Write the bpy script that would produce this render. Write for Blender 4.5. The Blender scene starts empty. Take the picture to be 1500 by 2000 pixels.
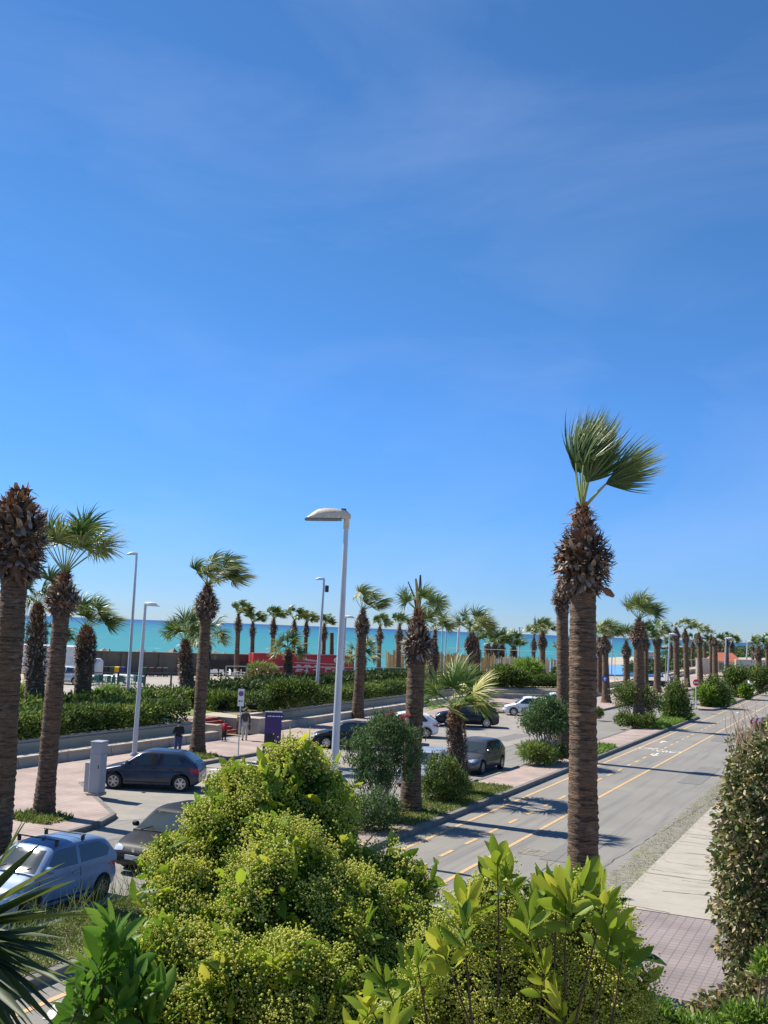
import bpy, bmesh, math, random
import numpy as np
from mathutils import Vector, Matrix
from mathutils.bvhtree import BVHTree

R = math.radians
SC = bpy.context.scene
COL = SC.collection
RNG = np.random.default_rng(7)
random.seed(7)

# ------------------------------------------------------------------ camera
CAM_H = 6.4
F_PX = 2000.0
ROLL = math.atan(.038)
YAW = math.atan(960 / 2000)
PITCH = math.atan(228 * math.cos(ROLL) / F_PX)
M3 = (Matrix.Rotation(YAW, 3, 'Z') @ Matrix.Rotation(math.pi / 2 + PITCH, 3, 'X') @ Matrix.Rotation(ROLL, 3, 'Z'))
cd = bpy.data.cameras.new('camera')
cam = bpy.data.objects.new('camera', cd)
COL.objects.link(cam)
cam.matrix_world = Matrix.Translation((0, 0, CAM_H)) @ M3.to_4x4()
cd.sensor_fit = 'VERTICAL'
cd.sensor_height = 36.0
cd.sensor_width = 27.0
cd.lens = 36.0
cd.clip_start = .1
cd.clip_end = 60000
SC.camera = cam
SC.render.resolution_x = 768
SC.render.resolution_y = 1024

# ------------------------------------------------------------------ sun, sky, exposure
SUN_EL = R(49)
SUN_AZ = R(-88)          # measured clockwise from +Y
SUN = Vector((math.sin(SUN_AZ) * math.cos(SUN_EL), math.cos(SUN_AZ) * math.cos(SUN_EL), math.sin(SUN_EL)))
ld = bpy.data.lights.new('sun', 'SUN')
ld.energy = 5.0
ld.angle = R(.53)
ld.color = (1, .94, .84)
sun = bpy.data.objects.new('sun', ld)
COL.objects.link(sun)
sun.rotation_euler = SUN.to_track_quat('Z', 'Y').to_euler()
W = bpy.data.worlds.new('World')
SC.world = W
W.use_nodes = True
nt = W.node_tree
bg = nt.nodes['Background']
sky = nt.nodes.new('ShaderNodeTexSky')
sky.sky_type = 'NISHITA'
sky.sun_disc = False
sky.sun_elevation = SUN_EL
sky.sun_rotation = SUN_AZ
sky.altitude = 50
sky.air_density = .75
sky.dust_density = .0
sky.ozone_density = 5.0
hsv = nt.nodes.new('ShaderNodeHueSaturation')
hsv.inputs['Saturation'].default_value = 1.16
hsv.inputs['Value'].default_value = 1.0
hsv.inputs['Hue'].default_value = .5
nt.links.new(sky.outputs[0], hsv.inputs['Color'])
# sky tint: colour multiplied darker and bluer towards the horizon
tc = nt.nodes.new('ShaderNodeTexCoord')
sxz = nt.nodes.new('ShaderNodeSeparateXYZ')
nt.links.new(tc.outputs['Generated'], sxz.inputs[0])
crz = nt.nodes.new('ShaderNodeValToRGB')
e = crz.color_ramp.elements
e[0].position = 0.0; e[0].color = (.42, .50, .68, 1)
e[1].position = .6; e[1].color = (1, 1.0, 1.0, 1)
for ps_, cl_ in ((.04, (.44, .57, .78, 1)), (.10, (.56, .71, .90, 1)), (.2, (.72, .87, 1.03, 1)), (.35, (.88, .97, 1.0, 1))):
    q = e.new(ps_); q.color = cl_
nt.links.new(sxz.outputs['Z'], crz.inputs[0])
mulz = nt.nodes.new('ShaderNodeMix')
mulz.data_type = 'RGBA'; mulz.blend_type = 'MULTIPLY'
mulz.inputs['Factor'].default_value = 1
nt.links.new(hsv.outputs[0], mulz.inputs['A']); nt.links.new(crz.outputs[0], mulz.inputs['B'])
# thin cirrus
mp = nt.nodes.new('ShaderNodeMapping')
mp.inputs['Scale'].default_value = (1.6, 1.6, 5.0)
mp.inputs['Rotation'].default_value = (0.15, .25, .4)
n1 = nt.nodes.new('ShaderNodeTexNoise')
n1.inputs['Scale'].default_value = 1.25
n1.inputs['Detail'].default_value = 7
n1.inputs['Roughness'].default_value = .55
n1.inputs['Distortion'].default_value = .7
mr = nt.nodes.new('ShaderNodeMapRange')
mr.inputs['From Min'].default_value = .48
mr.inputs['From Max'].default_value = .8
mr.inputs['To Max'].default_value = .13
mixc = nt.nodes.new('ShaderNodeMix')
mixc.data_type = 'RGBA'
nt.links.new(tc.outputs['Generated'], mp.inputs[0])
nt.links.new(mp.outputs[0], n1.inputs['Vector'])
nt.links.new(n1.outputs['Fac'], mr.inputs['Value'])
nt.links.new(mr.outputs[0], mixc.inputs['Factor'])
nt.links.new(mulz.outputs['Result'], mixc.inputs['A'])
mixc.inputs['B'].default_value = (4.6, 5.2, 7.2, 1)
nt.links.new(mixc.outputs['Result'], bg.inputs['Color'])
bg.inputs['Strength'].default_value = .106
SC.view_settings.view_transform = 'Standard'
SC.view_settings.look = 'None'
SC.view_settings.exposure = .64
SC.view_settings.gamma = 1


# ------------------------------------------------------------------ placement: surveyed picture point -> world point
def ray(px, py):
    return M3 @ Vector((px - 750, 1000 - py, -F_PX))


def G(px, py, z=0.0):
    d = ray(px, py)
    t = (z - CAM_H) / d.z
    return Vector((d.x * t, d.y * t, z))


FWD = Vector((-math.sin(YAW), math.cos(YAW), 0))
RGT = Vector((math.cos(YAW), math.sin(YAW), 0))


def D(px, py, depth):
    d = ray(px, py)
    return d * (depth / d.dot(FWD)) + Vector((0, 0, CAM_H))


def depth_of(p):
    return Vector((p[0], p[1], 0)).dot(FWD)


WIND = (RGT * .96 + FWD * .25).normalized()


# ------------------------------------------------------------------ object helpers
def tag(o, label=None, cat=None, group=None, kind=None):
    if label: o['label'] = label
    if cat: o['category'] = cat
    if group: o['group'] = group
    if kind: o['kind'] = kind
    return o


def empty(name, loc, label, cat, group=None, rz=0.0):
    o = bpy.data.objects.new(name, None)
    COL.objects.link(o)
    o.location = loc
    o.rotation_euler = (0, 0, rz)
    o.empty_display_size = .3
    return tag(o, label, cat, group)


def link_mesh(name, me, mats, parent=None):
    o = bpy.data.objects.new(name, me)
    COL.objects.link(o)
    if not isinstance(mats, (list, tuple)): mats = [mats]
    for m in mats: me.materials.append(m)
    if parent is not None: o.parent = parent
    return o


def np_mesh(name, V, faces_n, rnd=None, smooth=False, mi=None):
    """V (N,3); faces_n list of (M,k) index arrays."""
    me = bpy.data.meshes.new(name)
    V = np.asarray(V, dtype=np.float32)
    me.vertices.add(len(V))
    me.vertices.foreach_set('co', V.ravel())
    loops = np.concatenate([f.ravel() for f in faces_n]).astype(np.int32)
    cnt = np.concatenate([np.full(len(f), f.shape[1], dtype=np.int32) for f in faces_n])
    st = np.concatenate([[0], np.cumsum(cnt)[:-1]]).astype(np.int32)
    me.loops.add(len(loops))
    me.loops.foreach_set('vertex_index', loops)
    me.polygons.add(len(cnt))
    me.polygons.foreach_set('loop_start', st)
    me.polygons.foreach_set('loop_total', cnt)
    me.update(calc_edges=True)
    if rnd is not None:
        a = me.attributes.new('rnd', 'FLOAT', 'FACE')
        a.data.foreach_set('value', np.asarray(rnd, dtype=np.float32))
    if smooth:
        me.polygons.foreach_set('use_smooth', np.ones(len(cnt), dtype=bool))
    if mi is not None:
        me.polygons.foreach_set('material_index', np.asarray(mi, dtype=np.int32))
    me.validate()
    return me


class MB:
    def __init__(s):
        s.v, s.f, s.r = [], [], []

    def add(s, vs, fs, r=.5):
        b = len(s.v)
        s.v += [tuple(p) for p in vs]
        s.f += [tuple(i + b for i in f) for f in fs]
        s.r += [r] * len(fs)
        return s

    def box(s, c, d, rz=0.0, bev=0.0, r=.5):
        x, y, z = d[0] / 2, d[1] / 2, d[2] / 2
        co, si = math.cos(rz), math.sin(rz)
        if bev:
            b = min(bev, x * .9, y * .9, z * .9)
            vs = []
            for zz, k in ((-z, b), (-z + b, 0), (z - b, 0), (z, b)):
                for (u, w) in ((-x + b, -y + k), (x - b, -y + k), (x - k, -y + b), (x - k, y - b), (x - b, y - k), (-x + b, y - k), (-x + k, y - b), (-x + k, -y + b)):
                    vs.append((u, w, zz))
            fs = [tuple(range(7, -1, -1)), tuple(range(24, 32))]
            for L in range(3):
                for i in range(8):
                    j = (i + 1) % 8
                    fs.append((L * 8 + i, L * 8 + j, L * 8 + 8 + j, L * 8 + 8 + i))
        else:
            vs = [(i * x, j * y, k * z) for k in (-1, 1) for j in (-1, 1) for i in (-1, 1)]
            fs = [(0, 2, 3, 1), (4, 5, 7, 6), (0, 1, 5, 4), (2, 6, 7, 3), (0, 4, 6, 2), (1, 3, 7, 5)]
        vs = [(c[0] + p[0] * co - p[1] * si, c[1] + p[0] * si + p[1] * co, c[2] + p[2]) for p in vs]
        return s.add(vs, fs, r)

    def tube(s, pts, rad, n=8, cap=True, r=.5):
        pts = [Vector(p) for p in pts]
        if not isinstance(rad, (list, tuple)): rad = [rad] * len(pts)
        vs, fs = [], []
        t0 = (pts[1] - pts[0]).normalized()
        a = t0.orthogonal().normalized()
        for i, p in enumerate(pts):
            t = (pts[min(i + 1, len(pts) - 1)] - pts[max(i - 1, 0)]).normalized()
            a = (a - t * a.dot(t)).normalized()
            b = t.cross(a)
            for k in range(n):
                an = 2 * math.pi * k / n
                vs.append(p + (a * math.cos(an) + b * math.sin(an)) * rad[i])
        for i in range(len(pts) - 1):
            for k in range(n):
                j = (k + 1) % n
                fs.append((i * n + k, i * n + j, i * n + n + j, i * n + n + k))
        if cap:
            fs.append(tuple(range(n - 1, -1, -1)))
            m = (len(pts) - 1) * n
            fs.append(tuple(range(m, m + n)))
        return s.add(vs, fs, r)

    def lathe(s, prof, c=(0, 0, 0), n=24, axis='z', cap=True, r=.5):
        vs, fs = [], []
        for (rr, h) in prof:
            for k in range(n):
                an = 2 * math.pi * k / n
                p = (rr * math.cos(an), rr * math.sin(an), h)
                if axis == 'y': p = (p[0], p[2], p[1])
                if axis == 'x': p = (p[2], p[0], p[1])
                vs.append((c[0] + p[0], c[1] + p[1], c[2] + p[2]))
        for i in range(len(prof) - 1):
            for k in range(n):
                j = (k + 1) % n
                fs.append((i * n + k, i * n + j, i * n + n + j, i * n + n + k))
        if cap:
            fs.append(tuple(range(n - 1, -1, -1)))
            m = (len(prof) - 1) * n
            fs.append(tuple(range(m, m + n)))
        return s.add(vs, fs, r)

    def prism(s, poly, z0, z1, top_in=0.0):
        n = len(poly)
        vs = [(p[0], p[1], z0) for p in poly] + [(p[0], p[1], z1) for p in poly]
        fs = [tuple(range(n, 2 * n)), tuple(range(n - 1, -1, -1))]
        fs += [(i, (i + 1) % n, n + (i + 1) % n, n + i) for i in range(n)]
        return s.add(vs, fs)

    def sheet(s, poly, z):
        return s.add([(p[0], p[1], z) for p in poly], [tuple(range(len(poly)))])

    def build(s, name, mats, parent=None, smooth=False, rnd=False):
        me = bpy.data.meshes.new(name)
        me.from_pydata(s.v, [], s.f)
        bm = bmesh.new(); bm.from_mesh(me)
        bmesh.ops.recalc_face_normals(bm, faces=bm.faces)
        bm.to_mesh(me); bm.free()
        if rnd:
            a = me.attributes.new('rnd', 'FLOAT', 'FACE')
            a.data.foreach_set('value', s.r)
        if smooth:
            me.polygons.foreach_set('use_smooth', [True] * len(me.polygons))
            me.update()
            try: me.set_sharp_from_angle(angle=R(smooth if smooth > 1 else 40))
            except Exception: pass
        return link_mesh(name, me, mats, parent)


# ------------------------------------------------------------------ materials
def mat(name, col, rough=.6, metal=0.0, spec=.5, noise=None, bump=None, coat=0.0, rnd_obj=0.0):
    """noise: (scale, colour2, lo, hi) ; bump: (scale, strength, distance)"""
    m = bpy.data.materials.new(name)
    m.use_nodes = True
    t = m.node_tree
    b = t.nodes['Principled BSDF']
    b.inputs['Base Color'].default_value = (*col, 1)
    b.inputs['Roughness'].default_value = rough
    b.inputs['Metallic'].default_value = metal
    b.inputs['Specular IOR Level'].default_value = spec
    b.inputs['Coat Weight'].default_value = coat
    co = t.nodes.new('ShaderNodeTexCoord')
    if noise:
        if not isinstance(noise, list): noise = [noise]
        src = None
        for (sc, c2, lo, hi) in noise:
            n = t.nodes.new('ShaderNodeTexNoise')
            if isinstance(sc, tuple):
                q = t.nodes.new('ShaderNodeMapping')
                q.inputs['Scale'].default_value = sc
                t.links.new(co.outputs['Object'], q.inputs[0])
                t.links.new(q.outputs[0], n.inputs['Vector'])
                n.inputs['Scale'].default_value = 1
            else:
                n.inputs['Scale'].default_value = sc
                t.links.new(co.outputs['Object'], n.inputs['Vector'])
            n.inputs['Detail'].default_value = 6
            n.inputs['Roughness'].default_value = .6
            r = t.nodes.new('ShaderNodeMapRange')
            r.inputs['From Min'].default_value = lo
            r.inputs['From Max'].default_value = hi
            t.links.new(n.outputs['Fac'], r.inputs['Value'])
            x = t.nodes.new('ShaderNodeMix')
            x.data_type = 'RGBA'
            t.links.new(r.outputs[0], x.inputs['Factor'])
            if src: t.links.new(src, x.inputs['A'])
            else: x.inputs['A'].default_value = (*col, 1)
            x.inputs['B'].default_value = (*c2, 1)
            src = x.outputs['Result']
        t.links.new(src, b.inputs['Base Color'])
    if bump:
        n = t.nodes.new('ShaderNodeTexNoise')
        n.inputs['Scale'].default_value = bump[0]
        n.inputs['Detail'].default_value = 5
        t.links.new(co.outputs['Object'], n.inputs['Vector'])
        u = t.nodes.new('ShaderNodeBump')
        u.inputs['Strength'].default_value = bump[1]
        u.inputs['Distance'].default_value = bump[2]
        t.links.new(n.outputs['Fac'], u.inputs['Height'])
        t.links.new(u.outputs[0], b.inputs['Normal'])
    return m


def leaf_mat(name, stops, rough=.45, trans=.3, spec=.4):
    m = bpy.data.materials.new(name)
    m.use_nodes = True
    t = m.node_tree
    b = t.nodes['Principled BSDF']
    b.inputs['Roughness'].default_value = rough
    b.inputs['Specular IOR Level'].default_value = spec
    at = t.nodes.new('ShaderNodeAttribute')
    at.attribute_name = 'rnd'
    cr = t.nodes.new('ShaderNodeValToRGB')
    while len(cr.color_ramp.elements) < len(stops): cr.color_ramp.elements.new(.5)
    for e, (p, c) in zip(cr.color_ramp.elements, stops):
        e.position = p
        e.color = (*c, 1)
    t.links.new(at.outputs['Fac'], cr.inputs[0])
    t.links.new(cr.outputs[0], b.inputs['Base Color'])
    if trans:
        tr = t.nodes.new('ShaderNodeBsdfTranslucent')
        t.links.new(cr.outputs[0], tr.inputs[0])
        mx = t.nodes.new('ShaderNodeMixShader')
        mx.inputs[0].default_value = trans
        out = t.nodes['Material Output']
        t.links.new(b.outputs[0], mx.inputs[1])
        t.links.new(tr.outputs[0], mx.inputs[2])
        t.links.new(mx.outputs[0], out.inputs['Surface'])
    return m


def paver_mat(name, c1, c2, mortar, w, h, rot=0.0, off=0.5):
    m = mat(name, c1, .85)
    t = m.node_tree
    b = t.nodes['Principled BSDF']
    co = t.nodes.new('ShaderNodeTexCoord')
    q = t.nodes.new('ShaderNodeMapping')
    q.inputs['Rotation'].default_value = (0, 0, rot)
    br = t.nodes.new('ShaderNodeTexBrick')
    br.offset = off
    br.inputs['Scale'].default_value = 1
    br.inputs['Brick Width'].default_value = w
    br.inputs['Row Height'].default_value = h
    br.inputs['Mortar Size'].default_value = .012
    br.inputs['Color1'].default_value = (*c1, 1)
    br.inputs['Color2'].default_value = (*c2, 1)
    br.inputs['Mortar'].default_value = (*mortar, 1)
    n = t.nodes.new('ShaderNodeTexNoise')
    n.inputs['Scale'].default_value = .7
    n.inputs['Detail'].default_value = 6
    r = t.nodes.new('ShaderNodeMapRange')
    r.inputs['From Min'].default_value = .35; r.inputs['From Max'].default_value = .7
    r.inputs['To Min'].default_value = .75; r.inputs['To Max'].default_value = 1.12
    x = t.nodes.new('ShaderNodeMix'); x.data_type = 'RGBA'; x.blend_type = 'MULTIPLY'
    x.inputs['Factor'].default_value = 1
    t.links.new(co.outputs['Object'], q.inputs[0]); t.links.new(q.outputs[0], br.inputs['Vector'])
    t.links.new(co.outputs['Object'], n.inputs['Vector']); t.links.new(n.outputs['Fac'], r.inputs['Value'])
    t.links.new(br.outputs['Color'], x.inputs['A']); t.links.new(r.outputs[0], x.inputs['B'])
    t.links.new(x.outputs['Result'], b.inputs['Base Color'])
    return m


MT = {}
MT['asphalt'] = mat('asphalt', (.205, .192, .168), .9, noise=[(.25, (.25, .235, .20), .4, .7), ((3, .12, 1), (.14, .137, .13), .5, .75), (60, (.24, .23, .22), .5, .9)], bump=(90, .25, .01))
MT['asphalt_old'] = mat('asphalt_old', (.30, .27, .225), .9, noise=[(.35, (.22, .205, .18), .42, .68), (2.2, (.34, .31, .27), .5, .8), (50, (.2, .19, .17), .5, .9)], bump=(80, .25, .01))
MT['brick_pink'] = paver_mat('brick_pink', (.42, .32, .27), (.375, .29, .25), (.25, .20, .175), .24, .24, 0, 0)
MT['brick_near'] = paver_mat('brick_near', (.285, .232, .212), (.25, .208, .195), (.17, .14, .13), .2, .2, 0, 0)
MT['kerb'] = mat('kerb', (.20, .185, .16), .9, noise=(3, (.13, .125, .115), .4, .7), bump=(30, .3, .01))
MT['concrete'] = mat('concrete_old', (.37, .335, .27), .9, noise=[((.8, 4, 1), (.29, .26, .21), .48, .68), (1.2, (.41, .37, .30), .5, .75), ((1.3, 12, 1), (.22, .19, .15), .62, .72)], bump=(25, .35, .02))
MT['gutter'] = mat('gutter_stone', (.26, .235, .19), .95, noise=[((3, 9, 1), (.13, .12, .09), .45, .6), (1.3, (.20, .21, .10), .55, .7)], bump=(14, .6, .03))
MT['gutterdark'] = mat('crack_dark', (.13, .12, .085), .95)
MT['tar'] = mat('tar', (.085, .08, .075), .9)
MT['tar_patch'] = mat('tar_patch', (.165, .158, .145), .9, noise=(3, (.20, .19, .17), .4, .7), bump=(90, .3, .01))
MT['earth'] = mat('earth', (.28, .22, .15), .95, noise=(1.5, (.18, .17, .09), .4, .65), bump=(8, .6, .05))
MT['sand'] = mat('sand', (.46, .39, .29), .95, noise=(.12, (.33, .29, .21), .4, .7))
MT['plaza'] = mat('plaza', (.36, .32, .27), .9, noise=(.2, (.28, .26, .22), .4, .7))
MT['wallstone'] = mat('wall_stone', (.45, .385, .30), .85, noise=[(.9, (.33, .29, .235), .42, .7), (9, (.5, .44, .36), .5, .8)], bump=(20, .25, .01))
MT['seawall'] = mat('sea_wall_concrete', (.21, .165, .12), .9, noise=(.5, (.15, .12, .09), .4, .7))
MT['redstep'] = mat('red_step', (.36, .07, .045), .7, noise=(3, (.28, .06, .04), .4, .7))
MT['whitepaint'] = mat('white_paint', (.72, .72, .69), .5, noise=(2.5, (.55, .54, .5), .5, .75))
MT['roadwhite'] = mat('road_white', (.62, .60, .55), .8, noise=(5, (.28, .27, .25), .52, .7))
MT['roadyellow'] = mat('road_yellow', (.56, .36, .17), .8, noise=(5, (.36, .26, .15), .5, .68))
MT['polemetal'] = mat('pole_metal', (.50, .54, .58), .45, .25, noise=((8, 8, .8), (.40, .43, .47), .45, .7))
MT['lamphead'] = mat('lamp_head', (.62, .53, .38), .5, noise=[(7, (.40, .29, .17), .55, .68), (22, (.75, .72, .64), .5, .7)], bump=(15, .2, .01))
MT['lampwhite'] = mat('lamp_white', (.75, .75, .72), .4)
MT['lampglass'] = mat('lamp_glass', (.16, .17, .17), .15, spec=.8)
MT['dark'] = mat('dark_metal', (.03, .032, .035), .5)
MT['black'] = mat('black_plastic', (.015, .015, .016), .55)
MT['cabinet'] = mat('cabinet_grey', (.33, .36, .39), .5, noise=(2, (.28, .30, .33), .4, .7))
MT['purple'] = mat('purple_panel', (.05, .016, .15), .35, noise=(2, (.045, .018, .085), .4, .7))
MT['red'] = mat('red_panel', (.50, .02, .025), .45, noise=(.5, (.40, .02, .03), .4, .7))
MT['signred'] = mat('sign_red', (.62, .03, .03), .4)
MT['signwhite'] = mat('sign_white', (.8, .8, .8), .4)
MT['signblue'] = mat('sign_blue', (.03, .10, .42), .4)
MT['cane'] = mat('cane', (.52, .36, .15), .85, noise=[((7, 7, .5), (.38, .25, .10), .45, .6)], bump=(30, .4, .02))
MT['canepale'] = mat('cane_pale', (.50, .42, .28), .85, noise=[((6, 6, .5), (.36, .30, .20), .45, .6)])
MT['pool'] = mat('pool_water', (.06, .27, .62), .12, spec=.4, noise=(.5, (.10, .38, .72), .4, .65), bump=(2, .15, .05))
MT['terracotta'] = mat('roof_tiles', (.46, .13, .07), .8, noise=(3, (.34, .10, .06), .4, .7))
MT['render'] = mat('house_render', (.66, .58, .47), .85, noise=(.6, (.58, .50, .40), .4, .7))
MT['rock'] = mat('rock', (.40, .33, .24), .9, noise=(1.2, (.16, .14, .11), .4, .65), bump=(3, .6, .1))
MT['skin'] = mat('skin', (.42, .25, .18), .55)
MT['hair'] = mat('hair', (.02, .014, .01), .6)
MT['cloth_black'] = mat('cloth_black', (.012, .013, .016), .85)
MT['cloth_jeans'] = mat('cloth_jeans', (.035, .06, .15), .85)
MT['cloth_grey'] = mat('cloth_grey', (.075, .07, .062), .85)
MT['cloth_cream'] = mat('cloth_cream', (.50, .47, .42), .85)
MT['cloth_red'] = mat('cloth_red', (.42, .02, .03), .85)
MT['cloth_white'] = mat('cloth_white', (.7, .7, .7), .85)
MT['cloth_blue'] = mat('cloth_blue', (.05, .09, .25), .85)
MT['glass'] = mat('car_glass', (.035, .045, .045), .06, spec=.9)
MT['glass_light'] = mat('car_glass_light', (.13, .17, .165), .07, spec=.9)
MT['tyre'] = mat('tyre', (.02, .02, .02), .85)
MT['rim'] = mat('rim', (.55, .56, .58), .3, .8)
MT['rimdark'] = mat('rim_dark', (.18, .18, .18), .4, .6)
MT['lens'] = mat('headlamp_lens', (.62, .68, .74), .08, .3, spec=.9)
MT['tail'] = mat('tail_lens', (.35, .012, .015), .15, spec=.8)
MT['amber'] = mat('amber_lens', (.8, .25, .03), .2)
MT['plate'] = mat('plate', (.75, .75, .72), .4)
MT['chrome'] = mat('chrome', (.7, .7, .72), .15, .9)


def sea_mat():
    m = mat('sea_water', (.05, .3, .35), .38, spec=.3)
    t = m.node_tree
    b = t.nodes['Principled BSDF']
    co = t.nodes.new('ShaderNodeTexCoord')
    sx = t.nodes.new('ShaderNodeSeparateXYZ')
    t.links.new(co.outputs['Object'], sx.inputs[0])
    # distance offshore, water deepens away from the coast
    ln = t.nodes.new('ShaderNodeVectorMath'); ln.operation = 'LENGTH'
    t.links.new(co.outputs['Object'], ln.inputs[0])
    lg = t.nodes.new('ShaderNodeMath'); lg.operation = 'LOGARITHM'; lg.inputs[1].default_value = 10
    t.links.new(ln.outputs['Value'], lg.inputs[0])
    big = t.nodes.new('ShaderNodeTexNoise'); big.inputs['Scale'].default_value = .004; big.inputs['Detail'].default_value = 5
    t.links.new(co.outputs['Object'], big.inputs['Vector'])
    ad = t.nodes.new('ShaderNodeMath'); ad.operation = 'MULTIPLY_ADD'; ad.inputs[1].default_value = .35
    t.links.new(big.outputs['Fac'], ad.inputs[0]); t.links.new(lg.outputs[0], ad.inputs[2])
    mr = t.nodes.new('ShaderNodeMapRange'); mr.inputs['From Min'].default_value = 2.35; mr.inputs['From Max'].default_value = 3.9
    t.links.new(ad.outputs[0], mr.inputs['Value'])
    cr = t.nodes.new('ShaderNodeValToRGB')
    e = cr.color_ramp.elements
    e[0].position = 0; e[0].color = (.05, .235, .19, 1)
    e[1].position = 1; e[1].color = (.008, .055, .14, 1)
    q = e.new(.35); q.color = (.024, .20, .18, 1)
    q = e.new(.6); q.color = (.012, .155, .19, 1)
    q = e.new(.8); q.color = (.008, .09, .17, 1)
    t.links.new(mr.outputs[0], cr.inputs[0])
    mp = t.nodes.new('ShaderNodeMapping'); mp.inputs['Rotation'].default_value = (0, 0, YAW); mp.inputs['Scale'].default_value = (.10, .17, 1)
    t.links.new(co.outputs['Object'], mp.inputs[0])
    wn = t.nodes.new('ShaderNodeTexNoise'); wn.inputs['Scale'].default_value = 1; wn.inputs['Detail'].default_value = 4; wn.inputs['Roughness'].default_value = .6
    t.links.new(mp.outputs[0], wn.inputs['Vector'])
    wr = t.nodes.new('ShaderNodeMapRange'); wr.inputs['From Min'].default_value = .665; wr.inputs['From Max'].default_value = .72
    t.links.new(wn.outputs['Fac'], wr.inputs['Value'])
    mx = t.nodes.new('ShaderNodeMix'); mx.data_type = 'RGBA'
    mx.inputs['B'].default_value = (.7, .78, .78, 1)
    t.links.new(wr.outputs[0], mx.inputs['Factor']); t.links.new(cr.outputs[0], mx.inputs['A'])
    t.links.new(mx.outputs['Result'], b.inputs['Base Color'])
    bn = t.nodes.new('ShaderNodeTexNoise'); bn.inputs['Scale'].default_value = .35; bn.inputs['Detail'].default_value = 6
    t.links.new(co.outputs['Object'], bn.inputs['Vector'])
    bu = t.nodes.new('ShaderNodeBump'); bu.inputs['Strength'].default_value = .35; bu.inputs['Distance'].default_value = .12
    t.links.new(bn.outputs['Fac'], bu.inputs['Height']); t.links.new(bu.outputs[0], b.inputs['Normal'])
    return m


MT['sea'] = sea_mat()


def trunk_mat(name, c1, c2, c3):
    m = mat(name, c1, .9)
    t = m.node_tree
    b = t.nodes['Principled BSDF']
    co = t.nodes.new('ShaderNodeTexCoord')

    def nz(sc, det):
        q = t.nodes.new('ShaderNodeMapping'); q.inputs['Scale'].default_value = sc
        n = t.nodes.new('ShaderNodeTexNoise'); n.inputs['Scale'].default_value = 1; n.inputs['Detail'].default_value = det
        t.links.new(co.outputs['Object'], q.inputs[0]); t.links.new(q.outputs[0], n.inputs['Vector'])
        return n.outputs['Fac']

    rings = nz((1.9, 1.9, 27), 6)
    fine = nz((9, 9, 60), 3)
    patch = nz((1.2, 1.2, 1.0), 4)

    def mr(src, lo, hi):
        r = t.nodes.new('ShaderNodeMapRange'); r.inputs['From Min'].default_value = lo; r.inputs['From Max'].default_value = hi
        t.links.new(src, r.inputs['Value']); return r.outputs[0]

    def mix(f, A, B):
        x = t.nodes.new('ShaderNodeMix'); x.data_type = 'RGBA'
        t.links.new(f, x.inputs['Factor'])
        if isinstance(A, tuple): x.inputs['A'].default_value = (*A, 1)
        else: t.links.new(A, x.inputs['A'])
        x.inputs['B'].default_value = (*B, 1)
        return x.outputs['Result']

    a = mix(mr(patch, .4, .62), c1, c2)
    a = mix(mr(rings, .46, .6), a, c3)
    a = mix(mr(nz((4, 4, 9), 6), .56, .7), a, tuple(1.9 * x for x in c1))
    a = mix(mr(fine, .5, .75), a, tuple(min(1, 1.5 * x) for x in c2))
    t.links.new(a, b.inputs['Base Color'])
    ad = t.nodes.new('ShaderNodeMath'); ad.operation = 'ADD'
    t.links.new(rings, ad.inputs[0]); t.links.new(fine, ad.inputs[1])
    bu = t.nodes.new('ShaderNodeBump'); bu.inputs['Strength'].default_value = 1.0; bu.inputs['Distance'].default_value = .09
    t.links.new(ad.outputs[0], bu.inputs['Height']); t.links.new(bu.outputs[0], b.inputs['Normal'])
    return m


MT['trunk'] = trunk_mat('palm_trunk', (.135, .103, .074), (.215, .125, .065), (.045, .035, .027))
MT['trunk_far'] = trunk_mat('palm_trunk_grey', (.13, .105, .082), (.17, .12, .08), (.055, .045, .037))
MT['skirt'] = leaf_mat('palm_boots', [(0, (.03, .022, .017)), (.25, (.14, .095, .065)), (.40, (.40, .335, .26)), (.52, (.10, .06, .04)), (.72, (.27, .11, .045)), (.88, (.42, .20, .07)), (1, (.52, .30, .11))], .8, 0)
MT['frond'] = leaf_mat('palm_frond', [(0, (.035, .075, .018)), (.5, (.105, .175, .04)), (.8, (.25, .30, .09)), (1, (.52, .48, .25))], .42, .28, .5)
MT['frond_y'] = leaf_mat('palm_frond_yellow', [(0, (.07, .14, .025)), (.5, (.18, .28, .05)), (.8, (.36, .41, .09)), (1, (.55, .47, .18))], .45, .3, .4)
MT['petiole'] = mat('petiole', (.22, .28, .09), .5)
MT['hedge'] = leaf_mat('hedge_leaf', [(0, (.026, .055, .013)), (.5, (.08, .135, .026)), (1, (.29, .36, .07))], .6, .32, .22)
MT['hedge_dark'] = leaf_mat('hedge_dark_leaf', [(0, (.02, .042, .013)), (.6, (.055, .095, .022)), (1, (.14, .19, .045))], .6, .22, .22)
MT['oleander'] = leaf_mat('oleander_leaf', [(0, (.03, .065, .022)), (.5, (.075, .145, .045)), (1, (.22, .31, .10))], .6, .3, .25)
MT['grassgreen'] = leaf_mat('grass_blades', [(0, (.07, .12, .02)), (.6, (.17, .23, .04)), (1, (.36, .34, .08))], .6, .3)
MT['pink'] = leaf_mat('pink_petals', [(0, (.5, .05, .14)), (1, (.68, .16, .24))], .6, .3)
MT['stem'] = mat('stem_bark', (.20, .15, .11), .85, noise=(12, (.12, .09, .07), .4, .7))
MT['darkstem'] = mat('dark_stem', (.085, .05, .035), .8, noise=(12, (.05, .03, .02), .4, .7))
MT['stempale'] = mat('stem_pale', (.36, .31, .25), .85, noise=(12, (.25, .2, .16), .4, .7))
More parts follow.
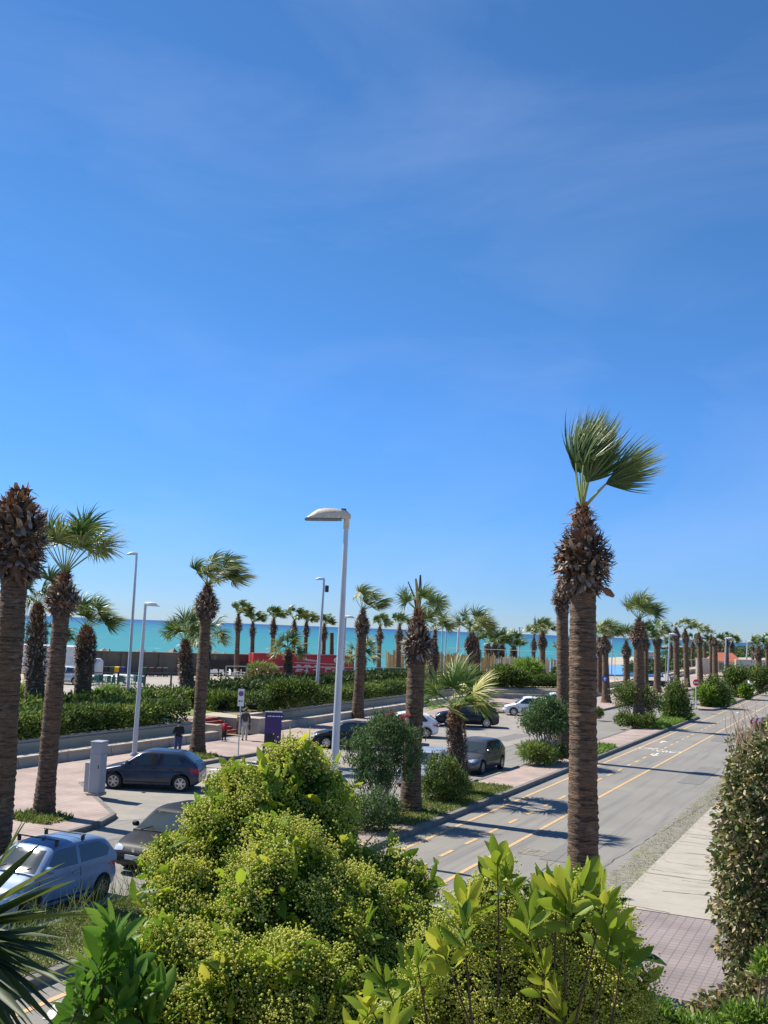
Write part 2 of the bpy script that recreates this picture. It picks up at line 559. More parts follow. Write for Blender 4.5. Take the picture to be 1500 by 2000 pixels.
MT['bush_leaf'] = leaf_mat('shrub_leaf', [(0, (.06, .13, .014)), (.5, (.17, .28, .025)), (.85, (.36, .45, .035)), (1, (.56, .55, .05))], .45, .5, .3)
MT['bud'] = leaf_mat('flower_buds', [(0, (.42, .47, .06)), (.5, (.64, .67, .13)), (1, (.78, .75, .26))], .6, .45)
MT['young_leaf'] = leaf_mat('young_leaf', [(0, (.09, .17, .015)), (.45, (.25, .34, .03)), (.8, (.46, .49, .05)), (1, (.60, .56, .08))], .48, .4, .28)
MT['old_leaf'] = leaf_mat('old_leaf', [(0, (.02, .05, .014)), (.7, (.05, .11, .02)), (1, (.14, .22, .035))], .42, .2, .3)
MT['green_leaf'] = leaf_mat('green_leaf', [(0, (.04, .11, .012)), (.6, (.12, .26, .025)), (1, (.30, .42, .06))], .48, .38, .28)
MT['yucca'] = leaf_mat('yucca_leaf', [(0, (.022, .038, .01)), (.45, (.055, .085, .02)), (.8, (.17, .23, .045)), (1, (.36, .40, .11))], .5, .15, .25)
MT['brownleaf'] = leaf_mat('brown_hedge_leaf', [(0, (.05, .06, .018)), (.45, (.17, .20, .05)), (.65, (.27, .21, .10)), (.88, (.44, .31, .20)), (1, (.52, .50, .14))], .45, .22, .4)
MT['twig'] = mat('dry_twig', (.30, .20, .13), .85)
MT['lime'] = leaf_mat('lime_leaf', [(0, (.07, .15, .02)), (.6, (.20, .33, .04)), (1, (.36, .45, .08))], .5, .35)


# ------------------------------------------------------------------ foliage helpers
def unit(a):
    return a / np.maximum(np.linalg.norm(a, axis=-1, keepdims=True), 1e-9)


def leaf_cards(P, Dr, L, Wd, rnd, nseg=1, bend=0.0, fold=.0, up=None, shape=None):
    """vectorised leaf blades. P root, Dr direction, L length, Wd half width."""
    N = len(P)
    Dr = unit(Dr)
    if up is None: up = RNG.normal(size=(N, 3))
    S = unit(np.cross(Dr, up))
    Nn = np.cross(S, Dr)
    if nseg == 1:
        # rhombus
        V = np.stack([P, P + Dr * (L * .5)[:, None] + S * Wd[:, None], P + Dr * L[:, None], P + Dr * (L * .5)[:, None] - S * Wd[:, None]], 1)
        i = np.arange(N)[:, None] * 4
        return V.reshape(-1, 3), i + np.array([[0, 1, 2, 3]]), rnd
    ts = np.linspace(0, 1, nseg + 1)
    if shape is None: shape = np.sin(np.pi * np.clip(ts * .93 + .05, 0, 1)) ** .8
    rows = []
    g = np.zeros((N, 3)); g[:, 2] = -1
    pos = P.copy(); d = Dr.copy()
    bend = np.broadcast_to(np.asarray(bend, dtype=float), (N,))
    for k, t in enumerate(ts):
        if k:
            d = unit(d + g * (bend / nseg)[:, None])
            pos = pos + d * (L / nseg)[:, None]
        w = (Wd * shape[k])[:, None]
        nn = unit(np.cross(S, d))
        rows += [pos + S * w + nn * w * fold, pos, pos - S * w + nn * w * fold]
    V = np.stack(rows, 1)
    K = len(rows)
    q = []
    for k in range(nseg):
        a = k * 3
        q += [[a, a + 1, a + 4, a + 3], [a + 1, a + 2, a + 5, a + 4]]
    q = np.array(q)
    F = (np.arange(N)[:, None, None] * K + q[None]).reshape(-1, 4)
    return V.reshape(-1, 3), F, np.repeat(rnd, len(q))


def cat_meshes(parts):
    V, Fs, Rr, b = [], [], [], 0
    for v, f, r in parts:
        V.append(v); Fs.append(f + b); Rr.append(r); b += len(v)
    return np.concatenate(V), Fs, np.concatenate(Rr)


def blob_points(blobs, n, shell=.55):
    """blobs: list of (center, (rx,ry,rz)); returns points and outward dirs"""
    vol = np.array([b[1][0] * b[1][1] + b[1][1] * b[1][2] + b[1][0] * b[1][2] for b in blobs])
    pick = RNG.choice(len(blobs), size=n, p=vol / vol.sum())
    C = np.array([list(b[0]) for b in blobs])[pick]
    Rd = np.array([list(b[1]) for b in blobs])[pick]
    u = unit(RNG.normal(size=(n, 3)))
    r = shell + (1 - shell) * RNG.random(n) ** .7
    r *= 1 + .10 * RNG.normal(size=n)
    return C + u * Rd * r[:, None], u


def foliage(name, blobs, n, L, Wd, m, parent=None, shell=.5, zmin=None, updir=.5, nseg=1, clump=None, bend=.3):
    P, u = blob_points(blobs, n, shell)
    if clump:
        # pull leaves toward clump centres for light and dark masses
        cc, _ = blob_points(blobs, clump[0], .75)
        idx = RNG.integers(0, len(cc), n)
        near = cc[idx]
        P = near + RNG.normal(size=(n, 3)) * clump[1]
    if zmin is not None:
        k = P[:, 2] > zmin
        P, u = P[k], u[k]
    n = len(P)
    d = u + RNG.normal(size=(n, 3)) * .6 + np.array([0, 0, updir])
    l = L * RNG.uniform(.6, 1.25, n)
    V, Fc, r = leaf_cards(P, d, l, Wd * RNG.uniform(.7, 1.2, n), RNG.random(n), nseg, bend)
    me = np_mesh(name, V, [Fc], r)
    return link_mesh(name, me, m, parent)


# ------------------------------------------------------------------ palms
def frond_set(n, size, spread, wind, seed, pet=1.0, stiff=.5, leaflets=34, thick=1.0, droop=.35, up_min=.3, dead=0.0):
    """fan palm crown at origin; returns blades arrays + petiole MB"""
    g = np.random.default_rng(seed)
    parts = []
    mb = MB()
    w = np.array(WIND)
    if up_min >= .05: up_min = min(.75, up_min + .28); pet *= 1.2
    for i in range(n):
        az = i * 2.399 + g.uniform(-.3, .3)
        t = (i + .5) / n
        el = math.asin(min(.99, up_min + (1 - up_min) * (1 - t) ** (1 / max(spread, .05))))
        d = np.array([math.cos(az) * math.cos(el), math.sin(az) * math.cos(el), math.sin(el)])
        d = unit(d + w * wind * .22)
        Lp = size * .62 * pet * g.uniform(.75, 1.15)
        p = np.zeros(3) + d * .05
        pts = [p.copy()]
        for k in range(4):
            d = unit(d + w * wind * .07 * g.uniform(.5, 1.5) + np.array([0, 0, -.05 * droop]))
            p = p + d * Lp / 4
            pts.append(p.copy())
        mb.tube(pts, [.028 * thick, .022 * thick, .018 * thick, .015 * thick, .012 * thick], 5)
        # fan
        side = unit(np.cross(d, np.array([0, 0, 1.0]) + .3 * g.normal(size=3)))
        d2 = unit(d + w * wind * .35 + np.array([0, 0, -.15 * droop]))
        side = unit(side - d2 * side.dot(d2))
        nl = leaflets
        al = np.linspace(-1.75, 1.75, nl) + g.normal(size=nl) * .04
        Ll = size * .72 * (.62 + .38 * np.cos(al * .8)) * g.uniform(.85, 1.1) * g.uniform(.85, 1.1, nl)
        dirs = unit(d2[None] * np.cos(al)[:, None] + side[None] * np.sin(al)[:, None])
        nrm = np.cross(side, d2)
        dirs = unit(dirs + nrm[None] * (.25 * np.cos(al * 2))[:, None])
        P = np.repeat(p[None], nl, 0)
        segs = 5
        wd = np.array([.4, 1.0, 1.0, .7, .38, .04])
        rows = []
        pos = P.copy(); dd = dirs.copy()
        W0 = size * .72 * (1.05 / nl) * thick
        S = unit(np.cross(np.repeat(nrm[None], nl, 0), dirs) + g.normal(size=(nl, 3)) * .25)
        kw = g.uniform(.6, 1.5, nl)
        for k in range(segs + 1):
            if k:
                f = (k / segs) ** 1.3
                dd = unit(dd + w[None] * (wind * .36 * f * kw)[:, None] + np.array([0, 0, -1.0])[None] * (droop * .55 * f * kw)[:, None] + g.normal(size=(nl, 3)) * .03)
                pos = pos + dd * (Ll / segs)[:, None]
            ww = W0 * wd[k]
            rows += [pos + S * ww, pos - S * ww]
        V = np.stack(rows, 1)
        q = np.array([[2 * k, 2 * k + 1, 2 * k + 3, 2 * k + 2] for k in range(segs)])
        Fc = (np.arange(nl)[:, None, None] * (2 * segs + 2) + q[None]).reshape(-1, 4)
        base = g.uniform(.15, .6) + .25 * t
        if g.random() < dead: base = .95
        rv = np.clip(base + g.normal(size=nl) * .14, 0, 1)
        r = (rv[:, None] + np.array([-.05, -.03, 0, .08, .22])[None]).reshape(-1)
        parts.append((V.reshape(-1, 3), Fc, np.clip(r, 0, 1)))
    return cat_meshes(parts), mb


def frond_custom(items, size, seed, nl):
    """items: (stalk direction, stalk length, blade direction, blade length, half angle) in right / forward / up parts of size"""
    g = np.random.default_rng(seed)
    parts = []; mb = MB()
    bas = np.array([list(RGT), list(FWD), [0, 0, 1.0]])
    for pd, pl, bd, bl, ha in items:
        d = unit(np.array(pd) @ bas); bdir = unit(np.array(bd) @ bas)
        p = d * .05; pts = [p.copy()]
        for k in range(4):
            d = unit(d + bdir * .08)
            p = p + d * pl * size / 4; pts.append(p.copy())
        mb.tube(pts, [.03, .024, .02, .017, .014], 5)
        d2 = unit(d * .55 + bdir)
        side = unit(np.cross(d2, np.array(list(FWD)) + .5 * g.normal(size=3)))
        al = np.linspace(-ha, ha, nl) + g.normal(size=nl) * .05
        nrm = np.cross(side, d2)
        dirs = unit(d2[None] * np.cos(al)[:, None] + side[None] * np.sin(al)[:, None] + nrm[None] * (.3 * g.normal(size=nl))[:, None])
        Ll = size * bl * (.62 + .38 * np.cos(al * .7)) * g.uniform(.75, 1.12, nl)
        rows = []; pos = np.repeat(p[None], nl, 0); dd = dirs.copy()
        S = unit(np.cross(np.repeat(nrm[None], nl, 0), dirs) + g.normal(size=(nl, 3)) * .3)
        W0 = size * bl * 1.25 / nl
        wd = [.35, 1, 1, .8, .55, .3, .04]
        kw = g.uniform(.6, 1.5, nl)
        for k in range(7):
            if k:
                f = (k / 6) ** 1.1
                dd = unit(dd + bdir[None] * (.42 * f * kw)[:, None] + np.array(list(WIND))[None] * (.10 * f * kw)[:, None] + g.normal(size=(nl, 3)) * .04)
                pos = pos + dd * (Ll / 6)[:, None]
            rows += [pos + S * W0 * wd[k], pos - S * W0 * wd[k]]
        V = np.stack(rows, 1)
        q = np.array([[2 * k, 2 * k + 1, 2 * k + 3, 2 * k + 2] for k in range(6)])
        Fc = (np.arange(nl)[:, None, None] * 14 + q[None]).reshape(-1, 4)
        rv = np.clip(g.uniform(.2, .55) + g.normal(size=nl) * .16, 0, 1)
        r = (rv[:, None] + np.array([-.05, -.03, 0, .05, .12, .28])[None]).reshape(-1)
        parts.append((V.reshape(-1, 3), Fc, np.clip(r, 0, 1)))
    return cat_meshes(parts), mb


def boots(prof, n, size, seed, orange_from=.55):
    """prof: [(z, r)] skirt profile bottom->top; returns np arrays"""
    g = np.random.default_rng(seed)
    zs = np.array([p[0] for p in prof]); rs = np.array([p[1] for p in prof])
    z0, z1 = zs[0], zs[-1]
    parts = []
    area = np.cumsum(np.interp(np.linspace(z0, z1, 50), zs, rs)); area /= area[-1]
    zz = np.interp(g.random(n), area, np.linspace(z0, z1, 50))
    az = g.uniform(0, 2 * np.pi, n)
    rr = np.interp(zz, zs, rs)
    out = np.stack([np.cos(az), np.sin(az), np.zeros(n)], 1)
    P = out * np.maximum(rr - .62 * size, rr * .45)[:, None]; P[:, 2] = zz
    t = (zz - z0) / (z1 - z0)
    upz = np.where(t > .55, .9, .05) + g.normal(size=n) * .6
    upz = np.where(t < .22, -1.0 + g.normal(size=n) * .4, upz)
    Dr = unit(out + np.stack([np.zeros(n), np.zeros(n), upz], 1) + g.normal(size=(n, 3)) * .45)
    L = size * g.uniform(.6, 1.3, n) * np.clip(.45 + rr / rs.max() * .6, .4, 1)
    Wd = size * .19 * g.uniform(.6, 1.3, n)
    col = np.where(t > orange_from, np.clip(g.uniform(.3, .85, n) + (t - .8) * .9, 0, 1), g.uniform(.1, .62, n))
    tang = np.stack([-np.sin(az), np.cos(az), np.zeros(n)], 1)
    upv = np.cross(tang, Dr)
    v, f, r = leaf_cards(P, Dr, L, Wd, np.clip(col, 0, 1), 4, g.uniform(-.9, 1.2, n), .35, up=upv, shape=np.array([.9, 1.0, .95, .8, .35]))
    parts.append((v, f, r))
    # loose fibres
    m = n // 2
    az = g.uniform(0, 2 * np.pi, m); zz = g.uniform(z0, z1, m)
    out = np.stack([np.cos(az), np.sin(az), np.zeros(m)], 1)
    P = out * (np.interp(zz, zs, rs) * .8)[:, None]; P[:, 2] = zz
    v, f, r = leaf_cards(P, unit(out + g.normal(size=(m, 3)) * .7), size * g.uniform(.5, 1.3, m), np.full(m, size * .035), np.clip(g.uniform(.2, .9, m), 0, 1), 2, .6)
    parts.append((v, f, r))
    return cat_meshes(parts)


def make_palm(name, label, base, top, r0, r1, skirt_h, skirt_r, crown, seed, group=None, flare=1.35, detail=1.0, shaggy=False, crown_kw=None, fm='frond', tm='trunk', boot=None, orange=.55, stub=False, blunt=False):
    """base, top: world points of the trunk foot and of the trunk tip (where fronds leave)."""
    base = Vector(base); top = Vector(top)
    root = empty(name, base, label, 'palm tree', group)
    ax = top - base
    Ht = ax.z
    g = random.Random(seed)
    # trunk with slight curve
    n = max(10, int(Ht * (16 if detail >= 1 else 7) * detail)); seg = 26 if detail >= 1 else 12
    lob_ = [g.uniform(0, 6.28) for _ in range(4)]
    mb = MB(); vs = []; fs = []
    trunk_top = 1.0 - (skirt_h * .35) / Ht if not stub else 1.0
    curve = Vector((ax.x, ax.y, 0))
    for i in range(n + 1):
        t = i / n
        hz = t * trunk_top
        c = curve * (hz ** 1.15) + Vector((0, 0, Ht * hz))
        fl = 1 + (flare - 1) * math.exp(-hz * Ht / .55)
        rr = (r0 + (r1 - r0) * hz) * fl * (1 + g.uniform(-.03, .03) + .028 * math.sin(hz * Ht * 1.9 + lob_[0]) + (.03 if i % 3 == 0 else 0))
        if hz > 1 - (skirt_h * .7) / Ht and not stub: rr *= .75
        for k in range(seg):
            a = 2 * math.pi * k / seg
            q = rr * (1 + .02 * math.sin(2 * a + lob_[1] + i * .05) + .016 * math.sin(5 * a + lob_[2] + i * .21) + g.uniform(-.022, .022))
            vs.append((c.x + q * math.cos(a), c.y + q * math.sin(a), c.z - (.12 if i == 0 else 0)))
    for i in range(n):
        for k in range(seg):
            j = (k + 1) % seg
            fs.append((i * seg + k, i * seg + j, (i + 1) * seg + j, (i + 1) * seg + k))
    fs.append(tuple(range(n * seg, n * seg + seg)))
    mb.add(vs, fs)
    mb.build('trunk', MT[tm], root, smooth=80)
    if skirt_h > 0:
        if shaggy:
            prof = [(-skirt_h, r1 * 1.25), (-skirt_h * .6, skirt_r), (-skirt_h * .25, skirt_r * .95), (0, r1 * .8)]
        else:
            prof = [(-skirt_h, r1 * 1.12), (-skirt_h * .85, skirt_r * .82), (-skirt_h * .64, skirt_r), (-skirt_h * .47, skirt_r * .84), (-skirt_h * .30, skirt_r * .55), (-skirt_h * .14, skirt_r * .40), (.02, skirt_r * .24)]
        if blunt: prof = [(-skirt_h, r1 * 1.15), (-skirt_h * .88, skirt_r * .92), (-skirt_h * .6, skirt_r), (-skirt_h * .35, skirt_r * .92), (-skirt_h * .18, skirt_r * .66), (-skirt_h * .08, skirt_r * .46), (.02, skirt_r * .36)]
        bs = boot or .34
        bs *= .74
        nb = int(min(2600, 2.0 * skirt_h * skirt_r * 6.3 / (bs * bs * .16)) * max(.5, detail) * .55)
        V, Fc, r = boots(prof, nb, bs, seed, orange)
        V = V + np.array([[ax.x, ax.y, ax.z]]) + np.outer(V[:, 2], [ax.x / Ht, ax.y / Ht, 0])
        o = link_mesh('dead_leaf_skirt', np_mesh('dead_leaf_skirt', V, Fc, r), MT['skirt'], root)
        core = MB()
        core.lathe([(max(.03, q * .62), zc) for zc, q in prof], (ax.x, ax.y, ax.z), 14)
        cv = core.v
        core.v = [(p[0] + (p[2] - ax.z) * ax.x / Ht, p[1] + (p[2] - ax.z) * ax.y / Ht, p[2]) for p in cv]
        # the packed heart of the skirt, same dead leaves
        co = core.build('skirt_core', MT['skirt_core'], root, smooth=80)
    if crown > 0:
        kw = dict(n=16, spread=.8, wind=1.0, pet=1.0, leaflets=30, thick=1.0, droop=.4)
        kw.update(crown_kw or {})
        if 'custom' in kw:
            (V, Fc, r), pm = frond_custom(kw['custom'], crown, seed, kw['leaflets'])
        else:
            kw['leaflets'] = int(kw['leaflets'] * 1.25)
            (V, Fc, r), pm = frond_set(size=crown * (.86 if crown * F_PX / depth_of(base) > 80 else .8), seed=seed, **kw)
        V = V + np.array([[ax.x, ax.y, ax.z - .05]])
        link_mesh('fronds', np_mesh('fronds', V, Fc, r), MT[fm], root)
        pm.v = [(p[0] + ax.x, p[1] + ax.y, p[2] + ax.z - .05) for p in pm.v]
        pm.build('leaf_stalks', MT['petiole'], root, smooth=60)
    return root


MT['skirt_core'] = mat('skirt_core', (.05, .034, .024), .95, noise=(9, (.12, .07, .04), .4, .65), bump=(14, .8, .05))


def palm_px(name, label, bx, by, tx, ty, wpx, sk_px, skr_px, cr_px, seed, z=0.0, group=None, **kw):
    """survey: foot (bx,by) at ground level z, trunk tip (tx,ty), mean trunk width, skirt height and radius, crown size: all in picture pixels"""
    b = G(bx, by, z)
    dp = depth_of(b)
    t = D(tx, ty, dp)
    s = dp / F_PX
    r = wpx * s / 2
    return make_palm(name, label, b, t, r * 1.08, r * .92, sk_px * s, skr_px * s, cr_px * s, seed, group, **kw)

# ================================================================== THE SETTING
PZ = .9      # promenade level above the street


def struct(mb, name, m, smooth=False):
    return tag(mb.build(name, m, None, smooth), kind='structure')


struct(MB().sheet([(-30000, -8000), (30000, -8000), (30000, 60000), (-30000, 60000)], -1.2), 'sea', MT['sea'])
# land: everything seaward up to the coastline, in surveyed camera-ground coordinates
def cg(x, y):
    p = RGT * x + FWD * y
    return (p.x, p.y)


coast = [cg(*q) for q in [(-400, 96), (-120, 106), (-45, 117), (-12, 124), (8, 140), (26, 190), (48, 262), (75, 318), (120, 380), (175, 425), (235, 470), (330, 640), (470, 900), (800, 1500)]]
land_poly = coast + [(3000, 1500), (3000, -600), (-600, -600)]
struct(MB().prism(land_poly, -2.5, -.03), 'ground', MT['sand'])
# raised seaside level west of the promenade wall
def promW(y):   # X of the foot of the wall
    return -31.8 - max(0, (y - 50)) * .055


plat = [(-33.1, -90), (-33.2, 47.6), (-34.9, 47.6), (-34.9, 51.2), (-33.6, 51.2), (-35.7, 94.2), (-27.8, 103.4), (-28.8, 153), (-31, 190), (-35, 320), (-27, 430), (12, 492), (62, 935)]
inner = [cg(*q) for q in [(470, 830), (330, 600), (235, 455), (172, 412), (118, 366), (74, 306), (47, 250), (25, 180), (7, 133), (-12, 120), (-45, 113), (-120, 102), (-300, 92)]]
struct(MB().prism(plat + inner + [(-340, -90)], -1.5, PZ), 'seaside_ground', MT['sand'])
plz = [G(*q, PZ)[:2] for q in [(60, 1400), (60, 1316), (395, 1321), (420, 1352), (400, 1372)]]
struct(MB().sheet([(p[0], p[1]) for p in plz], PZ + .006), 'plaza_paving', MT['plaza'])
plz2 = [(-36.6, 47.6), (-36.6, 51.2), (-41, 53), (-43, 50), (-40, 46.5)]
struct(MB().sheet([(-34.98, 47.6), (-34.98, 51.2)][::-1] + [(-40.5, 52.5), (-44, 50.5), (-41, 47.2)][::1], PZ + .01), 'upper_path', MT['brick_pink'])

# street
struct(MB().sheet([(-33, -30), (-6.6, -30), (-6.6, 420), (-33, 420)], 0.0), 'road', MT['asphalt'])
struct(MB().sheet([(-27.6, 27.5), (-22.6, 25.8), (-19.6, 30), (-18.8, 40), (-19.0, 60), (-20.5, 84), (-21.4, 87), (-27.6, 80)], .004), 'parking_area', MT['asphalt_old'])
struct(MB().sheet([(-6.62, -30), (-5.75, -30), (-5.75, 300), (-6.62, 300)], .006), 'gutter', MT['gutter'])
cp = MB()
cp.prism([(-5.76, 25.45), (0, 25.45), (0, 300), (-5.76, 300)], -.2, .03)
struct(cp, 'concrete_pavement', MT['concrete'])
struct(MB().prism([(-5.76, -20), (4, -20), (4, 25.36), (-5.76, 25.36)], -.2, .035), 'tiled_pavement', MT['brick_near'])

# seaward pavement with the bay cut into it
KB = .14
side = [(-21.6, -20), (-21.6, 24.3), (-21.75, 25.6), (-22.35, 27.1), (-27.5, 31.3), (-27.5, 79.5), (-26.4, 81.5), (-21.6, 88.0), (-21.65, 155), (-22, 300)]
wallx = [(-38, 300), (-30.5, 190), (-28.0, 153.5), (-26.4, 107), (-26.5, 103), (-34.2, 93.9), (-32.0, 53), (-31.8, 47), (-31.8, -20)]
struct(MB().prism(side + wallx, -.2, KB), 'sidewalk', MT['brick_pink'])


def kerb_line(name, pts, w=.2, h=.15):
    mb = MB()
    for a, b in zip(pts[:-1], pts[1:]):
        a = Vector((*a, 0)); b = Vector((*b, 0))
        L = (b - a).length
        n = max(1, int(L / 1.0))
        an = math.atan2(b.y - a.y, b.x - a.x)
        for i in range(n):
            c = a.lerp(b, (i + .5) / n)
            mb.box((c.x, c.y, h / 2 - .02), (L / n - .012, w, h + .04 + random.uniform(-.004, .004)), an, .015)
    return struct(mb, name, MT['kerb'])


off = .09
kerb_line('sidewalk_kerb', [(-21.5, 8)] + [(x + off, y - .05) for x, y in side[1:8]] + [(-21.5, 88), (-21.55, 155), (-21.9, 260)])

# median: planted islands between two carriageways
MX0, MX1 = -15.3, -13.3
med1 = [(MX0, -10), (MX1, -10), (MX1, 89.2), (-13.6, 90.6), (-14.3, 91.2), (MX0, 90.6)]
struct(MB().prism(med1, -.2, .14), 'median', MT['brick_pink'])
med2 = [(MX0, 101), (-14.6, 99.6), (-13.6, 100.2), (MX1, 102), (MX1, 300), (MX0, 300)]
struct(MB().prism(med2, -.2, .14), 'far_median', MT['brick_pink'])
kerb_line('median_kerb', [(MX1 + .02, -6), (MX1 + .02, 89.2), (-13.6, 90.7), (-14.3, 91.3), (MX0, 90.7)], .22, .17)
kerb_line('median_inner_kerb', [(MX0 - .02, -6), (MX0 - .02, 90.6)], .2, .16)
kerb_line('far_median_kerb', [(MX0, 101), (-14.6, 99.5), (-13.6, 100.1), (MX1 + .02, 102), (MX1 + .02, 250)], .22, .17)

# painted markings
ye = MB()
ye.box((-10.05, 70, .006), (.13, 220, .004))
ye.box((-12.55, 70, .006), (.13, 220, .004))
y = 6.0
while y < 150:
    ye.box((-11.28, y, .006), (.13, 1.0, .004)); y += 2.05
struct(ye, 'yellow_lane_lines', MT['roadyellow'])
wh = MB()
zc = G(385, 1510)
for i in range(5):
    c = G(400 + i * 32, 1516 - i * 9)
# crossing stripes towards the steps
for i in range(5):
    yy = 37.6 + i * 1.05
    wh.box((-24.7, yy + .6, .011), (3.2, .5, .004), R(-4))


def poly_mark(pts, z=.008):
    wh.sheet(pts, z)


# bicycle symbols and arrows on the lane, seen end-on
def bike(cx, cy, s=1.0, flip=1):
    def ring(x, y, r):
        n = 18
        for k in range(n):
            a0 = 2 * math.pi * k / n; a1 = 2 * math.pi * (k + 1) / n
            wh.add([(x + r * math.cos(a0), y + 1.6 * r * math.sin(a0), .009), (x + r * math.cos(a1), y + 1.6 * r * math.sin(a1), .009),
                    (x + (r - .07) * math.cos(a1), y + 1.6 * (r - .07) * math.sin(a1), .009), (x + (r - .07) * math.cos(a0), y + 1.6 * (r - .07) * math.sin(a0), .009)], [(0, 1, 2, 3)])

    def bar(a, b, w=.08):
        a = Vector((*a, 0)); b = Vector((*b, 0)); d = b - a
        c = (a + b) / 2
        wh.box((c.x, c.y, .009), (d.length, w, .003), math.atan2(d.y, d.x))
    ring(cx - .3 * s, cy, .25 * s); ring(cx + .3 * s, cy, .25 * s)
    bar((cx - .3 * s, cy), (cx - .1 * s, cy + .55 * s * flip)); bar((cx - .1 * s, cy + .55 * s * flip), (cx + .2 * s, cy + .5 * s * flip))
    bar((cx + .2 * s, cy + .5 * s * flip), (cx + .3 * s, cy)); bar((cx - .1 * s, cy + .55 * s * flip), (cx, cy)); bar((cx, cy), (cx + .2 * s, cy + .5 * s * flip))
    bar((cx + .1 * s, cy + .75 * s * flip), (cx + .32 * s, cy + .7 * s * flip))


for (px, py, fl) in ((1271, 1463, 1), (1306, 1468, -1), (1470, 1388, 1)):
    p = G(px, py); bike(p.x, p.y, 1.25, fl)


def arrow(cx, cy, s, sg):
    wh.box((cx, cy, .009), (.14 * s, 1.1 * s, .003))
    wh.add([(cx - .32 * s, cy + sg * .5 * s, .009), (cx + .32 * s, cy + sg * .5 * s, .009), (cx, cy + sg * 1.2 * s, .009)], [(0, 1, 2)])


for (px, py, sg) in ((1292, 1450, 1), (1283, 1473, -1), (1440, 1392, 1)):
    p = G(px, py); arrow(p.x, p.y, .9, sg)
# big give-way triangle / chevron on the near lane at lower left
q = [G(*a)[:2] for a in [(82, 1992), (110, 1957), (135, 1960), (172, 1946), (210, 1946), (150, 1985), (120, 1992)]]
poly_mark(q, .010)
q = [G(*a)[:2] for a in [(86, 1880), (128, 1866), (140, 1868), (98, 1884)]]
struct(wh, 'white_road_markings', MT['roadwhite'])
mh = MB()
p = G(1045, 1665)
mh.box((p.x, p.y, .006), (.9, .9, .006))
for i in range(5): mh.box((p.x - .36 + i * .18, p.y, .011), (.05, .8, .004))
tag(mh.build('drain_cover', MT['gutter']), 'square iron drain cover set in the asphalt between the yellow lines', 'drain cover')

def crack(mb, pts, w=.02, z=.035):
    for a, b in zip(pts[:-1], pts[1:]):
        a = Vector((*a, 0)); b = Vector((*b, 0)); d = (b - a)
        nr = Vector((-d.y, d.x, 0)).normalized() * w * random.uniform(.3, 1)
        mb.add([(a - nr)[:2] + (z,), (a + nr)[:2] + (z,), (b + nr)[:2] + (z,), (b - nr)[:2] + (z,)], [(0, 1, 2, 3)])


def wander(x0, y0, dx, dy, n, jit):
    pts = [(x0, y0)]
    for i in range(n):
        x0 += dx + random.uniform(-jit, jit); y0 += dy + random.uniform(-jit, jit); pts.append((x0, y0))
    return pts


ck = MB()
for k in range(26):
    yy = 26 + k * 1.35 + random.uniform(-.5, .5)
    crack(ck, wander(-5.7 + (random.random() * 1.4 if k % 3 else 0), yy, .17, random.uniform(-.03, .03), random.randint(5, 14), .05), random.uniform(.012, .035), .0342)
for yy in (29.4, 36, 43, 51, 60): crack(ck, wander(-5.74, yy, .25, 0, 9, .02), .03, .0344)
struct(ck, 'pavement_cracks', MT['gutterdark'])
ck = MB()
for (x0, y0, dx, dy, n) in ((-7.2, 24, .02, .5, 50), (-8.6, 20, .01, .5, 26), (-20.2, 22, .03, .5, 30), (-18.4, 30, .0, .55, 60), (-9.2, 44, -.2, .05, 12), (-8, 33, -.25, .04, 9), (-24, 34, .3, .1, 18), (-26, 44, .3, .06, 20)):
    crack(ck, wander(x0, y0, dx, dy, n, .07), .012, .0125)
struct(ck, 'road_cracks', MT['tar'])
ck = MB()
for (x, y, w, l) in ((-8.2, 31, 1.1, 3.2), (-18.9, 46, 1.3, 6), (-7.6, 52, 1.0, 7), (-20.4, 62, 1.2, 5), (-19.5, 24.5, 1.4, 3.5), (-8.9, 72, 1.6, 4)):
    ck.box((x, y, .0085), (w, l, .003), random.uniform(-.02, .02))
struct(ck, 'road_patches', MT['tar_patch'])

# low seating walls of cast panels
def panel_wall(name, label, pts, h, z0, thick=.45, seg=1.45, lean=.10):
    """front face steps between joints; pts run along the street-side foot, wall body lies to the left"""
    mb = MB()
    for a, b in zip(pts[:-1], pts[1:]):
        a = Vector((*a, 0)); b = Vector((*b, 0)); d = b - a
        L = d.length; d.normalize(); nrm = Vector((-d.y, d.x, 0))
        n = max(1, round(L / seg))
        for i in range(n):
            s0 = a + d * (L * i / n + .018); s1 = a + d * (L * (i + 1) / n - .018)
            j = random.uniform(-.006, .006)
            vs = []
            for (o, z) in ((0, z0 - .05), (lean * .8, z0 + h - .07), (lean * .8 - .05, z0 + h - .07), (lean * .8 - .05, z0 + h + j), (thick, z0 + h + j), (thick, z0 - .05)):
                vs += [s0 + nrm * o + Vector((0, 0, z)), s1 + nrm * o + Vector((0, 0, z))]
            m = 6
            fs = [(2 * k, 2 * k + 1, 2 * ((k + 1) % m) + 1, 2 * ((k + 1) % m)) for k in range(m)]
            fs += [tuple(2 * k for k in range(m)), tuple(2 * k + 1 for k in range(m))[::-1]]
            mb.add(vs, fs)
        c = (a + b) / 2 + nrm * (thick * .6)
        mb.box((c.x, c.y, z0 + h / 2 - .05), (L, thick * .5, h - .02), math.atan2(d.y, d.x))
    return tag(mb.build(name, MT['wallstone']), label, 'wall')


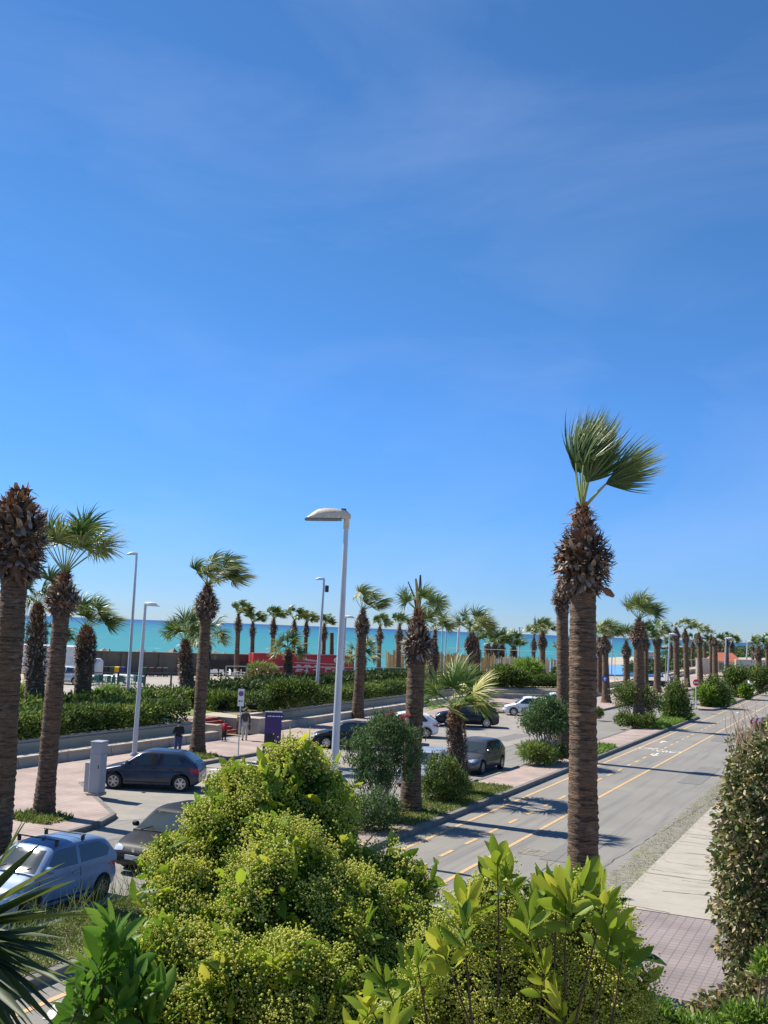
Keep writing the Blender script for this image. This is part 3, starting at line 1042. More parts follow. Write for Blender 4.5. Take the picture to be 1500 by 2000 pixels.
LW = PZ - .45
panel_wall('seating_wall', 'lower tier of the pale panelled wall left of the red steps', [(-31.8, 8), (-31.95, 47.1)], .46, .1)
panel_wall('seating_wall', 'upper tier of the pale panelled wall below the dense left hedge', [(-33.2, 8), (-33.3, 47.1)], .55, LW + .02)
panel_wall('seating_wall', 'lower tier of the pale panelled wall right of the steps behind the parked cars', [(-32.3, 52.1), (-34.3, 94)], .46, .1)
panel_wall('seating_wall', 'upper tier of the pale panelled wall right of the steps under the clipped hedge', [(-33.7, 52.1), (-35.9, 95.4)], .55, LW + .02)
panel_wall('seating_wall', 'short lower wall closing the parking bay behind the two white cars', [(-34.3, 94), (-26.4, 103)], .46, .1)
panel_wall('seating_wall', 'short upper wall across the end of the parking bay', [(-35.9, 95.4), (-27.8, 104.6)], .55, LW + .02)
panel_wall('seating_wall', 'far lower wall running beside the right palms', [(-26.4, 103), (-26.6, 110), (-28.1, 153), (-30.5, 190)], .46, .1)
panel_wall('seating_wall', 'far upper wall running beside the right palms', [(-27.8, 104.6), (-28, 110), (-29.4, 153), (-32, 190)], .55, LW + .02)
# shelf between the tiers
struct(MB().prism([(-32.15, 8), (-33.25, 8), (-33.35, 47.1), (-32.3, 47.1)], 0, LW + .05), 'wall_terrace', MT['wallstone'])
struct(MB().prism([(-32.65, 52.1), (-33.75, 52.1), (-35.95, 95.3), (-34.65, 94.2)], 0, LW + .05), 'far_wall_terrace', MT['wallstone'])
struct(MB().prism([(-26.85, 110), (-28.05, 110), (-29.45, 153), (-28.45, 153)], 0, LW + .05), 'end_wall_terrace', MT['wallstone'])

# red steps and pale end pier
st = empty('stairs', (-33, 49.2, KB), 'flight of five red steps up to the hedged path', 'stairs')
for i in range(5):
    mb = MB().box((-1.0 - .17 + .0 - i * .32 + 1.0 - .6 + .25, 0, (PZ - KB) * (i + 1) / 5 / 2), (.32, 3.5 - .02 * i, (PZ - KB) * (i + 1) / 5), 0, .01)
    mb.build('step', MT['redstep'], st)
pier = MB()
pier.box((-32.75, 51.65, .5), (1.5, .9, .86), 0, .03).box((-32.75, 51.65, .96), (1.6, 1.0, .08), 0, .02)
tag(pier.build('wall_pier', MT['wallstone']), 'pale stone pier right of the red steps', 'pier')
pier = MB()
pier.box((-32.75, 47.25, .48), (1.5, .35, .84), 0, .03)
tag(pier.build('wall_pier', MT['wallstone']), 'low stone cheek wall left of the red steps', 'pier')

# sea wall with buttresses
def along(name, label, cat, a, b, h, th, m, z0=PZ, ribs=0, band=True):
    a = Vector((a[0], a[1], 0)); b = Vector((b[0], b[1], 0)); d = b - a
    an = math.atan2(d.y, d.x); c = (a + b) / 2
    mb = MB().box((c.x, c.y, z0 + h / 2 - .2), (d.length, th, h + .4), an)
    if band: mb.box((c.x, c.y, z0 + h + .05), (d.length + .05, th + .25, .14), an)
    nrm = Vector((d.y, -d.x, 0)).normalized()
    for i in range(ribs):
        q = a + d * ((i + .5) / ribs) + nrm * (th / 2 + .09)
        mb.box((q.x, q.y, z0 + h / 2), (.35, .18, h), an)
    return tag(mb.build(name, m), label, cat)


w0 = G(20, 1314, PZ); w1 = G(500, 1320, PZ); w2 = G(700, 1318, PZ)
SWH = 2.15
along('sea_wall', 'long brown concrete sea wall with buttresses behind the rubbish bins', 'wall', w0, w1, SWH, .5, MT['seawall'], ribs=13)
sheet0 = G(395, 1318, PZ) + Vector((.6, -.9, 0)); sheet1 = G(500, 1321, PZ) + Vector((.6, -.9, 0))
along('black_sheeting', 'thin black netting hung along the sea wall behind white chairs', 'sheeting', sheet0, sheet1, 1.5, .05, MT['black'], band=False)  # thin plain black upright slab just in front of the wall's right part
rk = MB()
for i in range(90):
    t = random.random()
    p = w0.lerp(w1, t * 1.05 - .02) + Vector((random.uniform(-3, 0), random.uniform(1.2, 4.5), 0))
    s = random.uniform(.5, 1.3)
    ico = bmesh.new(); bmesh.ops.create_icosphere(ico, subdivisions=1, radius=1)
    vs = [(p.x + v.co.x * s * random.uniform(.7, 1.1), p.y + v.co.y * s * random.uniform(.7, 1.1), PZ + 1.7 + random.uniform(-.5, .25) + v.co.z * s * .6 * random.uniform(.7, 1.1)) for v in ico.verts]
    rk.add(vs, [tuple(v.index for v in f.verts) for f in ico.faces]); ico.free()
tag(rk.build('boulders', MT['rock']), 'heap of pale and dark boulders along the top of the sea wall', 'rocks', kind='stuff')

# breakwater and far shore
bw = MB()
for i in range(260):
    t = random.random()
    p = D(1285 + 260 * t, 1262, 760 + 60 * t + random.uniform(-8, 8)); s = random.uniform(1.2, 3.4)
    bw.lathe([(s * .2, -1), (s * .9, -.3), (s, .2), (s * .6, .9)], (p.x, p.y, -.2 + random.uniform(0, 1.4)), 6)
tag(bw.build('breakwater', MT['rock']), 'low ochre rock breakwater reaching into the bay', 'breakwater', kind='stuff')
sd = MB()
q = [G(*a, -1.0)[:2] for a in [(1300, 1273), (1345, 1268), (1500, 1270), (1620, 1276), (1620, 1292), (1500, 1286), (1380, 1282), (1320, 1279)]]
sd.prism(q, -2, -.7)
struct(sd, 'far_beach', MT['sand'])

# cane screens on the dunes
def cane(name, label, x0, x1, yb, ht_px, m):
    a = G(x0, yb + (x0 - x1) * .0, PZ); b = G(x1, yb + (x1 - x0) * .038, PZ)
    mb = MB(); d = b - a; n = int(d.length / .16)
    for i in range(n):
        p = a.lerp(b, i / n)
        h = ht_px * depth_of(p) / F_PX * random.uniform(.82, 1.06)
        mb.box((p.x + random.uniform(-.08, .08), p.y + random.uniform(-.15, .15), PZ + h / 2 - .1), (.17, .07, h + .2), random.uniform(-.3, .3))
    mb.box(((a + b) / 2 + Vector((0, -.2, PZ * 0 + .9)))[:3], (d.length, .05, .06), math.atan2(d.y, d.x))
    return tag(mb.build(name, m), label, 'fence')


cane('cane_fence', 'bright yellow cane screen between the middle palms and the sea', 752, 815, 1312, 40, MT['cane'])
cane('cane_fence', 'long straw coloured cane screen behind the young yellow palm', 815, 965, 1316, 43, MT['cane'])
cane('cane_fence', 'paler cane screen in front of the sea behind the lamp posts', 965, 1098, 1316, 34, MT['canepale'])

# blue pool and its pale surround
pp = [G(*a, PZ)[:2] for a in [(1050, 1322), (1060, 1292), (1300, 1300), (1310, 1330), (1150, 1326)]]
struct(MB().sheet(pp, PZ + .01), 'pool_terrace', MT['plaza'])
pp = [G(*a, PZ)[:2] for a in [(1062, 1316), (1066, 1297), (1288, 1304), (1294, 1323), (1160, 1320)]]
tag(struct(MB().prism(pp, PZ, PZ + .25), 'swimming_pool', MT['pool']), 'bright blue pool between the palms and the sea', 'pool')
bpy.data.objects['swimming_pool']['kind'] = 'thing'


def rail(name, label, pts, h, m, every=5.0, r=.05, rails=(1.0,)):
    mb = MB()
    for a, b in zip(pts[:-1], pts[1:]):
        n = max(1, int((b - a).length / every))
        for i in range(n + 1):
            p = a.lerp(b, i / n)
            mb.box((p.x, p.y, p.z + h / 2), (2 * r, 2 * r, h))
        for f in rails:
            mb.tube([a + Vector((0, 0, h * f)), b + Vector((0, 0, h * f))], r * .8, 5)
    return tag(mb.build(name, m), label, 'railing')


rail('court_railing', 'tall white railing with thin top bar around the blue pool', [G(870, 1318, PZ), G(1100, 1326, PZ), G(1300, 1332, PZ)], 3.4, MT['lampwhite'], 7, .035, (1.0,))
rail('post_fence', 'row of dark fence posts behind the left hedge', [G(118, 1352, PZ), G(430, 1350, PZ)], 1.5, MT['dark'], 1.9, .05, (.95,))
rail('mesh_fence', 'grey green metal fence behind the middle hedge', [G(440, 1336, PZ), G(840, 1336, PZ)], 1.6, MT['cabinet'], 2.0, .05, (1.0, .5, .1))
pf = MB()
a = G(650, 1333, PZ); b = G(800, 1333, PZ)
for i in range(9):
    p = a.lerp(b, (i + .5) / 9) + Vector((-.3, .5, 0))
    pf.box((p.x, p.y, PZ + .6), (1.1, .06, 1.25), math.atan2(b.y - a.y, b.x - a.x))
tag(pf.build('panel_screen', mat('grey_green_panels', (.24, .27, .25), .7, noise=((1, 1, .2), (.34, .30, .22), .45, .6))), 'row of weathered grey green panels below the red hoarding', 'screen')
rail('beach_railing', 'far white railing along the beach at right', [G(1290, 1306, PZ), G(1420, 1302, PZ)], 1.6, MT['lampwhite'], 6, .05, (1.0,))

# houses and wall at far right
hs = empty('beach_house', G(1412, 1312, PZ), 'small cream house with red tiled roof behind the far right palms', 'house', rz=YAW)
HW, HD, HH = 4.6, 4.0, 3.4
sc_h = depth_of(hs.location) / F_PX
HW = 46 * sc_h; HH = 21 * sc_h; HD = 5
MB().box((0, 0, HH / 2), (HW, HD, HH)).build('wall', MT['render'], hs)
MB().add([(-HW * .56, -HD * .6, HH), (HW * .56, -HD * .6, HH), (HW * .56, HD * .6, HH), (-HW * .56, HD * .6, HH), (-HW * .4, 0, HH + 1.5), (HW * .4, 0, HH + 1.5)], [(0, 1, 5, 4), (2, 3, 4, 5), (1, 2, 5), (3, 0, 4), (3, 2, 1, 0)]).build('roof', MT['terracotta'], hs)
MB().box((-HW * .2, -HD / 2 - .02, HH * .5), (1.2, .08, 1.3)).build('window', MT['glass'], hs)
MB().box((HW * .25, -HD / 2 - .02, HH * .36), (1.1, .08, HH * .7)).build('door', MT['seawall'], hs)
along('garden_wall', 'pale cream wall right of the small red roofed house', 'wall', G(1436, 1316, PZ), G(1560, 1318, PZ), 2.4, .3, MT['render'], band=True)
along('garden_wall', 'low cream wall left of the small red roofed house', 'wall', G(1360, 1312, PZ), G(1400, 1312, PZ), 2.3, .3, MT['render'])
hs2 = empty('beach_hut', G(1262, 1292, PZ), 'small pale hut by the water behind the pool', 'hut', rz=YAW)
s_ = depth_of(hs2.location) / F_PX
MB().box((0, 0, 9 * s_), (22 * s_, 3, 18 * s_)).build('wall', MT['cabinet'], hs2)
MB().box((0, 0, 18.8 * s_), (25 * s_, 3.8, 2 * s_)).build('roof', MT['whitepaint'], hs2)


# ------------------------------------------------------------------ red hoarding
def hoarding():
    a = G(488, 1322, PZ); b = G(684, 1326, PZ)
    d = b - a; an = math.atan2(d.y, d.x); L = d.length
    h = 45 * depth_of(a) / F_PX
    root = empty('trailer', (a + b) / 2, 'long red advertising trailer with faint white script below the beach palms', 'trailer', rz=an)
    MB().box((0, 0, h * .56), (L, 2.4, h * .86), 0, .05).build('body', MT['red'], root)
    MB().box((0, 0, h * 1.01), (L + .05, 2.5, .12), 0, .02).build('top_rail', mat('trailer_rail', (.30, .10, .09), .6), root)
    bl = MB()
    f = -1.206
    u = h / 45      # metres per picture pixel here
    X = lambda px: (px - 586) * u
    Z = lambda py: (1325 - py) * u
    def stroke(pts, r=.05):
        bl.tube([Vector((X(x), f, Z(y))) for x, y in pts], r, 5)
    # the script line, a long joined scrawl
    pts = []
    for k in range(60):
        t = k / 59
        pts.append((584 + 32 * t, 1288 + 3.5 * t + 1.6 * math.sin(t * 44) * (1 - .4 * t)))
    stroke([(583, 1284), (585, 1291), (588, 1284), (590, 1290)], .06)
    stroke(pts, .045)
    for (x0, x1, yy) in ((570, 578, 1300), (586, 598, 1300), (606, 611, 1300), (570, 584, 1308), (568, 580, 1311), (586, 594, 1310), (603, 618, 1308), (628, 640, 1305), (640, 652, 1303)):
        stroke([(x0, yy), ((x0 + x1) / 2, yy - .4), (x1, yy)], .07)
    stroke([(566, 1294.5), (650, 1296)], .03)
    for r_ in (3.6, 2.2):
        stroke([(650 + r_ * 1.1 * math.cos(q * math.pi / 8), 1288 + r_ * math.sin(q * math.pi / 8)) for q in range(17)], .09)
    for k in range(8):
        aa = k * math.pi / 4
        stroke([(650 + 3.6 * math.cos(aa), 1288 + 3.6 * math.sin(aa)), (650 + 5.4 * math.cos(aa), 1288 + 5 * math.sin(aa))], .08)
    bl.build('lettering', MT['whitepaint'], root)
    for px in (540, 556, 664):
        w = MB().lathe([(.1, -.15), (.48, -.15), (.5, -.1), (.5, .1), (.48, .15), (.1, .15)], (X(px), -1.0, .5), 18, 'y')
        w.build('wheel', MT['tyre'], root)
    return root


hoarding()


# ------------------------------------------------------------------ bins, chairs, tables
def bin_(px, label, m, first=[None]):
    b = G(px, 1318.5 + .02 * (px - 200), PZ)
    s = 17 * depth_of(b) / F_PX
    root = empty('wheelie_bin', b + Vector((0, -.8, 0)), label, 'bin', 'wheeled rubbish bins along the sea wall', rz=YAW)
    w = .27 * s
    mb = MB().add([(x * w * k, y * w * .9 * k, z) for z, k in ((.06, .8), (s * .86, 1.0)) for x, y in ((-1, -1), (1, -1), (1, 1), (-1, 1))],
                  [(3, 2, 1, 0), (4, 5, 6, 7), (0, 1, 5, 4), (1, 2, 6, 5), (2, 3, 7, 6), (3, 0, 4, 7)])
    mb.build('body', m, root)
    MB().add([(-w * 1.07, -w, s * .865), (w * 1.07, -w, s * .865), (w * 1.07, w, s * .9), (-w * 1.07, w, s * .9), (-w * 1.0, -w * .9, s * .95), (w, -w * .9, s * .95), (w, w, s * 1.02), (-w, w, s * 1.02)],
             [(3, 2, 1, 0), (4, 5, 6, 7), (0, 1, 5, 4), (1, 2, 6, 5), (2, 3, 7, 6), (3, 0, 4, 7)]).build('lid', m, root)
    for sx in (-1, 1):
        MB().lathe([(.02, -.03), (.11, -.03), (.11, .03), (.02, .03)], (sx * w * .8, w * .8, .11), 12, 'x').build('wheel', MT['tyre'], root)


bin_col = {k: mat('bin_' + k, c, .5) for k, c in dict(navy=(.012, .014, .03), black=(.012, .012, .014), green=(.02, .055, .03), yellow=(.75, .43, .01), blue=(.02, .04, .16), brown=(.07, .032, .02), dgreen=(.03, .06, .045)).items()}
for px, lb, k in ((206, 'black wheeled bin, leftmost of the bins against the sea wall', 'black'), (217, 'navy black wheeled bin second from the left against the sea wall', 'navy'),
                  (228, 'dark green wheeled bin just left of the yellow one', 'green'), (238, 'bright yellow wheeled bin by the sea wall', 'yellow'), (249, 'dark blue wheeled bin just right of the yellow one', 'blue'),
                  (292, 'green wheeled bin left of the two brown bins', 'green'), (305, 'brown wheeled bin, left of the brown pair', 'brown'), (320, 'brown wheeled bin, right of the brown pair', 'brown'), (332, 'grey green wheeled bin at the right end of the row', 'dgreen')):
    bin_(px, lb, bin_col[k])


def copy_tree(o, parent=None):
    c = o.copy(); COL.objects.link(c)
    c.parent = parent
    for ch in list(o.children): copy_tree(ch, c)
    return c


def chair(m, label, loc, rz, group):
    r = empty('plastic_chair', loc, label, 'chair', group, rz)
    MB().box((0, 0, .43), (.46, .44, .04), 0, .01).build('seat', m, r)
    MB().box((0, .2, .68), (.44, .035, .48), 0, .01).build('backrest', m, r)
    for sx in (-1, 1):
        for sy in (-1, 1):
            MB().tube([(sx * .2, sy * .18, .43), (sx * .23, sy * .22, 0)], .022, 6).build('leg', m, r)
        MB().tube([(sx * .22, .2, .66), (sx * .24, -.16, .66), (sx * .22, -.2, .43)], .02, 6).build('armrest', m, r)
    return r


mw = MT['lampwhite']; mg = mat('green_plastic', (.03, .14, .11), .5)
c0 = chair(mw, 'white plastic chair in front of the black netting', G(410, 1327, PZ), .4, 'white plastic chairs by the black netting')
for i, (px, py) in enumerate(((420, 1325), (432, 1326), (444, 1325), (452, 1327), (462, 1325), (474, 1326))):
    c = copy_tree(c0); c.location = G(px, py, PZ); c.rotation_euler = (0, 0, random.uniform(0, 6))
cg0 = chair(mg, 'green plastic chair at the white tables behind the left hedge', G(185, 1341, PZ), .2, 'green chairs around the white tables')
for i, px in enumerate((197, 208, 217, 226, 236, 246, 258, 268, 276)):
    c = copy_tree(cg0); c.location = G(px, 1340 + (i % 3) * 2, PZ); c.rotation_euler = (0, 0, random.uniform(0, 6))


def table(loc, rz):
    r = empty('outdoor_table', loc, 'rectangular table under a white cloth on the plaza behind the left hedge', 'table', 'white clothed tables on the plaza', rz)
    MB().box((0, 0, .72), (1.5, .85, .04), 0, .01).build('tabletop', MT['whitepaint'], r)
    MB().box((0, 0, .64), (1.56, .9, .14), 0, .02).build('tablecloth', MT['whitepaint'], r)
    for sx in (-1, 1):
        for sy in (-1, 1):
            MB().tube([(sx * .65, sy * .35, .7), (sx * .65, sy * .35, 0)], .025, 6).build('leg', mg, r)
    return r


t0 = table(G(190, 1337, PZ), .2)
for px, py in ((212, 1336), (228, 1338), (240, 1334), (262, 1337)):
    c = copy_tree(t0); c.location = G(px, py, PZ); c.rotation_euler = (0, 0, random.uniform(-.3, .6))

# ================================================================== STREET LAMPS
def lamp(label, bx, by, tx, ty, w0, w1, head, z=0.0, kind='scoop', yaw=None, group='street lamps', extra=None, side=-1):
    """foot and top of the pole in picture pixels; head length in pixels"""
    b = G(bx, by, z); dp = depth_of(b); t = D(tx, ty, dp); s = dp / F_PX
    root = empty('street_lamp', b, label, 'street lamp', group)
    ax = t - b
    MB().tube([(0, 0, -.1), Vector(ax) * .5, Vector(ax)], [w0 * s / 2, (w0 * .55 + w1 * .45) * s / 2, w1 * s / 2], 12).build('pole', MT['polemetal'], root, smooth=50)
    MB().tube([(0, 0, -.05), (0, 0, .12)], [w0 * s * .95, w0 * s * .75], 12).build('base_collar', MT['cabinet'], root, smooth=50)
    if yaw is None: yaw = YAW + (math.pi if side < 0 else 0)
    L = head * s
    heads = [(yaw, L)]
    if kind == 'double': heads = [(yaw, L * .5), (yaw + math.pi, L * .5)]
    near = w0 > 12
    for ya, Lh in heads:
        ca, sa = math.cos(ya), math.sin(ya)

        def T(x, y, zz):
            return (ax.x + x * ca - y * sa, ax.y + x * sa + y * ca, ax.z + zz)
        # stations from pole knuckle outwards
        st_ = [(-.10, .07, .10), (.0, .09, .20), (.08, .10, .23), (.14, .15, .22), (.30, .20, .25), (.52, .21, .26), (.70, .20, .235), (.80, .19, .17), (.92, .17, .07), (1.0, .13, .02)]
        vs, fs = [], []
        for x, hw, hh in st_:
            prof = [(-hw, 0), (-hw, .02), (-hw * .93, hh * .5), (-hw * .6, hh * .92), (0, hh), (hw * .6, hh * .92), (hw * .93, hh * .5), (hw, .02), (hw, 0)]
            vs += [T(x * Lh, p[0] * Lh, p[1] * Lh + .01 * Lh - .03 * Lh * x) for p in prof]
        k = 9
        for i in range(len(st_) - 1):
            for j in range(k):
                fs.append((i * k + j, i * k + (j + 1) % k, (i + 1) * k + (j + 1) % k, (i + 1) * k + j))
        fs.append(tuple(range(k - 1, -1, -1))); m = (len(st_) - 1) * k; fs.append(tuple(range(m, m + k)))
        hd = MB().add(vs, fs).build('lamp_head', MT['lamphead'] if near else MT['lampwhite'], root, smooth=50)
        mb = MB()
        vs = [T(x * Lh, y * Lh, zz * Lh - .03 * Lh * x) for x, y, zz in [(.12, -.15, 0), (.75, -.19, 0), (1.02, -.12, 0), (1.02, .12, 0), (.75, .19, 0), (.12, .15, 0)]]
        vs += [(p[0], p[1], p[2] - .035 * Lh) for p in vs]
        mb.add(vs, [(0, 1, 2, 3, 4, 5), (11, 10, 9, 8, 7, 6)] + [(i, i + 6, (i + 1) % 6 + 6, (i + 1) % 6) for i in range(6)])
        mb.build('diffuser', MT['lampglass'], hd)
    if near:
        k_ = MB().tube([Vector(ax) - Vector((0, 0, .28)), Vector(ax) + Vector((0, 0, .1))], [w1 * s * .68, w1 * s * .62], 12)
        k_.build('knuckle', MT['lamphead'], root, smooth=50)
        MB().box(T(.08 * L, 0, .24 * L), (.12 * L, .1 * L, .03 * L), ya).build('sensor', MT['dark'], root)
    if extra == 'speaker':
        ca, sa = math.cos(YAW), math.sin(YAW)
        MB().box((ax.x + .22 * ca + .05, ax.y + .22 * sa, ax.z - .75), (.3, .3, .55), YAW, .04).build('camera_box', MT['dark'], root)
    return root


lamp('tall pale median street lamp with stained scoop head, nearest and largest lamp', 645, 1668, 677, 1014, 17.5, 9, 80)
lamp('slim tall lamp rising from the left hedge, its small head pointing left', 247, 1386, 267, 1083, 7, 4.2, 19, z=PZ)
lamp('pale blue-grey lamp on the pavement behind the dark hatchback, head pointing right', 262, 1476, 284, 1182, 10, 5.2, 27, side=1, z=.14)
lamp('lamp with a black box under its head, rising from the middle hedge', 618, 1356, 633, 1132, 7, 4.2, 17, z=PZ, extra='speaker')
lamp('dark thin lamp half hidden just right of the nearest lamp pole', 668, 1330, 675, 1206, 6, 4, 18, side=1, z=PZ)
lamp('lamp rising behind the young yellow palm, head pointing right', 892, 1312, 897, 1220, 7, 4.5, 12, side=1, z=PZ)
lamp('thin distant lamp left of the pair just above the cane fence', 863, 1288, 864, 1200, 3, 2, 8, z=PZ)
lamp('thin distant lamp right of the pair just above the cane fence', 870, 1290, 872, 1200, 3.5, 2, 9, z=PZ)
lamp('twin headed distant lamp above the clump of low palms', 985, 1298, 985, 1226, 4, 2.5, 12, z=PZ, kind='double')
lamp('twin headed distant lamp right of the clump of low palms', 1013, 1302, 1015, 1226, 4, 2.5, 12, z=PZ, kind='double')
lamp('lamp just right of the big palm trunk, its head pointing left', 1163, 1322, 1165, 1232, 5, 3.5, 14, z=PZ)
lamp('thin distant lamp between the twin palms and the sea', 1194, 1320, 1196, 1236, 3, 2.2, 9, z=PZ)
lamp('lamp on the pavement between the right row of palms, its head pointing right', 1303, 1355, 1308, 1240, 3.8, 2.6, 15, side=1, z=.14)
lamp('lamp beside the red no entry sign, its head pointing right', 1362, 1335, 1364, 1245, 3.8, 2.6, 15, side=1, z=.14)
lamp('lamp in front of the last dark palm near the red roof, head pointing right', 1415, 1326, 1418, 1248, 3.4, 2.4, 14, side=1, z=.14)
lamp('far thin lamp above the garden wall at right', 1456, 1320, 1460, 1254, 3.6, 2.4, 11, side=1, z=.14)
lamp('far faint lamp near the right edge behind the palms', 1423, 1306, 1424, 1246, 3, 2, 8, side=1, z=PZ)
lamp('short white headed lamp left among the low palms', 953, 1300, 953, 1259, 3, 2, 9, z=PZ)
lamp('short white headed lamp right among the low palms', 977, 1302, 978, 1261, 3, 2, 12, z=PZ)
lamp('short lamp standing in the blue pool area', 1263, 1326, 1262, 1284, 4, 3, 10, z=PZ)

# ================================================================== PALMS
GP = 'fan palms along the promenade'
S_ = dict
# the big palm in front
big_base = G(1138, 1800, .03)
palm_px('fan_palm', 'tallest and nearest fan palm, orange brown trunk by the right pavement, fronds blown right', 1138, 1925, 1138, 992, 53, 168, 57, 212, 11, z=.03, group=GP,
        flare=1.12, detail=1.3, boot=.32, crown_kw=S_(leaflets=72, custom=[
            ((.02, 0, 1), .30, (.25, .1, 1), .60, .75), ((-.12, .2, 1), .34, (.30, 0, 1), .62, .7), ((.12, -.2, 1), .26, (.45, -.1, 1), .58, .75), ((-.3, -.1, 1), .42, (.55, .1, 1), .50, .7), ((.05, .3, 1), .42, (.35, .2, 1), .55, .7),
            ((-.18, -.25, 1), .40, (.75, -.1, .9), .46, .8), ((.10, .1, 1), .46, (.32, 0, 1), .52, .6), ((.0, -.2, 1), .24, (.7, 0, .8), .48, .8), ((.75, .0, 1), .38, (1, .05, .55), .56, .62), ((.6, -.2, 1), .30, (1, -.1, .12), .44, .6), ((-.25, .3, 1), .36, (.4, .2, 1), .5, .7)]), orange=.5)
palm_px('fan_palm', 'frondless fan palm with a huge shaggy brown head at the left edge', -14, 1738, 40, 958, 50, 176, 57, 0, 12, blunt=True, group=GP, z=.14, flare=1.2, detail=1.2, boot=.40, orange=.6)
palm_px('fan_palm', 'leaning fan palm with full green crown, second from the left on the brick pavement', 85, 1592, 127, 1118, 33, 82, 34, 108, 13, group=GP, z=.14, flare=1.25, detail=1.1, boot=.36,
        crown_kw=S_(n=15, spread=.4, wind=.35, leaflets=34, droop=.4, up_min=.42, pet=1.2))
palm_px('fan_palm', 'fan palm leaning right on the pavement behind the dark hatchback, crown swept right', 385, 1473, 406, 1140, 22, 68, 25, 82, 14, group=GP, z=.14, flare=1.5, boot=.34,
        crown_kw=S_(n=16, spread=.6, wind=1.6, leaflets=34, droop=.3, up_min=.1))
palm_px('fan_palm', 'shaggy fan palm half hidden behind the two leftmost trunks', 66, 1400, 74, 1178, 33, 185, 22, 85, 15, group=GP, z=PZ, shaggy=True, boot=.34, crown_kw=S_(n=15, spread=1, wind=.5, leaflets=30, droop=.6, up_min=-.1))
palm_px('fan_palm', 'low palm peeping out right of the second trunk from the left', 98, 1395, 112, 1240, 20, 120, 14, 45, 16, group=GP, z=PZ, shaggy=True, boot=.3, crown_kw=S_(n=12, spread=1, wind=.5, leaflets=24, droop=.6, up_min=-.1))
palm_px('fan_palm', 'shaggy trunked fan palm rising from the left hedge before the parked white box truck', 158, 1392, 170, 1224, 30, 92, 21, 72, 17, group=GP, z=PZ, shaggy=True, boot=.34, crown_kw=S_(n=14, spread=.8, wind=1.0, leaflets=30, droop=.4, up_min=.1))
palm_px('fan_palm', 'short stout palm rising from the left hedge just before the bins, green crown', 366, 1372, 362, 1252, 24, 95, 15, 66, 18, group=GP, z=PZ, shaggy=True, boot=.34, crown_kw=S_(n=14, spread=.9, wind=.2, leaflets=28, droop=.45, up_min=.05))
palm_px('fan_palm', 'palm hidden behind the leaning trunk, only its crown showing beside it', 400, 1345, 405, 1248, 16, 60, 10, 60, 19, group=GP, z=PZ, shaggy=True, boot=.3, crown_kw=S_(n=13, spread=1, wind=.5, leaflets=26, droop=.6, up_min=-.1))
# row on the far beach edge
far = [(461, 1322, 466, 1198, 9, 36, 9.5, 32, 'first of the slim palms on the beach row counted from the left'),
       (491, 1322, 494, 1214, 8, 30, 8, 30, 'second slim palm of the beach row, its crown reaching right'),
       (530, 1322, 535, 1206, 8.5, 34, 9, 28, 'third slim palm of the beach row above the left end of the red trailer'),
       (571, 1322, 575, 1210, 8, 30, 8, 30, 'fourth slim palm of the beach row rising behind the low bushy palm'),
       (594, 1322, 599, 1213, 8, 30, 8, 27, 'fifth slim palm of the beach row, right beside the bushy palm'),
       (630, 1322, 634, 1219, 8, 30, 8.5, 26, 'sixth slim palm of the beach row, close behind the lamp with black box')]
for k, (bx, by, tx, ty, w, sh, sr, cr, lb) in enumerate(far):
    palm_px('fan_palm', lb, bx, by, tx, ty, w, sh, sr, cr, 40 + k, z=PZ, group=GP, detail=.6, boot=.4, crown_kw=S_(n=11, spread=.6, wind=1.2, leaflets=16, droop=.35, thick=1.7, up_min=.15))
palm_px('palm_stump', 'bare headless palm trunk in the beach row right of the lamp', 647, 1322, 648, 1236, 8.5, 0, 0, 0, 50, z=PZ, group=GP, detail=.6, stub=True)
palm_px('fan_palm', 'slim palm of the beach row between the nearest lamp and the bare topped palm', 739, 1316, 742, 1222, 8.5, 34, 9, 27, 51, z=PZ, group=GP, detail=.6, boot=.4, crown_kw=S_(n=11, spread=.7, wind=.9, leaflets=16, droop=.3, thick=1.7, up_min=.15))
palm_px('fan_palm', 'slim palm in front of the yellow cane screen', 776, 1316, 781, 1219, 10, 38, 9.5, 27, 52, z=PZ, group=GP, detail=.6, boot=.4, crown_kw=S_(n=10, spread=.6, wind=.8, leaflets=16, droop=.3, thick=1.7, up_min=.2))
palm_px('fan_palm', 'low bushy palm in front of the red trailer', 562, 1345, 563, 1270, 16, 42, 9, 46, 53, z=PZ, group=GP, shaggy=True, boot=.34, crown_kw=S_(n=18, spread=1.1, wind=.2, leaflets=26, droop=.5, up_min=-.15))
palm_px('fan_palm', 'slender palm on the pavement right of the nearest lamp, crown swept right', 698, 1402, 709, 1190, 19, 50, 16, 58, 54, z=.14, group=GP, boot=.34, crown_kw=S_(n=15, spread=.5, wind=1.7, leaflets=30, droop=.35, up_min=.2, dead=.25))
palm_px('fan_palm', 'low palm hidden behind the slender palm right of the nearest lamp', 706, 1345, 709, 1282, 12, 25, 8, 46, 55, z=PZ, group=GP, shaggy=True, boot=.3, crown_kw=S_(n=13, spread=1.1, wind=.2, leaflets=22, droop=.5, up_min=-.15, dead=.2))
palm_px('fan_palm', 'thick median palm with broken upright stubs for a crown, behind the tall oleander', 801, 1585, 818, 1192, 33, 102, 30, 62, 56, z=.14, group=GP, flare=1.4, detail=1.2, boot=.36, orange=.6,
        crown_kw=S_(n=9, spread=.5, wind=.7, leaflets=26, droop=.3, up_min=.15))
palm_px('fan_palm', 'dark palm standing close behind the thick palm with the broken crown', 842, 1352, 850, 1232, 15, 85, 12, 52, 57, z=PZ, group=GP, boot=.34, crown_kw=S_(n=15, spread=.8, wind=.7, leaflets=26, droop=.4, up_min=.1))
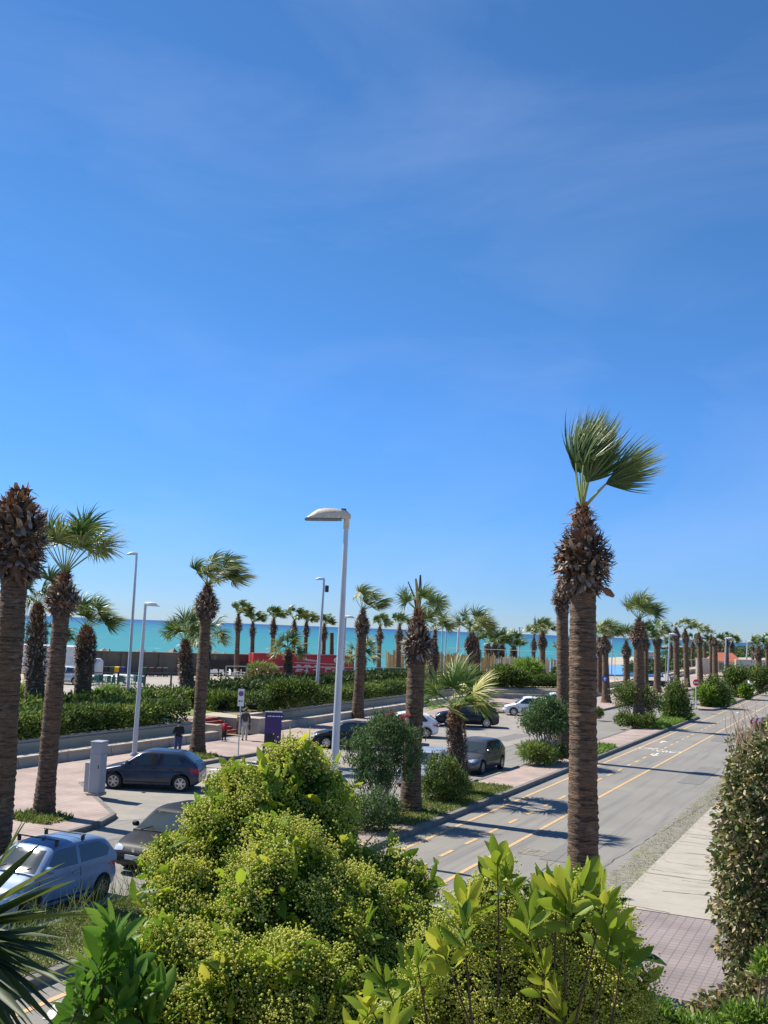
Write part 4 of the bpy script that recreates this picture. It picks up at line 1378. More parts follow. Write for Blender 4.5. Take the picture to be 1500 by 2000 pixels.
palm_px('fan_palm', 'palm with bushy crown rising from the hedge behind the young yellow palm', 917, 1352, 922, 1232, 17, 42, 15, 52, 58, z=PZ, group=GP, boot=.34, crown_kw=S_(n=18, spread=.6, wind=.8, leaflets=30, droop=.35, up_min=.1))
palm_px('fan_palm', 'darker twin trunk just right of the palm with the bushy crown', 932, 1345, 932, 1245, 12, 50, 9, 36, 59, z=PZ, group=GP, detail=.7, boot=.34, crown_kw=S_(n=10, spread=.8, wind=.8, leaflets=20, droop=.4, up_min=.1))
for k, (bx, ty, sk, lb) in enumerate(((952, 1258, 32, 'first from the left'), (966, 1256, 36, 'second from the left'), (980, 1260, 32, 'third from the left'), (1002, 1262, 34, 'rightmost and broadest'))):
    palm_px('fan_palm', 'low dark palm by the cane fence, ' + lb + ' of the clump', bx, 1306, bx + 1, ty, 11, sk, 8, 34, 60 + k, z=PZ, group=GP, shaggy=True, detail=.7, boot=.36, crown_kw=S_(n=12, spread=.8, wind=.5, leaflets=18, droop=.4, thick=1.2, up_min=.05))
palm_px('fan_palm', 'thin far palm left of the pair before the sea left of the big trunk', 1041, 1312, 1043, 1240, 8, 35, 7, 26, 66, z=PZ, group=GP, detail=.6, boot=.36, crown_kw=S_(n=11, spread=.8, wind=.5, leaflets=16, droop=.4, thick=1.6, up_min=.1))
palm_px('fan_palm', 'far straight palm, right one of the pair before the sea left of the big trunk', 1060, 1328, 1059, 1233, 11, 35, 10.5, 34, 67, z=PZ, group=GP, detail=.8, boot=.36, crown_kw=S_(n=13, spread=.7, wind=.5, leaflets=20, droop=.4, thick=1.3, up_min=.1))
palm_px('fan_palm', 'median palm almost hidden behind the big trunk, shaggy head poking out left', 1101, 1480, 1097, 1128, 24, 68, 20, 0, 68, z=.14, group=GP, boot=.34)
palm_px('fan_palm', 'pavement palm with a blue round sign on its trunk', 1184, 1372, 1181, 1242, 13, 32, 14, 42, 69, z=.14, group=GP, boot=.34, flare=1.6, crown_kw=S_(n=17, spread=.8, wind=.9, leaflets=24, droop=.4, thick=1.2, up_min=.05))
palm_px('fan_palm', 'palm trunk close behind the palm with the blue sign', 1171, 1350, 1171, 1246, 10, 30, 11, 36, 70, z=PZ, group=GP, detail=.7, boot=.34, crown_kw=S_(n=12, spread=.8, wind=.6, leaflets=20, droop=.4, thick=1.2, up_min=.05))
palm_px('fan_palm', 'narrow crowned palm between the blue sign palm and the thick median palm', 1224, 1342, 1223, 1252, 12, 32, 10.5, 38, 71, z=PZ, group=GP, detail=.8, boot=.34, crown_kw=S_(n=12, spread=.4, wind=.4, leaflets=20, droop=.3, thick=1.2, up_min=.35))
palm_px('fan_palm', 'thick median palm right of the big trunk with upright green crown', 1248, 1418, 1248, 1208, 20, 55, 19, 60, 72, z=.14, group=GP, boot=.36, crown_kw=S_(n=15, spread=.55, wind=.7, leaflets=30, droop=.3, up_min=.25))
palm_px('fan_palm', 'palm crown showing just behind the thick median palm at right', 1262, 1352, 1262, 1240, 9, 28, 9, 34, 73, z=PZ, group=GP, detail=.6, boot=.34, crown_kw=S_(n=12, spread=.9, wind=.9, leaflets=18, droop=.5, thick=1.3, up_min=0))
palm_px('fan_palm', 'straight pavement palm with spreading crown left of the right hand lamps', 1284, 1352, 1283, 1236, 12, 26, 10, 36, 74, z=.14, group=GP, boot=.34, flare=1.6, crown_kw=S_(n=13, spread=.9, wind=.8, leaflets=20, droop=.45, thick=1.3, up_min=0))
palm_px('fan_palm', 'nearly bald palm just right of the lamp, third straight trunk of the right row', 1322, 1346, 1320, 1226, 11, 24, 9, 15, 75, z=.14, group=GP, boot=.34, crown_kw=S_(n=5, spread=.7, wind=.8, leaflets=14, droop=.4, thick=1.4, up_min=.2, dead=.6))
palm_px('fan_palm', 'straight palm with a small tilted crown, fourth trunk of the right row', 1342, 1342, 1338, 1229, 10, 24, 8.5, 28, 76, z=.14, group=GP, detail=.8, boot=.34, crown_kw=S_(n=9, spread=.5, wind=1.3, leaflets=18, droop=.3, thick=1.3, up_min=.3))
palm_px('fan_palm', 'grey trunked palm with half dead brown crown beside the no entry sign', 1368, 1338, 1365, 1236, 10, 24, 8.5, 28, 77, z=.14, group=GP, detail=.8, boot=.34, crown_kw=S_(n=9, spread=.5, wind=1.5, leaflets=18, droop=.3, thick=1.3, up_min=.2, dead=.5))
palm_px('fan_palm', 'thin palm with pointed brown head left of the headless trunk', 1388, 1328, 1389, 1240, 6, 20, 6, 12, 78, z=.14, group=GP, detail=.6, boot=.34, crown_kw=S_(n=5, spread=.5, wind=.7, leaflets=12, droop=.3, thick=1.5, up_min=.3))
palm_px('fan_palm', 'stout headless palm trunk with ragged orange top in the right row', 1397, 1332, 1396, 1246, 10, 14, 8, 0, 79, z=.14, group=GP, detail=.7, boot=.3, orange=0)
palm_px('fan_palm', 'dark palm with stubby crown behind the lamp near the red roof', 1419, 1324, 1419, 1244, 9, 20, 7, 14, 80, z=.14, group=GP, detail=.7, boot=.34, crown_kw=S_(n=6, spread=.5, wind=.7, leaflets=12, droop=.3, thick=1.5, up_min=.3))
palm_px('fan_palm', 'stout palm with few fronds above the round median shrubs near the right edge', 1482, 1345, 1481, 1263, 12, 22, 10, 26, 81, z=.14, group=GP, detail=.8, boot=.34, crown_kw=S_(n=8, spread=.4, wind=.6, leaflets=16, droop=.3, thick=1.4, up_min=.4))
palm_px('fan_palm', 'palm cut by the right edge of the picture', 1499, 1335, 1498, 1248, 7, 24, 6.5, 22, 82, z=.14, group=GP, detail=.6, boot=.34, crown_kw=S_(n=8, spread=.8, wind=.6, leaflets=14, droop=.4, thick=1.4, up_min=0))
far_spots = [(1352, 1302, 1252, 'tiny distant palm left of the grey trunked palm'), (1310, 1305, 1256, 'tiny distant palm behind the nearly bald palm'), (1376, 1304, 1254, 'tiny distant palm right of the no entry sign'), (1405, 1305, 1254, 'tiny distant palm behind the red roof'), (1430, 1306, 1252, 'tiny distant palm right of the red roof'), (1470, 1310, 1262, 'tiny distant palm behind the garden wall'), (1124, 1308, 1258, 'distant low palm hidden behind the big trunk'), (1090, 1310, 1262, 'distant low palm just left of the big trunk')]
for k, (bx, by, ty, lb) in enumerate(far_spots):
    palm_px('fan_palm', lb, bx, by, bx + 1, ty, 6, 16, 5, 20, 90 + k, z=PZ, group=GP, detail=.5, boot=.4, crown_kw=S_(n=10, spread=.9, wind=.5, leaflets=14, droop=.4, thick=2.0, up_min=0))
# the young palm in the median
palm_px('young_fan_palm', 'young fan palm in the median with broad yellow green crown and rough husky trunk', 896, 1548, 889, 1378, 34, 165, 21, 98, 101, z=.14, group=GP, shaggy=True, boot=.2, fm='frond_y', flare=1.2, detail=1.2,
        crown_kw=S_(n=17, spread=.75, wind=.3, leaflets=36, droop=.28, up_min=.03, dead=.08))
# broken stubs on top of the thick median palm
b = G(801, 1585, .14); dp = depth_of(b); s = dp / F_PX
stub = empty('dead_frond_stubs', D(816, 1195, dp), 'tall broken frond stubs standing on top of the thick median palm', 'dead fronds')
for px, py, w, m in ((821, 1123, .07, 'dark'), (812, 1130, .08, 'cane'), (797, 1136, .04, 'dark')):
    q = D(px, py, dp) - stub.location
    MB().tube([(0, 0, -.2), q * .5 + Vector((.05, 0, 0)), q], [w * .9, w, w * .45], 6).build('stub', MT['trunk_far'] if m == 'dark' else MT['cane'], stub, smooth=60)
# hanging broken frond base on the big palm
b = G(1138, 1925, .03); dp = depth_of(b)
hf = MB().tube([D(1160, 1140, dp - .3), D(1172, 1146, dp - .35), D(1180, 1152, dp - .35)], [.02, .02, .03], 6)
hf.tube([D(1180, 1150, dp - .35), D(1188, 1157, dp - .35), D(1199, 1165, dp - .35)], [.05, .075, .03], 7)
hf.build('hanging_frond_base', mat('husk', (.20, .09, .045), .9), None, smooth=60)
o = bpy.data.objects['hanging_frond_base']
for r_ in bpy.data.objects:
    if r_.get('label', '').startswith('tallest and nearest fan palm'):
        o.parent = r_; o.location = -r_.location

# small round sign on a palm
p = G(1184, 1372, .14); dp = depth_of(p) - .35
sg = MB().lathe([(.0, -.01), (.3, -.01), (.3, .012), (.0, .012)], (0, 0, 0), 20, 'y')
o = tag(sg.build('round_sign', MT['signblue']), 'blue round sign fixed to a pavement palm right of the big trunk', 'sign')
o.location = D(1181, 1326, dp); o.rotation_euler = (0, 0, YAW)
ws = MB().box((0, -.016, 0), (.1, .01, .32), R(0)); ws.box((0, -.016, .03), (.3, .008, .08))
ws.build('arrow_symbol', MT['signwhite'], o)


# ================================================================== HEDGES AND SHRUBS
def hedge_box(name, label, a, b, width, z0, h, n, L, Wd, m, group=None, jitter=.12):
    a = Vector((*a[:2], 0)); b = Vector((*b[:2], 0)); d = b - a; Ln = d.length; d.normalize(); nr = Vector((-d.y, d.x, 0))
    # leaf positions on a rounded box shell
    t = RNG.random(n) * Ln
    u = RNG.random(n)
    per = h * 2 + width
    s = u * per
    side = np.where(s < h, -width / 2, np.where(s < h + width, s - h - width / 2, width / 2))
    zz = np.where(s < h, s, np.where(s < h + width, h, per - s))
    bump = .35 * np.sin(t * 1.9 + 1.3 * side) * np.sin(t * .71 + 2) * jitter * 4 + .2 * np.sin(t * 5.1) * jitter
    zz = zz * (1 + bump * .35) + RNG.normal(size=n) * jitter * .6
    side = side * (1 + bump * .15) + RNG.normal(size=n) * jitter
    depthin = RNG.random(n) ** 2 * .35
    zz = np.maximum(.02, zz - depthin * (zz > h * .8)); side = side * (1 - depthin * .5)
    P = np.array([list(a)]) + np.outer(t, list(d)) + np.outer(side, list(nr)) + np.outer(zz + z0, [0, 0, 1])
    out = np.outer(side / width * 1.6, list(nr)) + np.outer(np.where(zz > h * .8, 1.0, .5), [0, 0, 1]) + RNG.normal(size=(n, 3)) * .5
    l = L * RNG.uniform(.6, 1.3, n)
    tone = np.clip(.5 + .25 * np.sin(t * .9 + 3 * side) + RNG.normal(size=n) * .25, 0, 1)
    V, Fc, r = leaf_cards(P, out, l, Wd * RNG.uniform(.7, 1.3, n), tone)
    o = link_mesh(name, np_mesh(name, V, [Fc], r), m)
    tag(o, label, 'hedge', group)
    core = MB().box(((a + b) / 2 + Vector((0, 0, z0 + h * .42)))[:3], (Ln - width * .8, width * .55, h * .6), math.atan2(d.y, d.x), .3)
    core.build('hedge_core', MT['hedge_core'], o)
    return o


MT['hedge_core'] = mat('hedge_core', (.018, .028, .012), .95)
HG = 'hedges behind the panelled wall'
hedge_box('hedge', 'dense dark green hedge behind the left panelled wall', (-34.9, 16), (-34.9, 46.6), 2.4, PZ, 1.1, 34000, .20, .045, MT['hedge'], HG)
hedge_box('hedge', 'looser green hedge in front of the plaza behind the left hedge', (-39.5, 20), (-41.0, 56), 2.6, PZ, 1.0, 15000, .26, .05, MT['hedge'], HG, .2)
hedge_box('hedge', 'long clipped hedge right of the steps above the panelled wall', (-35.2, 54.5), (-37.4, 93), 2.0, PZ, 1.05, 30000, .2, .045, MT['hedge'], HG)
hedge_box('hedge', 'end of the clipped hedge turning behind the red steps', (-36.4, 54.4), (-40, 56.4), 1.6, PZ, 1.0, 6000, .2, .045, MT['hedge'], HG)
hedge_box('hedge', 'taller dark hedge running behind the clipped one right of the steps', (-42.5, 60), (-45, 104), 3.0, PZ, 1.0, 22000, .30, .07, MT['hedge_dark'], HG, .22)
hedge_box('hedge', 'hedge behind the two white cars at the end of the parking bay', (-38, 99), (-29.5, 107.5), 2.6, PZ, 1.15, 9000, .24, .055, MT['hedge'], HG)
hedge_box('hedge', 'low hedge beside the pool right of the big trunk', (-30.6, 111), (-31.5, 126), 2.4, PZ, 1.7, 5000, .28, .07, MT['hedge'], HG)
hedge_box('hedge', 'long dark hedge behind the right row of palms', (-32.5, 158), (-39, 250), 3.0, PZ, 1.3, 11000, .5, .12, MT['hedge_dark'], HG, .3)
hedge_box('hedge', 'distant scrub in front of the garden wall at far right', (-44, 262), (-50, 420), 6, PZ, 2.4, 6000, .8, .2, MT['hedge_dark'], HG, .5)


def shrub_px(name, label, cat, bx, by, lobes, n, L, Wd, m, z=.14, stems=0, stem_mat='stem', clump=None, group=None, stem_top=.55, dshift=0.0, updir=.5, nseg=1, fname='foliage', yr=None, shell=.35, stem_r=.02):
    """lobes: (px, py, rx px, ry px)"""
    b = G(bx, by, z); dp = depth_of(b); s = dp / F_PX
    root = empty(name, b, label, cat, group)
    bl = []
    for (px, py, rx, ry) in lobes:
        c = D(px, py, dp + dshift) - b
        bl.append((c, (rx * s, (yr or rx) * s, ry * s)))
    foliage(fname, bl, n, L, Wd, m, root, shell=shell, zmin=.0, updir=updir, nseg=nseg, clump=clump)
    if stems:
        mb = MB()
        for k in range(stems):
            c, rr = bl[k % len(bl)]
            a0 = Vector((random.uniform(-.18, .18), random.uniform(-.18, .18), 0)) * (1 + rr[0] * .6)
            e = Vector(c) + Vector((random.uniform(-.7, .7) * rr[0], random.uniform(-.7, .7) * rr[1], random.uniform(-.3, .6) * rr[2]))
            mid = a0.lerp(e, .5) + Vector((random.uniform(-.12, .12), random.uniform(-.12, .12), 0))
            mb.tube([a0, mid, e], [stem_r, stem_r * .75, stem_r * .3], 5)
        mb.build('stems', MT[stem_mat], root, smooth=60)
    return root


# median planting, near to far
ol = shrub_px('oleander', 'tall many stemmed oleander with a few pink flowers before the thick median palm', 'shrub', 742, 1598,
         [(745, 1452, 50, 46), (704, 1468, 28, 30), (792, 1465, 28, 44), (760, 1422, 36, 24), (724, 1512, 32, 22), (775, 1512, 30, 24)], 12500, .15, .019, MT['oleander'], stems=34, clump=(150, .12), updir=1.1, stem_mat='stempale', nseg=1)
b_ = G(742, 1598, .14); dp_ = depth_of(b_)
pk = []
for px, py in ((757, 1397), (766, 1394), (750, 1400), (790, 1398), (797, 1396), (786, 1401)):
    pk.append((D(px, py, dp_) - b_, (.07, .07, .06)))
for pk_ in (pk[:3], pk[3:]): foliage('flowers', pk_, 260, .05, .02, MT['pink'], ol, shell=.2)
shrub_px('shrub', 'low reddish green shrub at the foot of the tall oleander', 'shrub', 712, 1622, [(702, 1588, 38, 28), (735, 1580, 40, 36), (762, 1590, 26, 26)], 7000, .09, .02, MT['oleander'], stems=10, clump=(200, .1))
shrub_px('shrub', 'dense rounded dark green shrub left of the young yellow palm', 'shrub', 868, 1566, [(866, 1520, 40, 40), (845, 1535, 22, 28), (890, 1540, 28, 28), (862, 1495, 26, 20)], 9000, .12, .017, MT['hedge'], stems=8, clump=(260, .09))
shrub_px('oleander', 'oleander with pale bare stems just left of the big trunk, dwarf palm below', 'shrub', 1066, 1490, [(1066, 1402, 44, 30), (1040, 1412, 24, 24), (1092, 1412, 26, 30), (1066, 1380, 26, 14)], 10000, .17, .024, MT['oleander'], stems=30, stem_mat='stempale', clump=(130, .16), updir=1.0, stem_r=.03)
shrub_px('dwarf_palm', 'dwarf fan palm under the oleander left of the big trunk', 'dwarf palm', 1046, 1494, [(1040, 1468, 26, 14), (1060, 1474, 26, 16)], 2600, .34, .022, MT['frond_y'], nseg=2, updir=.7)
shrub_px('shrub', 'low dark shrub between the dwarf palm and the big trunk', 'shrub', 1086, 1488, [(1086, 1468, 24, 18), (1070, 1480, 20, 10)], 3500, .1, .022, MT['hedge_dark'])
shrub_px('oleander', 'round topped oleander with bare stems beside the thick palm right of the big trunk', 'shrub', 1236, 1416, [(1226, 1352, 26, 20), (1250, 1362, 26, 20), (1216, 1368, 16, 16), (1275, 1372, 16, 16)], 7000, .2, .03, MT['hedge'], stems=18, stem_mat='stempale', clump=(180, .2), stem_r=.035)
shrub_px('shrub', 'low shrub at the foot of the round topped oleander', 'shrub', 1240, 1422, [(1220, 1406, 20, 13), (1245, 1408, 20, 12), (1268, 1406, 14, 12)], 4200, .16, .035, MT['hedge'])
shrub_px('shrub', 'tall cone of dense dark leaves alone in the median left of the no entry sign', 'shrub', 1319, 1404, [(1319, 1386, 27, 19), (1319, 1364, 23, 20), (1320, 1346, 15, 14)], 8500, .2, .04, MT['hedge'], clump=(260, .2), stems=6)
shrub_px('shrub', 'median shrub with a dwarf palm right of the no entry sign', 'shrub', 1400, 1380, [(1398, 1342, 19, 15), (1385, 1360, 15, 14), (1408, 1362, 16, 16)], 5200, .28, .05, MT['hedge'], clump=(150, .28), stems=8, stem_r=.05)
shrub_px('dwarf_palm', 'dwarf palm leaning left out of the median right of the no entry sign', 'dwarf palm', 1384, 1380, [(1378, 1356, 16, 12), (1390, 1370, 12, 10)], 1200, .75, .05, MT['lime'], nseg=2, updir=.7)
shrub_px('shrub', 'round clipped tree like shrub in the far median before the red roof', 'shrub', 1440, 1362, [(1440, 1316, 18, 13), (1430, 1324, 13, 10), (1436, 1350, 13, 11)], 4500, .32, .06, MT['hedge'], stems=8, stem_r=.06, clump=(140, .3))
shrub_px('shrub', 'leafy yellowish shrub low in the far median', 'shrub', 1456, 1364, [(1456, 1350, 12, 13)], 1800, .4, .07, MT['lime'], stems=4)
shrub_px('shrub', 'round dark shrub on a stem in the far median near the right edge', 'shrub', 1484, 1356, [(1482, 1318, 20, 14), (1494, 1324, 14, 10), (1488, 1342, 10, 8)], 4800, .34, .065, MT['hedge'], stems=8, stem_r=.07, clump=(140, .3))
# grass and ground cover in the islands
def ground_cover(name, label, quads, n, L, Wd, m, z=.14, cat='grass', updir=1.2):
    ps = []
    for (a, b, c, d) in quads:
        k = n // len(quads)
        u = RNG.random((k, 1)); v = RNG.random((k, 1))
        A, B, C_, D_ = [np.array(list(G(*q, z))) for q in (a, b, c, d)]
        ps.append((A * (1 - u) + B * u) * (1 - v) + (D_ * (1 - u) + C_ * u) * v)
    P = np.concatenate(ps); P[:, 2] = z - .01
    n = len(P)
    dr = RNG.normal(size=(n, 3)) * .55 + np.array([0, 0, updir])
    tone = np.clip(.5 + .28 * np.sin(P[:, 0] * 2.3) * np.sin(P[:, 1] * 1.7) + RNG.normal(size=n) * .22, 0, 1)
    V, Fc, r = leaf_cards(P, dr, L * RNG.uniform(.4, 1.4, n), Wd * RNG.uniform(.6, 1.3, n), tone, 2, .6)
    o = link_mesh(name, np_mesh(name, V, [Fc], r), m)
    return tag(o, label, cat, kind='stuff')


def island(name, y0, y1):
    return struct(MB().prism([(MX0 + .12, y0), (MX1 - .12, y0), (MX1 - .12, y1), (MX0 + .12, y1)], .05, .165), name, MT['earth'])


for y0, y1 in ((8, 24.6), (29.5, 41.2), (53.4, 60.0), (74.5, 83.6), (85.2, 89.3), (104, 117)):
    island('planting_bed', y0, y1)


def cover_rect(name, label, x0, x1, y0, y1, n, L, Wd, m, z=.165, updir=1.2):
    P = np.stack([RNG.uniform(x0, x1, n), RNG.uniform(y0, y1, n), np.full(n, z - .01)], 1)
    dr = RNG.normal(size=(n, 3)) * .55 + np.array([0, 0, updir])
    tone = np.clip(.5 + .28 * np.sin(P[:, 0] * 2.3) * np.sin(P[:, 1] * 1.7) + RNG.normal(size=n) * .22, 0, 1)
    V, Fc, r = leaf_cards(P, dr, L * RNG.uniform(.4, 1.4, n), Wd * RNG.uniform(.6, 1.3, n), tone, 2, .6)
    return tag(link_mesh(name, np_mesh(name, V, [Fc], r), m), label, 'grass', kind='stuff')


cover_rect('grass', 'yellow green weeds and grass in the near median island beside the pale blue car', MX0 + .1, MX1 - .1, 8, 24.6, 26000, .14, .010, MT['grassgreen'])
cover_rect('grass', 'tall dry grass stalks along the kerb beside the pale blue car', MX0 + .05, MX0 + .7, 14, 21, 700, .75, .006, MT['grassgreen'])
cover_rect('ground_cover', 'short bright weeds at the foot of the median shrubs', MX0 + .1, MX1 - .1, 31, 41.2, 12000, .12, .014, MT['grassgreen'])
cover_rect('ground_cover', 'bright green ground cover below the oleander left of the big trunk', MX0 + .1, MX1 - .1, 53.4, 60, 6500, .22, .03, MT['lime'])
cover_rect('ground_cover', 'bright green ground cover below the far median shrubs', MX0 + .1, MX1 - .1, 74.5, 89.3, 6500, .26, .04, MT['lime'])
cover_rect('ground_cover', 'bright green ground cover in the last median islands', MX0 + .1, MX1 - .1, 104, 117, 3500, .35, .06, MT['lime'])
cover_rect('grass', 'sparse weeds growing in the stone gutter', -6.5, -5.6, 18, 60, 7000, .06, .006, MT['grassgreen'], z=.01)
# weeds round the pavement palms
for px, py, lb in ((80, 1597, 'weeds and daisies at the foot of the leaning palm at left'), (388, 1477, 'small weeds at the foot of the palm by the steps')):
    p = G(px, py, KB)
    cover_rect('weeds', lb, p.x - .9, p.x + .9, p.y - .8, p.y + .5, 1500, .2, .022, MT['grassgreen'], z=KB)
# garden ground behind the hedges
lawn = [(-36, 50), (-38, 58), (-43, 60), (-47, 54), (-43, 50)]
struct(MB().sheet(lawn, PZ + .015), 'lawn', mat('lawn_green', (.17, .21, .05), .9, noise=(2, (.10, .14, .03), .4, .7)))
struct(MB().prism([(-33.4, 8), (-33.4, 46.9), (-44, 49), (-47, 8)], PZ - .1, PZ + .02), 'planting_soil', MT['earth'])
struct(MB().prism([(-33.9, 52.4), (-36, 95), (-47, 108), (-47, 60)], PZ - .1, PZ + .02), 'far_planting_soil', MT['earth'])
# scattered shrubs on the seaside level
MS = [('spiky yellow green yucca like plant in the left hedge before the plaza', 215, 1372, [(212, 1358, 22, 12)], 1500, .5, .03, 'lime', 'plant'),
      ('spiky green plant between the two leftmost palm trunks', 50, 1390, [(48, 1364, 14, 22)], 1500, .5, .03, 'lime', 'plant'),
      ('pinkish dry bush under the low palms at the left end of the red trailer', 515, 1345, [(515, 1318, 28, 14), (495, 1325, 16, 10), (540, 1325, 18, 10)], 3800, .35, .05, 'brownleaf', 'bush'),
      ('bushy young palm foliage before the left end of the red trailer', 520, 1340, [(503, 1308, 14, 10), (522, 1310, 14, 10)], 1600, .55, .04, 'frond_y', 'plant'),
      ('olive bush with pale forked stems right of the no stopping sign', 580, 1392, [(555, 1345, 34, 18), (580, 1352, 34, 20), (600, 1345, 22, 14)], 8500, .2, .04, 'hedge', 'bush'),
      ('big dark bush right of the young yellow palm', 1000, 1345, [(985, 1318, 30, 18), (1015, 1325, 26, 16), (965, 1335, 26, 12)], 8500, .3, .06, 'hedge', 'bush'),
      ('spiky yellow palm bush behind the big dark bush', 1030, 1335, [(1030, 1308, 24, 16)], 1700, .9, .05, 'lime', 'plant'),
      ('pale drooping plant left of the young yellow palm', 845, 1345, [(838, 1322, 10, 16)], 500, .9, .04, 'frond_y', 'plant'),
      ('small shrub left of the big trunk beside the pool', 1085, 1335, [(1085, 1318, 8, 12)], 900, .4, .07, 'hedge', 'bush'),
      ('small weedy bush growing from the kerb just right of the big trunk', 1168, 1404, [(1168, 1392, 10, 9)], 900, .2, .03, 'hedge', 'bush')]
for lb, bx, by, lobes, n, L, Wd, m, ct in MS:
    shrub_px('plant' if ct == 'plant' else 'bush', lb, ct, bx, by, lobes, n, L, Wd, MT[m], z=PZ if by < 1393 and bx < 1160 else .14, stems=5, nseg=2 if ct == 'plant' else 1, stem_mat='stempale')
# far wooded shore
for k, (x0, x1, y0, dist, h, lb) in enumerate(((1290, 1420, 1284, 420, 1.8, 'distant green scrub along the bay behind the right palms'), (1400, 1560, 1280, 440, 3.6, 'far green trees behind the garden wall'), (1350, 1560, 1272, 900, 4.2, 'furthest dark trees along the horizon at right'))):
    bl = []
    for i in range(26):
        px = random.uniform(x0, x1)
        c = D(px, 1250, dist + random.uniform(-30, 30)); c.z = 0
        r_ = random.uniform(.6, 1.2) * h
        bl.append((c, (r_ * 1.4, r_ * 1.4, r_)))
    o = foliage('trees', bl, 9000, h * .22, h * .07, MT['hedge_dark'], None, shell=.6, zmin=-.5)
    tag(o, lb, 'trees', kind='stuff')


# ================================================================== CARS
def interp(pts, x):
    xs = [p[0] for p in pts]; ys = [p[1] for p in pts]
    o = sorted(range(len(xs)), key=lambda i: xs[i])
    return float(np.interp(x, [xs[i] for i in o], [ys[i] for i in o]))


def smooth_interp(pts, x, w=.06):
    return sum(interp(pts, x + d * w) for d in (-1, -.5, 0, .5, 1)) / 5


def bvh_of(o):
    me = o.data
    return BVHTree.FromPolygons([v.co.copy() for v in me.vertices], [tuple(p.vertices) for p in me.polygons])


def project(bvh, poly, axis, off=.004, rings=4, sub=4, mirror=False):
    """poly in 2D; axis '+y','-y' (x,z) or '+x','-x' (y,z) or '+z' (x,y): patch hugging the surface"""
    pts = []
    for a, b in zip(poly, poly[1:] + poly[:1]):
        for k in range(sub): pts.append((a[0] + (b[0] - a[0]) * k / sub, a[1] + (b[1] - a[1]) * k / sub))
    c = (sum(p[0] for p in poly) / len(poly), sum(p[1] for p in poly) / len(poly))
    vs, fs = [], []

    def cast(u, v):
        if axis[1] == 'y': o = Vector((u, 5 if axis[0] == '+' else -5, v)); d = Vector((0, -1 if axis[0] == '+' else 1, 0))
        elif axis[1] == 'x': o = Vector((5 if axis[0] == '+' else -5, u, v)); d = Vector((-1 if axis[0] == '+' else 1, 0, 0))
        else: o = Vector((u, v, 5)); d = Vector((0, 0, -1))
        h = bvh.ray_cast(o, d)
        if h[0] is None: return None
        return h[0] + h[1] * (off if h[1].dot(d) < 0 else -off)
    q = cast(*c)
    if q is None: return None
    vs.append(q); n = len(pts)
    for r in range(1, rings + 1):
        for p in pts:
            f = r / rings
            while f > 0:
                q = cast(c[0] + (p[0] - c[0]) * f, c[1] + (p[1] - c[1]) * f)
                if q is not None: break
                f -= .04
            vs.append(q if q is not None else vs[0])
    for k in range(n): fs.append((0, 1 + k, 1 + (k + 1) % n))
    for r in range(rings - 1):
        for k in range(n):
            a = 1 + r * n + k; b = 1 + r * n + (k + 1) % n
            fs.append((a, a + n, b + n, b))
    return vs, fs


